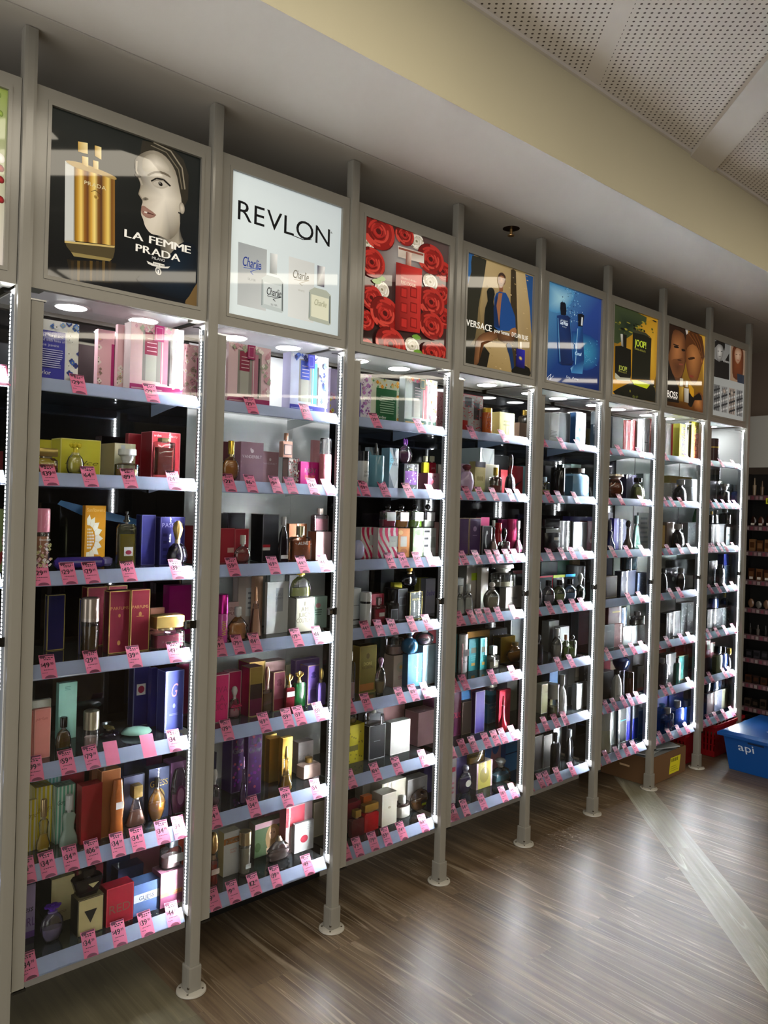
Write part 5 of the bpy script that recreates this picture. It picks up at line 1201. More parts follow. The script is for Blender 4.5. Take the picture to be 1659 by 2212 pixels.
b 265 498 805 .2 0 b09850 f | rear gold-topped box
@7 3 M
T 195:24.95 290:34.95 410:34.95 515:34.95
b 165 226 1322 .10 0 d0b070 f | sand and gold carton
b 228 322 1290 .09 0 7c6c5c f | plain brown carton
q 325 418 1308 .05 flask 121214 c8ccd0,c=cyl,bh=.74 | black bottle with chrome stem
b 412 456 1295 .12 0 18181a f | black carton behind bottle
b 458 542 1292 .07 0 a0a8b0 m e=c8ccd4 | chrome box with lights | D16,e4e8ec,707880,c8ccd4
q 512 568 1150 .2 egg 2c7c4c 2c7c4c,c=none,bh=1 | hanging green leaf shape | 
@7 4 M
T 200:34.95 320:49.95 410:29.95
q 170 230 1770 .05 flask 22262a 3c4044,c=cyl,bh=.8 | smoky bottle by the stile
b 228 356 1770 .08 40 1c222a,141820 f e=70787c | black glossy box | e.6,.5,.1,.1,8c9498
q 358 432 1770 .05 hex 181a1e 909498,c=cyl,bh=.76 | black faceted bottle
b 430 512 1850 .1 0 a8b0b4 p | pale card leaning at shelf end
b 292 530 1688 .26 0 4c5458 f | rear dark glass panel box
@7 5 N
T 190:29.95 310:34.95 470:34.95 560:34.95
b 256 332 130 .08 72 2c3034,202428 f e=b0b4b8 | black mirror-finish box on the left
b 336 412 112 .08 0 34383c f e=b0b4b8 | black mirror-finish box on the right
b 424 492 15 .08 0 8c9498 m e=c8d0d4 | tall chrome box on the left | D20,e4e8ec,606870,b4bcc4
b 496 572 5 .08 0 949ca0 m e=c8d0d4 | tall chrome box on the right | D20,e4e8ec,606870,b4bcc4
@7 6 N
T 165:29.95 270:49.95 350:49.95 560:34.95
q 165 252 640 .05 wide 141c34,bh=.8 a0a8b4 | ink blue bottle
b 250 362 602 .09 0 1a1a1e f e=484c50 | large black carton
q 350 402 640 .05 wide 3c9c90,bh=.8 1c2424 | sea green bottle
b 400 504 622 .08 20 488c8c,284c48 f e=c8b060 | teal carton
b 180 296 440 .22 0 a43c34 f | rear red carton with grey tag | r.6,.4,1,.9,8c8484
b 355 476 440 .21 0 a83c34 f | rear red carton in the middle
b 480 606 430 .19 0 9c3c3c f e=c06c64 | rear red carton at shelf end | r0,0,1,.4,2a1c20
@7 7 N
T 165:24.95 230:29.95 330:34.95 435:34.95 520:34.95
b 150 264 1060 .15 0 343c9c f | indigo carton by the stile
b 288 448 1050 .15 0 2c48b0 f | royal blue carton | tPACIFIC,.4,.86,.05,a8b4e0
q 158 256 1160 .09 wide 2858c8,bh=.85 4c88e0 | cobalt bottle by the stile
q 216 322 1205 .05 wide 1c3c8c,l=2c4ca4:.7 c8ccd4,c=cyl,bh=.74 | navy glass bottle
q 322 432 1122 .06 wide 2450c4,bh=.72 d0d4d8 | bright cobalt bottle with chrome top
q 436 512 1120 .07 wide 203c8c,bh=.72 b8bcc4 | blue bottle with silver top
b 502 596 990 .22 0 88909c f | rear grey blue box
@8 1 M
T 720:34.95 835:34.95 970:24.95
q 703 762 420 .06 can 1c1a14,bh=.6 2a2824,x=c8a848 | black bottle with gold collar
@8 2 M
T 735:34.95 800:44.95 870:34.95 940:49.95 990:34.95
b 690 748 860 .08 0 26292e f e=90989c | black carton under a bottle
b 750 812 858 .08 0 70787c f e=b0b8bc | grey reflective carton
q 700 758 670 .09 can 22252a,bh=.7 8c9498,on=858 | black canister stacked on a carton
q 812 888 890 .05 jar 101218 c8ccd0,c=crown,bh=.66 | black potion bottle
b 888 948 895 .08 0 8c9ca8 f | pale steel carton | D10,dce4ec,606c78,b0bcc8
q 944 992 905 .05 jar 1c3c84 c8d0dc,c=cyl,bh=.66 | small royal blue bottle
@8 3 M
T 690:34.95 725:34.95 765:24.95 830:34.95 880:34.95 970:29.95
b 700 776 1312 .08 0 686c70 f e=a0a4a8 | mid grey carton
b 779 847 1310 .08 0 787c80 f e=a8acb0 | soft grey carton
b 850 942 1340 .07 0 8c9498 f e=b8bcc0 | light glassy carton | D12,d4dce0,50585c,b0b8bc
b 944 994 1312 .08 0 9ca4a8 f | bright speckled carton | D14,f0f4f8,808890,d0d8dc
q 684 722 1175 .1 wide 16181c,bh=.7 caa850,on=1308 | black bottle with gold pump
q 726 774 1165 .09 wide 26282a,bh=.7 d0d4d4,on=1310 | dark glass bottle stacked on a carton
q 814 904 1150 .11 jar 1c1a16,bh=.7 302c24,c=cyl,on=1318 | wide black bottle
@8 4 M
T 725:34.95 810:34.95 885:44.95 965:34.95
b 676 756 1692 .08 0 50585e f e=a0a8ac | glassy slate carton
q 764 822 1728 .05 wide 545a60,bh=.8 4c5056 | smoke grey bottle
b 834 912 1742 .08 0 3c4c5c f e=808c98 | slate carton with glints | D14,c8d4e0,2c3844,a0acb8
b 916 980 1738 .08 0 4c5860 f e=98a0a8 | steel carton with glints | D14,d8e0e4,2c3844,a0acb8
b 834 884 1622 .1 0 16246c f on=1742 | royal blue carton stacked on top
q 882 944 1588 .09 wide 907c40,bh=.65 c8b868,on=1740 | gold glass bottle stacked on top
@8 5 N
T 715:34.95 775:44.95 870:49.95 965:49.95 1060:34.95
b 722 808 92 .08 0 343e48 f e=b0b8bc | clear-fronted slate box
b 811 900 80 .08 0 3a4248 f e=b0b8bc | clear-fronted dark box | D10,a8b4bc,2c3844,808c98
b 903 974 68 .08 0 50585c f e=b0b8bc | clear-fronted steel box | D14,e0e8ec,384048,a0acb4
b 977 1070 55 .08 0 606468 f | clear-fronted bronze box | D18,f0f4f8,6c5c48,c8ccd0
q 760 832 -70 .1 wide 12306c,bh=.78 8c94a0,on=85 | deep blue bottle stacked on a box
q 905 985 -110 .09 flask 20242a,bh=.62 d0b868,on=65 | black bottle with gold tip stacked on a box
@8 6 N
T 715:34.95 795:34.95 955:34.95 1015:34.95
b 690 752 445 .09 0 8c3030 f | red to black carton with white tag | r0,0,1,.45,30181c;r.4,.7,.95,.98,d4d4d4
b 756 806 470 .09 0 843030 f | second red to black carton | r0,0,1,.45,30181c;r.1,.66,.95,.95,ccd0d0
q 804 874 505 .05 wide 8c9c70,bh=.66 181a18,c=box | olive green bottle
q 874 942 510 .06 wide 3050a0,bh=.7 16181c | blue bottle with black cap
q 942 1002 528 .05 flask 1c1a1c,bh=.66 d0b04c | black bottle with gold band
q 1004 1062 500 .08 can b0b4bc d0d4dc | glowing chrome tube bottle
@8 7 N
T 705:34.95 775:34.95 860:24.95 950:34.95 1040:24.95
b 718 800 1052 .07 0 6c4c50 f e=a0a4a8 | dusty wine carton
b 803 886 1022 .07 0 60688c f e=a8acb4 | dusty blue carton
b 889 956 1000 .07 0 80806c f e=b0b4b0 | khaki carton
b 959 1026 968 .07 0 8c9898 f | pale aqua-grey carton | D10,e8f0f0,6c7878,c0c8c8
q 700 750 870 .08 wide 1a1c22,bh=.8 303238,on=1055 | black bottle stacked by the stile
q 764 850 860 .08 wide 1c3c68,bh=.8 20242c,on=1030 | petrol blue bottle stacked on a carton
q 856 915 840 .08 wide 181a1c,bh=.85 c0c4c8,on=1005 | black slab bottle stacked on a carton
q 918 1002 815 .08 wide 50585c,bh=.7 b8bcc0,on=975 | grey glass bottle stacked on a carton
'''
SHP = dict(
 wide=(7, .42, [(0, .9), (.03, 1), (.92, 1), (1, .8)], 'cyl', .34, .74), sq=(8, .6, [(0, .95), (.02, 1), (.97, 1), (1, .92)], 'cyl', .36, .7),
 block=(8, .6, [(0, .9), (.05, 1), (.9, .98), (1, .8)], 'cyl', .34, .66), flat=(5, .5, [(0, .9), (.08, 1), (.85, 1), (1, .7)], 'flat', .95, .6),
 jar=(2.6, .7, [(0, .9), (.06, 1), (.85, 1), (.95, .8), (1, .5)], 'cyl', .45, .66), can=(2, 1, [(0, .94), (.02, 1), (.97, 1), (1, .94)], 'cap', .98, .66),
 round=(2, .6, [(0, .6), (.06, .82), (.3, 1), (.6, 1), (.85, .8), (1, .5)], 'cyl', .35, .66), disc=(2, .38, [(0, .35), (.03, .45), (.1, .7), (.25, .92), (.45, 1), (.65, .96), (.82, .78), (.93, .5), (1, .25)], 'cyl', .3, .66),
 ball=(2, .9, [(0, .5), (.06, .72), (.25, .95), (.5, 1), (.75, .9), (.92, .6), (1, .3)], 'ball', .4, .66), egg=(2.2, .55, [(0, .5), (.04, .62), (.25, .92), (.5, 1), (.75, .9), (.92, .6), (1, .3)], 'cyl', .3, .74),
 flask=(4, .5, [(0, .96), (.04, 1), (.5, .95), (.8, .75), (.93, .45), (1, .3)], 'cyl', .45, .7), hour=(3.5, .5, [(0, .95), (.05, 1), (.25, .92), (.5, .55), (.7, .62), (.9, .72), (1, .5)], 'cyl', .42, .62),
 vase=(3, .7, [(0, .8), (.06, 1), (.25, .95), (.5, .5), (.75, .32), (1, .34)], 'cyl', .3, .74), cone=(4, .7, [(0, .9), (.05, 1), (.5, .72), (1, .38)], 'spike', .36, .68),
 urn=(3, .8, [(0, .55), (.1, .68), (.5, .98), (.75, 1), (.9, .8), (1, .5)], 'cyl', .45, .68), gem=(1.35, .6, [(0, .5), (.2, .95), (.45, 1), (.8, .8), (1, .4)], 'drop', .4, .55),
 fac=(6, .5, [(0, .62), (.15, .72), (.88, 1), (1, .9)], 'box', .45, .68), hex=(1.6, .6, [(0, .7), (.12, .85), (.5, 1), (.85, .82), (1, .55)], 'cyl', .4, .74),
 twist=(3, .6, [(0, .9), (.1, .95), (.3, .8), (.55, .98), (.8, .75), (1, .6)], 'none', .3, 1), swirl=(3, .5, [(0, .85), (.12, 1), (.4, .75), (.75, .45), (1, .3)], 'box', .38, .66),
 heart=(2, .5, [(0, .35), (.1, .62), (.35, .95), (.55, 1), (.75, .8), (.9, .45), (1, .3)], 'cyl', .28, .76), oval=(2.2, .45, [(0, .6), (.05, .78), (.3, .98), (.5, 1), (.75, .92), (.93, .7), (1, .5)], 'none', 1, 1),
 lobes=(2, .5, [(0, .7), (.1, .92), (.22, .8), (.35, 1), (.48, .84), (.62, .96), (.78, .7), (.9, .5), (1, .28)], 'cyl', .3, .74), tallg=(5, .5, [(0, .8), (.03, .9), (.5, .8), (.9, .6), (1, .4)], 'drop', .6, .6))
def faceart(mb, spec, x0, x1, z0, z1, y):
    """print on the front face; all places are fractions of the face"""
    W, Hh = x1-x0, z1-z0; n = [0]
    def Y(): n[0] += 1; return y-.00022-.00003*n[0]
    fx = lambda a: x0+W*a; fz = lambda a: z0+Hh*a
    def rect(a, b, c, d, col):
        yy = Y(); mb.face([(fx(a), yy, fz(b)), (fx(c), yy, fz(b)), (fx(c), yy, fz(d)), (fx(a), yy, fz(d))], lin(col))
    def ell(cx, cz, rx, rz, col, k=12):
        yy = Y(); mb.face([(fx(cx+rx*cos(2*pi*i/k)), yy, fz(cz+rz*sin(2*pi*i/k))) for i in range(k)], lin(col))
    def clampell(cx, cz, rx, rz, col, k=8):
        yy = Y(); mb.face([(fx(min(1, max(0, cx+rx*cos(2*pi*i/k)))), yy, fz(min(1, max(0, cz+rz*sin(2*pi*i/k))))) for i in range(k)], lin(col))
    rg = random.Random(len(spec)*7+int(x0*1000))
    for it in spec.split(';'):
        it = it.strip()
        if not it: continue
        k, a = it[0], it[1:].split(',')
        if k in 'rR': rect(*[float(q) for q in a[:4]], a[4])
        elif k == 'e':
            f = [float(q) for q in a[:4]]; clampell(*f, a[4], 16)
        elif k == 'p':
            f = [float(q) for q in a[:-1]]; P = [(f[i], f[i+1]) for i in range(0, len(f), 2)]; yy = Y()
            ar = sum(P[i][0]*P[(i+1) % len(P)][1]-P[(i+1) % len(P)][0]*P[i][1] for i in range(len(P)))
            if ar < 0: P = P[::-1]
            mb.face([(fx(u), yy, fz(v)) for u, v in P], lin(a[-1]))
        elif k in 't~V':
            cx, cz, h = float(a[1]), float(a[2]), float(a[3]); col = lin(a[4]); yy = Y()
            bold = float(a[5]) if len(a) > 5 and k != '~' else 0
            if k == 'V':
                L_ = h*Hh; text(mb, a[0], (fx(cx)+W*.22, yy, fz(cz)-L_/2), (0, 0, 1), (-1, 0, 0), W*.42, col, fit=L_)
            else:
                hh = h*Hh; tw = sum(GL[c][2]+.09 for c in a[0] if c in GL)*hh/.7
                mx = W*(float(a[5]) if k == '~' and len(a) > 5 else .86)
                text(mb, a[0], (fx(cx), yy, fz(cz)-hh/2), (1, 0, 0), (0, 0, 1), hh, col, center=True, fit=min(tw, mx) if k != '~' else mx, bold=bold, shear=.35 if k == '~' else 0)
        elif k == 'L':
            f = [float(q) for q in a[:4]]; m = int(a[5])
            for i in range(m):
                zz = f[1]+(f[3]-f[1])*(i+.5)/m; hh = (f[3]-f[1])/m*.42; e = rg.uniform(0, .25)*(f[2]-f[0]); rect(f[0]+e/2, zz-hh/2, f[2]-e/2, zz+hh/2, a[4])
        elif k == 'F':
            f = [float(q) for q in a[:4]]
            for i in range(int(26*max(.3, (f[2]-f[0])*(f[3]-f[1])*3))):
                cx, cz = rg.uniform(f[0], f[2]), rg.uniform(f[1], f[3]); r = rg.uniform(.02, .045); c = a[4+i % 3]
                for q in range(4): clampell(cx+.6*r*cos(q*1.57)*Hh/W, cz+.6*r*sin(q*1.57), r*.6*Hh/W, r*.6, c, 6)
                clampell(cx, cz, r*.3*Hh/W, r*.3, 'e8c850' if i % 3 == 0 else '50503c', 5)
        elif k == 'D':
            m = int(a[0][:-0] or 20) if a[0].isdigit() else 24; cols = [q for q in a if len(q) == 6] or ['888888']
            for i in range(m if m < 60 else 40): ell(rg.uniform(.08, .92), rg.uniform(.05, .95), .035*Hh/W*.7, .025, cols[i % len(cols)], 6)
        elif k == 'P':
            for i in range(60): ell(rg.uniform(.06, .94), rg.uniform(.04, .96), rg.uniform(.02, .05), rg.uniform(.008, .02), ['b02838', 'f4d4d4', '8c2030'][i % 3] if a[0] != '2' else 'c03c48', 6)
        elif k == 's':
            m = int(a[0].rstrip('h'))
            for i in range(m):
                if a[0].endswith('h'): rect(.02, (i+.5)/m-.04, .45, (i+.5)/m+.04, a[1])
                else: rect((i+.28)/m, 0, (i+.72)/m, 1, a[1])
        elif k == 'z':
            for i in range(6):
                q = -.5+i*.28; P = []; yy = Y()
                for t in range(9): v = t/8; P.append((min(1, max(0, q+.55*(1-v)**1.5+.06*sin(v*6))), v))
                for t in range(8, -1, -1): v = t/8; P.append((min(1, max(0, q+.13+.55*(1-v)**1.5+.06*sin(v*6+.6))), v))
                mb.face([(fx(u), yy, fz(v)) for u, v in P][::-1], lin(a[1]))
        elif k == 'g':
            for P, c in (([(0, 0), (.6, 0), (0, .4)], '5c6c78'), ([(.6, 0), (1, .3), (1, 0)], 'c8d4dc'), ([(0, .4), (.5, .7), (0, .95)], '84c4dc'), ([(1, .5), (1, 1), (.6, .9)], 'd8e0e4'), ([(.3, 1), (.7, 1), (.5, .75)], '40525c')):
                yy = Y(); mb.face([(fx(u), yy, fz(v)) for u, v in P], lin(c))
        elif k == 'x':
            for P in ([(0, 1), (.06, 1), (1, .03), (1, 0), (.94, 0), (0, .94)], [(0, 0), (0, .06), (.94, 1), (1, 1), (1, .94), (.06, 0)]):
                yy = Y(); mb.face([(fx(u), yy, fz(v)) for u, v in P], lin('a4abae'))
        elif k == 'S':
            for i in range(-4, 5):
                an = i*pi/8.6; cx, cz = .12, .46; r1, r2 = .36, .64; w_ = .13
                P = [(cx+r1*cos(an-w_*1.3)*1.1, cz+r1*sin(an-w_*1.3)*.62), (cx+(r1+.16)*cos(an-w_*1.4)*1.1, cz+(r1+.16)*sin(an-w_*1.4)*.62), (cx+r2*cos(an)*1.2, cz+r2*sin(an)*.62), (cx+(r1+.16)*cos(an+w_*1.4)*1.1, cz+(r1+.16)*sin(an+w_*1.4)*.62), (cx+r1*cos(an+w_*1.3)*1.1, cz+r1*sin(an+w_*1.3)*.62)]
                yy = Y(); mb.face([(fx(max(0, u)), yy, fz(v)) for u, v in P], lin('f4f0e6'))
            for i in range(7):
                for j in range(5):
                    cx, cz = .14+j*.07, .46+(i-3)*.05
                    if (((cx-.12)/.34)**2+((cz-.46)/.19)**2) < 1: ell(cx, cz, .028, .019, 'f4f0e6', 6)
        elif k == 'W':                      # window gift set: base strip, dark window with two items and a seal, floral frame
            base, c1, c2, c3 = a[1:5] if len(a) > 4 else a[:4]
            rect(.0, 0, 1, .10, base); rect(.03, .03, .6, .05, c3)
            rect(.22, .16, .78, .9, '8d8a84' if base[0] != '0' else '5c605c'); rect(.26, .55, .5, .88, c1); rect(.28, .16, .48, .55, 'b0aca4'); rect(.56, .14, .7, .86, c2); rect(.585, .14, .60, .86, 'e8e4e4'); rect(.70, .12, .74, .8, '3c3438')
            for q in range(4): rect(.3, .6+q*.06, .48, .612+q*.06, 'e0c8cc')
            F_ = {'2': ('3c5cc0', '202c70', 'f0f0f4'), '0': ('e08c3c', 'c85878', 'f4f0e8')}.get(base[0], ('d8a0b0', 'a8b098', 'f4ece8'))
            for i in range(44):
                cx = rg.choice([rg.uniform(.8, .98), rg.uniform(.04, .98)]); cz = rg.uniform(.12, .97) if cx > .79 else rg.uniform(.9, .98)
                r = rg.uniform(.02, .045)
                for q in range(4): clampell(cx+.7*r*cos(q*1.57), cz+.7*r*sin(q*1.57), r*.6, r*.6, F_[i % 3], 6)
            rect(.42, .76, .60, 1.0, base); rect(.445, .79, .575, .97, c3); rect(.455, .8, .565, .96, base)
ITEMS = []; TICKETS = []
cur = None
def pkey(s):
    out = {}
    for q in s.split(','):
        if '=' in q:
            a, b = q.split('=', 1); out[a] = b
        else: out.setdefault('_', []).append(q)
    return out
for line in DATA.strip().splitlines():
    line = line.rstrip()
    if not line: continue
    if line[0] == '@':
        a = line[1:].split(); cur = (int(a[0]), int(a[1])-1, a[2]); continue
    if line[0] == 'T':
        for q in line[2:].split():
            u, pr = q.split(':'); TICKETS.append(dict(cab=cur[0], sh=cur[1], crop=cur[2], u=float(u), price=pr))
        continue
    parts = [q.strip() for q in line.split('|')]; h = parts[0].split()
    art = parts[2] if len(parts) > 2 else ''
    if h[0] == 'b':
        opt = pkey(','.join(h[7:])) if len(h) > 7 else {}
        it = dict(k='b', ul=float(h[1]), ur=float(h[2]), vt=float(h[3]), y=float(h[4]), sl=float(h[5]), col=h[6].split(','), opt=opt)
    else:
        a = pkey(h[6]); b2 = pkey(h[7]) if len(h) > 7 else {'_': [a['_'][0]]}
        it = dict(k='q', ul=float(h[1]), ur=float(h[2]), vt=float(h[3]), y=float(h[4]), sl=0, shape=h[5], col=a['_'], ccol=b2['_'], opt={**a, **b2})
    it.update(cab=cur[0], sh=cur[1], crop=cur[2], desc=parts[1], art=art, on='on' in it['opt']); ITEMS.append(it)
def cpx(c, u, v): o = CROPS[c]; return o[0]+u/o[2], o[1]+v/o[2]
for it in ITEMS:                                    # places in metres
    z0 = ZS[it['sh']]+.0006; u0, vt = cpx(it['crop'], it['ul'], it['vt']); u1, _ = cpx(it['crop'], it['ur'], 0)
    y = it['y']
    if y > 5:
        _, vb = cpx(it['crop'], 0, y); y = hit(u0, vb, 2, z0)[1]; y = min(max(y, .034), .2)
    if it['k'] == 'q': y = max(y, .036)
    else: y = max(y, .042)
    if it['on']:
        _, vb = cpx(it['crop'], 0, float(it['opt']['on']))
        xx = solve((0, y, z0+.1), 0, u=u0); z0 = solve((xx, y, 0), 2, v=vb)
    x0 = solve((0, y, z0), 0, u=u0); x1 = solve((0, y, z0), 0, u=u1)
    if it['k'] == 'q' and it['shape'] in ('can', 'ball', 'jar', 'urn'): pass
    z1 = solve((x0 if it['k'] == 'b' else (x0+x1)/2, y, 0), 2, v=vt)
    lim = ZS[it['sh']-1]-.012 if it['sh'] else 2.012
    z1 = min(max(z1, z0+.03), lim)
    wd = x1-x0
    if it['k'] == 'b':
        if it['sl'] > 3:
            us, _ = cpx(it['crop'], it['ul']-it['sl'], 0); ys = solve((x0, 0, z0), 1, u=us); dd = min(max(ys-y, .012), .12)
        else: dd = min(max(wd*.5, .02), .045)
        yb = y+dd
    else:
        dr = SHP.get(it['shape'], (2, .6))[1]; dd = wd*dr; y = y-dd/2; 
        if y < .034: y = .034
        yb = y+dd
    if yb > .303: yb = .303; y = min(y, yb-.012)
    it.update(x0=x0, x1=x1, y0=y, y1=yb, z0=z0, z1=z1, pu=(u0, u1), pv=vt, yref=it['k'] == 'b' and y or (y+yb)/2)
# keep neighbours clear of each other
by = {}
for it in ITEMS: by.setdefault((it['cab'], it['sh']), []).append(it)
G_ = .0008
for key, L_ in by.items():
    L_.sort(key=lambda q: q['y0']); base = [q for q in L_ if not q['on']]
    for rep in range(4):
        for i, a in enumerate(base):
            for b in base[i+1:]:
                ox = min(a['x1'], b['x1'])-max(a['x0'], b['x0']); oy = min(a['y1'], b['y1'])-max(a['y0'], b['y0'])
                if ox <= 0 or oy <= 0: continue
                f, r = (a, b) if a['y0'] <= b['y0'] else (b, a)
                if ox < .4*min(a['x1']-a['x0'], b['x1']-b['x0']) and abs(a['y0']-b['y0']) < .03:
                    l, g = (a, b) if a['x0'] < b['x0'] else (b, a); m = (l['x1']+g['x0'])/2
                    l['x1'] = m-G_/2; g['x0'] = m+G_/2; continue
                if r['y0']-f['y0'] > .02: f['y1'] = r['y0']-G_
                else:
                    f['y1'] = min(f['y1'], f['y0']+(.022 if f['k'] == 'b' else .028)); dp = r['y1']-r['y0']
                    if r['y0'] < f['y1']+G_:
                        r['y0'] = f['y1']+G_; r['y1'] = min(max(r['y0']+min(dp, .05), r['y1']), .304)
                        if r['y1'] < r['y0']+.008: r['y1'] = r['y0']+.008
        for a in base:                              # a piece that moved back is measured again at its new depth
            yy = a['y0'] if a['k'] == 'b' else (a['y0']+a['y1'])/2
            if yy-a['yref'] > .004:
                dx_ = solve((0, yy, a['z0']), 0, u=a['pu'][0])-solve((0, a['yref'], a['z0']), 0, u=a['pu'][0]); a['x0'] += dx_
                a['x1'] += solve((0, yy, a['z0']), 0, u=a['pu'][1])-solve((0, a['yref'], a['z0']), 0, u=a['pu'][1])
                lim = ZS[a['sh']-1]-.012 if a['sh'] else 2.012
                a['z1'] = min(max(solve((a['x0'], yy, 0), 2, v=a['pv']), a['z0']+.03), lim); a['yref'] = yy
    for q in [t for t in L_ if t['on']]:            # stacked pieces rest on the box below
        uc = (q['pu'][0]+q['pu'][1])/2; _, von = cpx(q['crop'], 0, float(q['opt']['on'])); best = None
        for b in base:
            if b['k'] != 'b' or b['y0'] > .19: continue
            s = abs((b['pu'][0]+b['pu'][1])/2-uc)/(q['pu'][1]-q['pu'][0])+abs(b['pv']-von)/14
            if best is None or s < best[0]: best = (s, b)
        if best:
            b = best[1]
            if b['y1']-b['y0'] < .034: b['y1'] = min(b['y0']+.034, .304)
            yc = min((b['y0']+b['y1'])/2, b['y0']+.035) if q['k'] == 'q' else b['y0']+.004; z0 = b['z1']+.0008
            x0 = solve((0, yc, z0), 0, u=q['pu'][0]); x1 = solve((0, yc, z0), 0, u=q['pu'][1]); lim = ZS[q['sh']-1]-.012 if q['sh'] else 2.012
            z1 = min(max(solve(((x0+x1)/2 if q['k'] == 'q' else x0, yc, 0), 2, v=q['pv']), z0+.045), max(lim, z0+.03))
            d = (x1-x0)*SHP[q['shape']][1] if q['k'] == 'q' else b['y1']-b['y0']-.006
            q.update(x0=x0, x1=x1, z0=z0, z1=z1, y0=yc-d/2 if q['k'] == 'q' else yc, y1=yc+d/2 if q['k'] == 'q' else yc+d)
    st = [t for t in L_ if t['on']]
    for i, a in enumerate(st):
        for b in st[i+1:]:
            ox = min(a['x1'], b['x1'])-max(a['x0'], b['x0'])
            if 0 < ox < .4*min(a['x1']-a['x0'], b['x1']-b['x0']):
                l, g = (a, b) if a['x0'] < b['x0'] else (b, a); m = (l['x1']+g['x0'])/2; l['x1'] = m-G_/2; g['x0'] = m+G_/2
    # things standing behind a stacked piece must stay clear of it
    for q in st:
        for b in base:
            if b['z1'] > q['z0']+.004 and min(q['x1'], b['x1'])-max(q['x0'], b['x0']) > 0 and min(q['y1'], b['y1'])-max(q['y0'], b['y0']) > 0:
                if b['y0'] > q['y0']+.004 and b['y1']-q['y1'] > .006: b['y0'] = q['y1']+G_
                elif b['y0'] > q['y0']: q['y1'] = max(b['y0']-G_, q['y0']+.01)

for it in ITEMS:
    if it['cab'] == 8 and it['x1'] > 4.340: it['x1'] = 4.340; it['x0'] = min(it['x0'], 4.331)
    for k in range(0, 9):
        bx = k*PITCH-.03                           # shelf brackets reach down at the back
        if it['x0']-.003 < bx < it['x1']+.003 and it['y1'] > .1 and it['sh'] and not it['on']:
            top = ZS[it['sh']-1]-.012-.036*min(1, max(0, (it['y1']-.05)/.25)); it['z1'] = min(it['z1'], top)
M_GL = {}
def glassmat(h): 
    if h not in M_GL: M_GL[h] = thin_glass('tinted_glass_'+h, mixc((1, 1, 1), lin(h), .45), 1.5, .03, haze=.03)
    return M_GL[h]
def liqmat(h):
    k = 'scent_'+h
    if k not in MATS: pm(k, h, .12, coat=.6)
    return MATS[k]
def build_box(it):
    x0, x1, y0, y1, z0, z1 = (it[k] for k in ('x0', 'x1', 'y0', 'y1', 'z0', 'z1'))
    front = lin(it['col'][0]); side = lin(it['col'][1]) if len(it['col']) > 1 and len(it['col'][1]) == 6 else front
    mt = M_FILM
    for q in it['opt'].get('_', []):
        mt = {'p': M_PAPER, 'f': M_FILM, 'm': M_FOIL}.get(q, mt)
    cx, cy = (x0+x1)/2, (y0+y1)/2
    X0, X1, Y0, Y1, Z1 = x0-cx, x1-cx, y0-cy, y1-cy, z1-z0
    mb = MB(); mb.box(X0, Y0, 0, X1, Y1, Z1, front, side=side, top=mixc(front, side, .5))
    art = it['art']; e = it['opt'].get('e')
    if art.startswith('s') and not art.startswith('s4h'):      # stripes run round the carton
        m = int(art[1:art.index(',')]); c = lin(art.split(',')[1].split(';')[0]); dd = Y1-Y0
        for i in range(max(2, int(m*dd/(X1-X0)+.5))):
            k = max(2, int(m*dd/(X1-X0)+.5)); a, b = Y0+dd*(i+.28)/k, Y0+dd*(i+.72)/k
            mb.face([(X0-.0003, b, 0), (X0-.0003, a, 0), (X0-.0003, a, Z1), (X0-.0003, b, Z1)], c)
            mb.face([(X0, a, Z1+.0003), (X1, a, Z1+.0003), (X1, b, Z1+.0003), (X0, b, Z1+.0003)], c)
    if art: faceart(mb, art, X0, X1, 0, Z1, Y0)
    if e:
        c = lin(e); t = .0022; y = Y0-.0016
        for q in ((X0, 0, X0+t, Z1), (X1-t, 0, X1, Z1), (X0, Z1-t, X1, Z1), (X0, 0, X1, t)):
            mb.face([(q[0], y, q[1]), (q[2], y, q[1]), (q[2], y, q[3]), (q[0], y, q[3])], c)
        for q in ((Y0, 0, Y0+t, Z1), (Y1-t, 0, Y1, Z1), (Y0, Z1-t, Y1, Z1)):
            mb.face([(X0-.0004, q[2], q[1]), (X0-.0004, q[0], q[1]), (X0-.0004, q[0], q[3]), (X0-.0004, q[2], q[3])], c)
    return mb.build('gift_set_box' if 'gift set' in it['desc'] else 'perfume_box', mt, None, (cx, cy, z0))
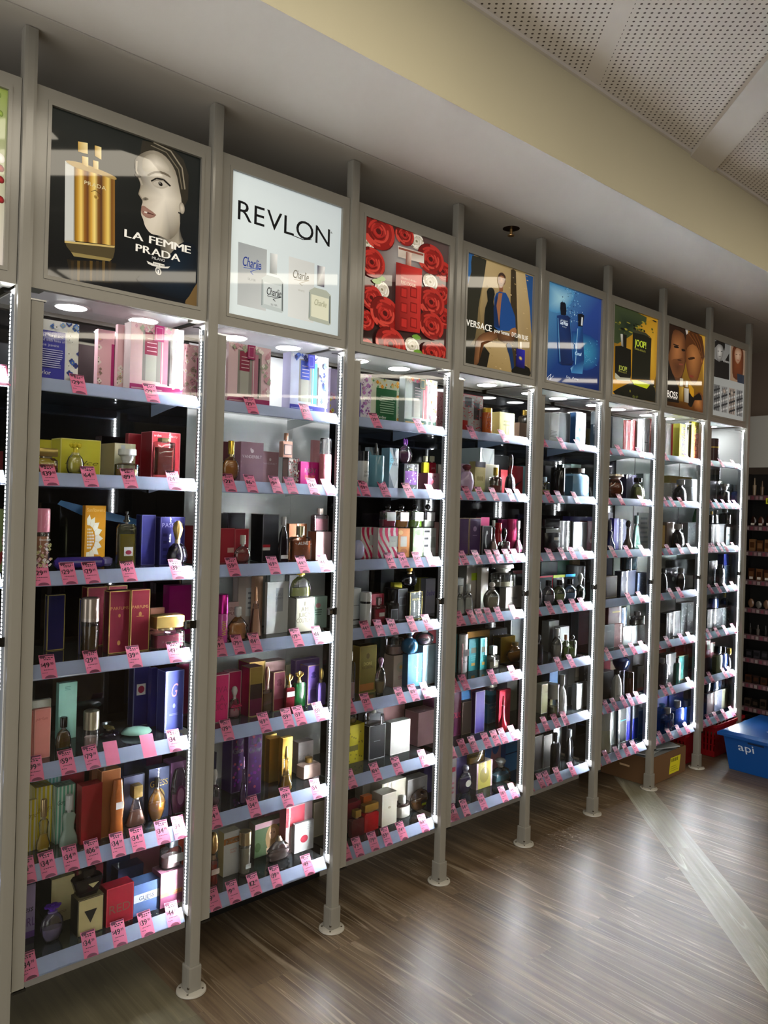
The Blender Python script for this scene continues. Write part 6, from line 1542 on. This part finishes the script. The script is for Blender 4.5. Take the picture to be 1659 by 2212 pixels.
def build_bottle(it):
    x0, x1, y0, y1, z0, z1 = (it[k] for k in ('x0', 'x1', 'y0', 'y1', 'z0', 'z1'))
    cx, cy = (x0+x1)/2, (y0+y1)/2; W, D, Hh = x1-x0, y1-y0, z1-z0; o = it['opt']
    col, cc = it['col'][0], it['ccol'][0]
    nm = 'spray_bottle' if it['shape'] == 'can' else 'perfume_bottle'
    root = empty(nm, (cx, cy, z0)); seg = 20 if it['cab'] < 4 else 14
    if it['shape'] == 'lie':
        mb = MB(); r = .016; c1, c2 = lin(col), lin(cc)
        b0 = [(-W/2, .4), (-W/2+.01, 1), (W*.3, 1), (W*.38, .7)]
        P = []
        for (xa, ra), (xb, rb) in zip(b0, b0[1:]):
            for i in range(16):
                a, b = 2*pi*i/16, 2*pi*(i+1)/16
                mb.face([(xa, r*ra*cos(a), r+r*ra*sin(a)), (xb, r*rb*cos(a), r+r*rb*sin(a)), (xb, r*rb*cos(b), r+r*rb*sin(b)), (xa, r*ra*cos(b), r+r*ra*sin(b))], c1, smooth=True)
        mb.build('body', M_PLAST, root)
        mb = MB(); mb.loft([(.004, .008, .008), (.012, .016, .016), (.026, .016, .016), (.03, .008, .008)], c2, ctr=(W*.42, 0), n=2.4, seg=14); mb.build('cap', M_PLAST, root)
        return root
    if it['shape'] == 'leaf':
        mb = MB(); c1 = lin(col); N_ = 16
        for z, s in ((.002, .6), (.008, 1), (.016, .85), (.02, .4)):
            for i in range(N_):
                a = 2*pi*i/N_; mb.v.append((W/2*s*cos(a)*(1 if abs(cos(a)) < .9 else 1.02), .045*s*sin(a)*abs(sin(a))**.3, z))
        for r in range(3):
            for i in range(N_):
                j = (i+1) % N_; mb.f.append((r*N_+i, r*N_+j, (r+1)*N_+j, (r+1)*N_+i)); mb.c.append(c1); mb.m.append(0); mb.sm.append(True)
        mb.f.append(tuple(3*N_+i for i in range(N_))); mb.c.append(c1); mb.m.append(0); mb.sm.append(True)
        mb.build('body', M_PLAST, root); return root
    n, dr, prof, ctype, cw, bh = SHP[it['shape']]
    if 'bh' in o: bh = float(o['bh'])
    if 'c' in o:
        ctype = o['c']
        cw = {'flat': .95, 'box': .45, 'drop': .42, 'spike': .26, 'pump': .3, 'crown': .7, 'flower': .8, 'ball': .5, 'disc': .5, 'none': 0, 'coral': .8, 'cluster': .6, 'bow': .5, 'pegs': .3, 'ballo': .9}.get(ctype, cw)
    if ctype == 'none': bh = 1
    B = Hh*bh; rx, ry = W/2*.995, D/2*.995
    glass = 'l' in o
    rings = [(t*B, rx*w_, ry*w_) for t, w_ in prof]
    mb = MB(); mb.loft(rings, lin(col), n=n, seg=seg)
    body = mb.build('body', glassmat(col) if glass else M_PLAST, root)
    if glass:
        lc, lv = o['l'].split(':'); lv = float(lv); R = []
        for t in (.05, .2, .4, .6, .8, 1):
            tt = .04+(lv*.94-.04)*t
            for (ta, wa), (tb, wb) in zip(prof, prof[1:]):
                if ta <= tt <= tb or tb == 1: w_ = wa+(wb-wa)*min(1, max(0, (tt-ta)/(tb-ta))); break
            for (ta, wa), (tb, wb) in zip(prof, prof[1:]):
                if ta <= tt <= tb: w_ = wa+(wb-wa)*(tt-ta)/(tb-ta); break
            R.append((tt*B, rx*w_*.86, ry*w_*.78))
        mb = MB(); mb.loft(R, lin(lc), n=n, seg=seg); mb.build('liquid', liqmat(lc), root)
    if it['art'] and it['art'] != 'B':
        mb = MB(); faceart(mb, it['art'], -rx*.98, rx*.98, 0, B, -ry-.0005 if n > 3 else -ry*.99-.0005)
        mb.build('label', M_PAPER, root)
    if it['art'] == 'B' or 'bow' in it['desc']:
        mb = MB(); c = lin('e03c70' if 'pink' in it['desc'] else 'c8b060')
        for s in (-1, 1): mb.tube([(0, -ry, B*.62), (s*rx*.6, -ry-.004, B*.74), (s*rx*.8, -ry-.004, B*.62), (0, -ry, B*.6), (s*rx*.4, -ry-.003, B*.42)], .0022, c)
        mb.build('ribbon_bow', M_PLAST, root)
    if ctype != 'none' and bh < 1:
        ch = Hh-B; w_ = rx*cw; d_ = min(ry*1.0, w_) if ctype not in ('flat', 'box', 'cap') else ry*(.9 if ctype != 'cap' else .985)
        c = lin(cc); mb = MB(); nk = ch*.16; cm = M_FOIL if sum(lin(cc))/3 > .25 and max(lin(cc))-min(lin(cc)) > .12 and cc[0] in 'abcd' else M_PLAST
        if ctype == 'cap': mb.loft([(B+.0003, w_, d_), (Hh*.985, w_, d_), (Hh, w_*.9, d_*.9)], c, n=n, seg=seg)
        else:
            mb.loft([(B-.0005, w_*.55, d_*.55), (B+nk, w_*.55, d_*.55)], mixc(c, (.5, .5, .5), .4), seg=12)
            z = B+nk; k = ch-nk
            if ctype in ('cyl',): mb.loft([(z, w_, d_ if n < 5 else min(w_, ry)), (z+k*.95, w_, d_ if n < 5 else min(w_, ry)), (z+k, w_*.88, d_*.88)], c, seg=16)
            elif ctype in ('box', 'flat', 'disc'): mb.loft([(z, w_*.96, d_*.9), (z+k*.08, w_, d_), (z+k*.92, w_, d_), (z+k, w_*.92, d_*.9)], c, n=9, seg=20)
            elif ctype in ('ball', 'ballo', 'cluster'):
                r = k/2; ww = min(w_, r*1.1); mb.loft([(z+r-r*cos(a), max(.0004, ww*sin(a)), max(.0004, min(ww, ry*1.0)*sin(a))) for a in [pi*i/8 for i in range(9)]], c, seg=14)
                if ctype == 'cluster':
                    for i in range(8): mb.loft([(z+r*(1+.7*sin(i))-r*.3*cos(a), max(.0003, ww*.3*sin(a)), max(.0003, ww*.3*sin(a))) for a in [pi*q/5 for q in range(6)]], c, seg=8, ctr=(ww*.8*cos(i*.8), min(ww, ry)*.6*sin(i*.8)))
            elif ctype == 'drop': mb.loft([(z, w_*.4, d_*.4), (z+k*.3, w_*.8, d_*.8), (z+k*.6, w_, d_), (z+k*.88, w_*.75, d_*.75), (z+k, w_*.3, d_*.3)], c, n=2.5, seg=12)
            elif ctype == 'spike': mb.loft([(z, w_, min(w_, ry)), (z+k*.1, w_*.95, min(w_, ry)*.95), (z+k, w_*.45, min(w_, ry)*.45)], c, seg=14)
            elif ctype == 'pump': mb.loft([(z, w_*1.2, d_), (z+k*.2, w_*1.2, d_), (z+k*.22, w_*.75, d_*.75), (z+k*.62, w_*.75, d_*.75), (z+k*.64, w_*.3, d_*.3), (z+k*.78, w_*.3, d_*.3), (z+k*.79, w_*.5, d_*.5), (z+k, w_*.5, d_*.5)], c, seg=14)
            elif ctype == 'pegs':
                for s in (-1, 1): mb.loft([(z, w_*.4, w_*.3), (z+k*.7, w_*.45, w_*.35), (z+k, w_*.15, w_*.1)], c, seg=8, ctr=(s*w_*.55, 0))
            elif ctype in ('crown',): 
                mb.loft([(z, w_*.6, d_*.6), (z+k*.35, w_*.7, d_*.7), (z+k*.5, w_, d_*.9), (z+k, w_*.95, d_*.85)], c, n=3.2, seg=16)
            elif ctype in ('coral', 'flower', 'bow'):
                m = 9 if ctype == 'coral' else 6
                mb.loft([(z, w_*.3, d_*.3), (z+k*.5, w_*.36, d_*.36)], c, seg=10)
                for i in range(m):
                    a = 2*pi*i/m; ex_, ey_ = cos(a), sin(a)
                    if ctype == 'coral': mb.tube([(0, 0, z+k*.3), (w_*.55*ex_, ry*.5*ey_, z+k*.5), (w_*.85*ex_, ry*.7*ey_, z+k*(.75+.15*sin(i*2.3)))], w_*.13, c)
                    else: mb.loft([(z+k*.42, .0008, .0008), (z+k*.6, w_*.32, ry*.35), (z+k*.8, w_*.36, ry*.4), (z+k*.92, .001, .001)], c, seg=10, ctr=(w_*.6*ex_, ry*.6*ey_))
                mb.loft([(z+k*.5, w_*.25, d_*.25), (z+k*.98, w_*.2, d_*.2)], c, seg=8)
        mb.build('cap', glassmat(cc) if o.get('g') else cm, root)
        if 'x' in o:
            mb = MB(); mb.loft([(B-.004, rx*.99, ry*.99), (B+.006, rx*.99, ry*.99)], lin(o['x']), n=n, seg=seg); mb.build('collar', M_FOIL if o['x'][0] in 'cd' else M_PLAST, root)
    return root
# ---- names for every piece
LOC = lambda c, s: '%s shelf under %s poster' % (ORD[s], PNAME[c])
for key, L_ in by.items():
    L_.sort(key=lambda q: q['x0']); cnt = {}
    for q in L_: cnt[q['desc']] = cnt.get(q['desc'], 0)+1
    for i, q in enumerate(L_):
        d = q['desc']
        q['label'] = '%s, %s' % (d, LOC(*key))
for it in ITEMS:
    o = build_box(it) if it['k'] == 'b' else build_bottle(it)
    it['o'] = o
    cat = 'perfume box' if it['k'] == 'b' else 'perfume bottle'
    if 'gift' in it['desc']: cat = 'gift box'
    tag(o, it['label'], cat, '%s on the %s shelf under the %s poster' % ('boxes' if it['k'] == 'b' else 'bottles', ORD[it['sh']], PNAME[it['cab']]))

# ---- pink price tickets, one card each, leaning on the rail
M_CARD = colmat('pink_card', .5)
TW, TH, LEAN = .040, .067, math.radians(33)
CARD = {}
def ticket_mesh(price):
    if price in CARD: return CARD[price]
    mb = MB(); pk = lin('fc86ac'); ink = lin('2a141e'); dk = lin('6c2c48')
    cs, sn = cos(LEAN), sin(LEAN)
    def P(x, h, off=0): return (x*TW, h*TH*sn-off*cs, h*TH*cs+off*sn)
    def quad(a, b, c, d, col, off=.0005): mb.face([P(a, b, off), P(c, b, off), P(c, d, off), P(a, d, off)], col)
    mb.face([P(-.5, 0), P(.5, 0), P(.5, 1), P(-.5, 1)], pk); mb.face([P(-.5, 1, -.0004), P(.5, 1, -.0004), P(.5, 0, -.0004), P(-.5, 0, -.0004)], mixc(pk, (0, 0, 0), .1))
    for a in ((-.5, 0, .5, 0), (-.5, 1, .5, 1)): mb.face([P(a[0], a[1]), P(a[2], a[3]), P(a[2], a[3], -.0004), P(a[0], a[1], -.0004)], pk)
    if price:
        quad(-.42, .93, .46, .985, dk); quad(-.46, .88, -.1, .95, dk)
        rg = random.Random(hash(price) % 97)
        for h_, l_, r_ in ((.86, -.4, .42), (.79, -.22, .26)):
            x = l_
            while x < r_-.06:
                w_ = rg.uniform(.06, .16); quad(x, h_-.02, min(x+w_, r_), h_+.022, ink); x += w_+.05
        for h_, l_, r_ in ((.36, -.3, .34), (.24, -.42, -.1)):
            x = l_
            while x < r_-.04:
                w_ = rg.uniform(.05, .1); quad(x, h_-.012, min(x+w_, r_), h_+.014, dk if h_ < .3 else ink); x += w_+.03
        N_ = 10; pts = [P(.36*cos(pi*i/N_)+.04, .015+.12*sin(pi*i/N_), .0005) for i in range(N_+1)]
        mb.face(pts, lin('8c4460'))
        big, small = price.split('.')
        ex = (TW, 0, 0); bx = Vector(P(0, .46, .0006)); ez = Vector((0, sn, cs))
        k = len(big); w1 = .2*k+.02
        text(mb, '$', bx+Vector((-.44*TW, 0, 0))+ez*TH*.05, (1, 0, 0), ez, TH*.13, ink, fit=TW*.1)
        text(mb, big, bx+Vector((-.33*TW, 0, 0)), (1, 0, 0), ez, TH*.21, ink, fit=TW*min(w1, .5), bold=.03)
        text(mb, '.'+small, bx+Vector(((-.33+min(w1, .5)+.03)*TW, 0, 0))+ez*TH*.09, (1, 0, 0), ez, TH*.11, ink, fit=TW*.24, bold=.02)
    CARD[price] = mb; return mb
MESH = {}
bytk = {}
for t in TICKETS: bytk.setdefault((t['cab'], t['sh']), []).append(t)
for key, L_ in bytk.items():
    its = by.get(key, []); used = set(); L_.sort(key=lambda t: t['u'])
    z = ZS[key[1]]
    for t in L_:
        u, _ = cpx(t['crop'], t['u'], 0); x = solve((0, .003, z-.005), 0, u=u)
        if MESH.get(t['price']) is None:
            o = ticket_mesh(t['price']).build('price_ticket', M_CARD); MESH[t['price']] = o.data
        else:
            o = bpy.data.objects.new('price_ticket', MESH[t['price']]); C.objects.link(o)
        jig = random.uniform(-.06, .06)
        o.location = (x, .0018, z-.0335); o.rotation_euler = (0, random.uniform(-.05, .05), jig*.6)
        x2 = x+.03*(x-CAM.x)/(2.1)*.4
        cand = sorted(its, key=lambda q: abs((q['x0']+q['x1'])/2-x2)+.6*max(0, q['y0']-.05)+(.5 if q['on'] else 0))
        nb = next((q for q in cand if id(q) not in used), None)
        if nb: used.add(id(nb)); d = nb['desc']
        else: d = 'empty space'
        d = d.split(' with ')[0].split(' behind ')[0].split(' stacked ')[0].split(' on a ')[0]
        if any(q is not nb and q['desc'].startswith(d) for q in its): d = nb['desc'] if nb else d
        dw = d.split()[:6]
        pr = ('$'+t['price']+' ') if t['price'] and key[0] <= 3 else ('' if t['price'] else 'blank ')
        tag(o, 'pink %sticket by %s, %s' % (pr, ' '.join(dw), LOC(*key)), 'price ticket', 'pink price tickets on the %s shelf under the %s poster' % (ORD[key[1]], PNAME[key[0]]))

# ================================================================ things on the floor and at the far end
def slab(mb, P, th, col):  pass
# cardboard carton with papers
M_CARDB = paint('corrugated_card', '614426', .8)
t = empty('cardboard_box', (3.47, .16, 0), 0); tag(t, 'open brown cardboard box full of papers under the end cabinets', 'cardboard box')
x0, x1, y0, y1, h = -.20, .20, -.150, .150, .148
mb = MB()
for q in ((x0, y0, x1, y0+.005), (x0, y1-.005, x1, y1), (x0, y0+.005, x0+.005, y1-.005), (x1-.005, y0+.005, x1, y1-.005)): mb.box(q[0], q[1], .002, q[2], q[3], h)
mb.box(x0+.005, y0+.005, .002, x1-.005, y1-.005, .006); mb.build('carton', M_CARDB, t)
mb = MB(); mb.face([(x1-.19, y0-.0006, .022), (x1-.075, y0-.0006, .022), (x1-.06, y0-.0006, .11), (x1-.175, y0-.0006, .11)], lin('cfc61e'))
for i in range(7): a = x1-.165+i*.011; mb.face([(a, y0-.001, .085), (a+.006, y0-.001, .085), (a+.0065, y0-.001, .104), (a+.0005, y0-.001, .104)], lin('3c3810'))
for i in range(3): mb.face([(x1-.175, y0-.001, .035+i*.012), (x1-.09-i*.01, y0-.001, .035+i*.012), (x1-.09-i*.01, y0-.001, .038+i*.012), (x1-.175, y0-.001, .038+i*.012)], lin('8c8418'))
mb.build('address_label', M_PAPER, t)
mb = MB(); mb.box(x0-.0006, -.03, .075, x0, .03, .085, lin('c8a880')); mb.build('hand_slot', M_PAPER, t)
for i, (a, b, w_, d_, z, r, c, lb) in enumerate([(3.41, .17, .27, .2, .134, .1, 'b4bcc0', 'grey plastic-wrapped brochure in the cardboard box'), (3.55, .13, .2, .17, .150, -.3, 'a8b0b4', 'clear plastic sleeve at an angle in the cardboard box'), (3.47, .19, .09, .06, .1605, .2, '2c8c6c', 'small green leaflet on top of the papers'), (3.38, .10, .15, .10, .1475, .4, 'd8dcdc', 'white price list lying in the cardboard box')]):
    mb = MB(); mb.box(-w_/2, -d_/2, 0, w_/2, d_/2, .006, lin(c)); o = mb.build('brochure', M_FILM, None, (a, b, z)); o.rotation_euler = (.02, .01, r); tag(o, lb, 'papers', 'papers in the cardboard box')
mb = MB(); mb.box(-.18, -.135, 0, .18, .135, .122, lin('8c9094')); o = mb.build('paper_stack', M_PAPER, None, (3.47, .16, .0065)); tag(o, 'stack of grey papers filling the cardboard box', 'papers', 'papers in the cardboard box')
# shopping baskets
M_RED = pm('red_basket_plastic', '7e0e15', .35)
def basket(x, y, w_, d_, h, lb):
    t = empty('shopping_basket', (x, y, 0)); tag(t, lb, 'shopping basket', 'red shopping baskets under the cabinets')
    mb = MB(); tp = .88
    def wall(a, b, n):
        a, b = Vector(a), Vector(b); c, d = Vector((a.x/tp, a.y/tp, h)), Vector((b.x/tp, b.y/tp, h))
        def q(s0, s1, t0, t1):
            lo0 = a.lerp(b, s0).lerp(c.lerp(d, s0), t0); lo1 = a.lerp(b, s1).lerp(c.lerp(d, s1), t0); hi1 = a.lerp(b, s1).lerp(c.lerp(d, s1), t1); hi0 = a.lerp(b, s0).lerp(c.lerp(d, s0), t1)
            inn = Vector((-(a+b).x, -(a+b).y, 0)).normalized()*.003
            mb.face([lo0, lo1, hi1, hi0]); mb.face([lo1+inn, lo0+inn, hi0+inn, hi1+inn])
        q(0, 1, 0, .18); q(0, 1, .78, 1)
        for i in range(n): q(i/n, (i+.55)/n, .18, .78)
        for tt in (.36, .58): q(0, 1, tt, tt+.03)
    X, Y = w_/2*tp, d_/2*tp
    for a, b, n in (((-X, -Y, .003), (X, -Y, .003), 18), ((X, -Y, .003), (X, Y, .003), 12), ((X, Y, .003), (-X, Y, .003), 18), ((-X, Y, .003), (-X, -Y, .003), 12)): wall(a, b, n)
    mb.face([(-X, -Y, .003), (X, -Y, .003), (X, Y, .003), (-X, Y, .003)]); mb.build('basket_body', M_RED, t)
    mb = MB(); A, B2 = w_/2, d_/2
    for q in ((-A-.008, -B2-.008, A+.008, -B2), (-A-.008, B2, A+.008, B2+.008), (-A-.008, -B2, -A, B2), (A, -B2, A+.008, B2)): mb.box(q[0], q[1], h-.014, q[2], q[3], h+.004)
    mb.build('basket_rim', M_RED, t)
    mb = MB(); mb.tube([(-A, 0, h-.005), (-A+.02, 0, h+.006), (A-.02, 0, h+.006), (A, 0, h-.005)], .004); mb.build('basket_handle', pm('black_plastic', '141414', .4), t)
basket(4.215, .135, .38, .27, .20, 'red slotted shopping basket beside the blue crate')
basket(3.84, .185, .21, .27, .185, 'red shopping basket between the cardboard box and other basket')
# blue crate
M_BLUE = pm('blue_crate_plastic', '0c4a92', .35)
t = empty('storage_crate', (4.16, -.40, 0)); tag(t, 'blue lidded plastic storage crate with white lettering on the floor', 'storage crate')
def frust(mb, x0, x1, y0, y1, z0, X0, X1, Y0, Y1, z1):
    a = [(x0, y0, z0), (x1, y0, z0), (x1, y1, z0), (x0, y1, z0)]; b = [(X0, Y0, z1), (X1, Y0, z1), (X1, Y1, z1), (X0, Y1, z1)]
    for i in range(4): j = (i+1) % 4; mb.face([a[i], a[j], b[j], b[i]])
    mb.face(a[::-1]); mb.face(b)
mb = MB(); frust(mb, -.235, .235, -.27, .27, .0015, -.262, .262, -.30, .30, .205); crate = mb.build('crate_body', M_BLUE, t)
mb = MB(); mb.box(-.285, -.325, .196, .285, .325, .212); frust(mb, -.285, .285, -.325, .325, .212, -.262, .262, -.302, .302, .226); lid = mb.build('crate_lid', M_BLUE, t)
M_WP = pm('white_print', 'd8e2ee', .5)
def side(u, v):   # u along -y (towards the shop), v up, on the end wall that faces the camera
    zz = .0015+v; xx = -.235-.027*(zz/.205)-.0007; return (xx, .27+.03*zz/.205-u, zz)
mb = MB(); a = Vector(side(.075, .125)); b = Vector(side(.165, .125)); ex = (b-a).normalized(); c = Vector(side(.075, .165)); ez = (c-a).normalized()
text(mb, 'api', a, ex, ez, .044, (1, 1, 1), fit=.088)
text(mb, '5', Vector(side(.268, .123)), ex, ez, .011, (1, 1, 1)); text(mb, 'PP', Vector(side(.262, .096)), ex, ez, .006, (1, 1, 1))
ctr = (.271, .128)
for i in range(3):
    a1, a2 = pi/2+i*2*pi/3, pi/2+(i+1)*2*pi/3
    p1 = (ctr[0]+.028*cos(a1), ctr[1]+.026*sin(a1)); p2 = (ctr[0]+.028*cos(a2), ctr[1]+.026*sin(a2))
    def lp(s, o): 
        nx_, ny_ = (p2[1]-p1[1]), -(p2[0]-p1[0]); l = math.hypot(nx_, ny_); return side(p1[0]+(p2[0]-p1[0])*s+nx_/l*o, p1[1]+(p2[1]-p1[1])*s+ny_/l*o)
    mb.face([lp(.08, -.0022), lp(.78, -.0022), lp(.78, .0022), lp(.08, .0022)]); mb.face([lp(.74, -.005), lp(.96, 0), lp(.74, .005)])
mb.build('printed_marks', M_WP, crate)
mb = MB(); P = [side(.135, .172), side(.225, .172), side(.225, .182), side(.135, .182)]; mb.face([tuple(Vector(p)-Vector((.0004, 0, 0))) for p in P]); mb.build('hand_hole', pm('hole_dark_blue', '06203e', .6), crate)
mb = MB(); o_ = Vector((-.13, -.0, .2268)); text(mb, 'api', (-.12, .12, .2268), (0, -1, 0), (1, 0, 0), .11, (1, 1, 1), fit=.26); mb.build('lid_print', M_WP, lid)
# make-up rack at the far end
M_DK = pm('rack_dark', '1a1614', .5)
t = empty('display_rack', (4.9, -.1, 0)); tag(t, 'dark make-up display rack beyond the last cabinet', 'display rack')
mb = MB(); mb.box(.28, -.62, .02, .30, .46, 1.76); mb.box(-.02, .40, .02, .28, .42, 1.76); mb.build('rack_back', M_DK, t)
mb = MB(); mb.box(.08, .04, 1.80, .115, .44, 2.16); mb.build('header_panel', pm('glossy_white_panel', 'bdbdb8', .08), t)
mb = MB(); mb.box(.08, -.62, 1.80, .115, .035, 2.16, lin('8c1620')); mb.build('header_panel', M_FILM, t)
mb = MB()
for y_, z_ in ((.09, 1.83), (.09, 2.13)): mb.loft([(z_-.006, .006, .002), (z_+.006, .006, .002)], ctr=(.079, y_), seg=8)
mb.build('screw', M_LOCK, t)
RZ = (1.60, 1.39, 1.215, 1.015, .823, .64, .479, .306, .142)
for k, z in enumerate(RZ):
    mb = MB(); mb.box(-.0, -.62, z-.012, .28, .40, z); sh = mb.build('rack_shelf', M_DK, t)
    mb = MB(); mb.box(-.008, -.62, z-.03, -.0005, .375, z+.004, lin('5c444a'))
    for i in range(34): a = -.61+i*.0285; mb.box(-.0095, a, z-.026, -.008, a+.018, z-.004, lin(['8c6c74', '7c3c4c', '988c8c'][i % 3]))
    mb.box(-.01, .375, z-.022, .02, .40, z+.002, lin('d0d0cc')); mb.build('shelf_strip', M_PAPER, sh)
KINDS = ('brush packet', 'blush compact', 'foundation bottle', 'lipstick pack', 'powder compact', 'eye pencil pack', 'mascara pack', 'nail kit', 'sponge pack')
TINT = (('907e67', '644d39'), ('4d2b22', '2b1711'), ('785639', '4d301c'), ('64422b', '3c2214'), ('735642', '64615c'), ('56504d', '221f1f'), ('1f1f22', '363339'), ('2b1f1c', '42281c'), ('3c322b', '1c1815'))
for k, z in enumerate(RZ):
    for i in range(9):
        y = .26-i*.052; hgt = (.115, .075, .08, .085, .06, .075, .06, .05, .06)[k]*random.uniform(.85, 1.1)
        c = TINT[k][(i+k) % 2]; mb = MB()
        if k in (0, 5): mb.loft([(0, .010, .010), (hgt*.6, .013, .013), (hgt*.62, .006, .006), (hgt, .003, .003)], lin(c), seg=10)
        elif k in (1, 4): mb.loft([(hgt*.5-hgt*.5*cos(a), .009, max(.001, .021*sin(a))) for a in [pi*q/8 for q in range(9)]], lin(c), seg=12)
        else:
            mb.box(-.012, -.02, 0, .012, .02, hgt, lin(c)); mb.box(-.0125, -.015, hgt*.3, -.012, .015, hgt*.75, lin(TINT[k][(i+k+1) % 2]))
        if k in (1, 3): mb.box(-.013, -.012, hgt*.1, -.0125, .012, hgt*.3, lin('d8d0c8'))
        o = mb.build(KINDS[k].replace(' ', '_'), M_PLAST, None, (4.9+.035, y-.1+.03, z+.0006))
        tag(o, 'small %s on the dark make-up rack, %s shelf down' % (KINDS[k], ('first', 'second', 'third', 'fourth', 'fifth', 'sixth', 'seventh', 'eighth', 'ninth')[k]), 'make-up', KINDS[k]+'s on the dark rack')
mb = MB(); mb.box(-.002, -.06, -.02, 0, .06, .02, lin('c8cc28')); text(mb, 'BEAU', (-.0025, .05, -.012), (0, -1, 0), (0, 0, 1), .024, lin('20200c'), fit=.09); o = mb.build('shelf_sign', M_PAPER, None, (4.885, .03, 1.565)); tag(o, 'yellow shelf sign with black letters on the dark rack', 'shelf sign')
# blue tape left on the dark back glass
mb = MB(); P = [(.02, .3068, 1.45), (.03, .3068, 1.462), (.30, .3068, 1.40), (.33, .3068, 1.375), (.24, .3068, 1.392), (.10, .3068, 1.415)]; mb.face(P[::-1] if False else [P[i] for i in (5, 4, 3, 2, 1, 0)], lin('2a6496'))
mb.box(.1, .3066, 1.41, .101, .3074, 1.411, lin('2a6496'))
o = mb.build('masking_tape', M_PAPER, None, (.2, 0, 0)); tag(o, 'strip of blue tape stuck on the dark back glass', 'tape')
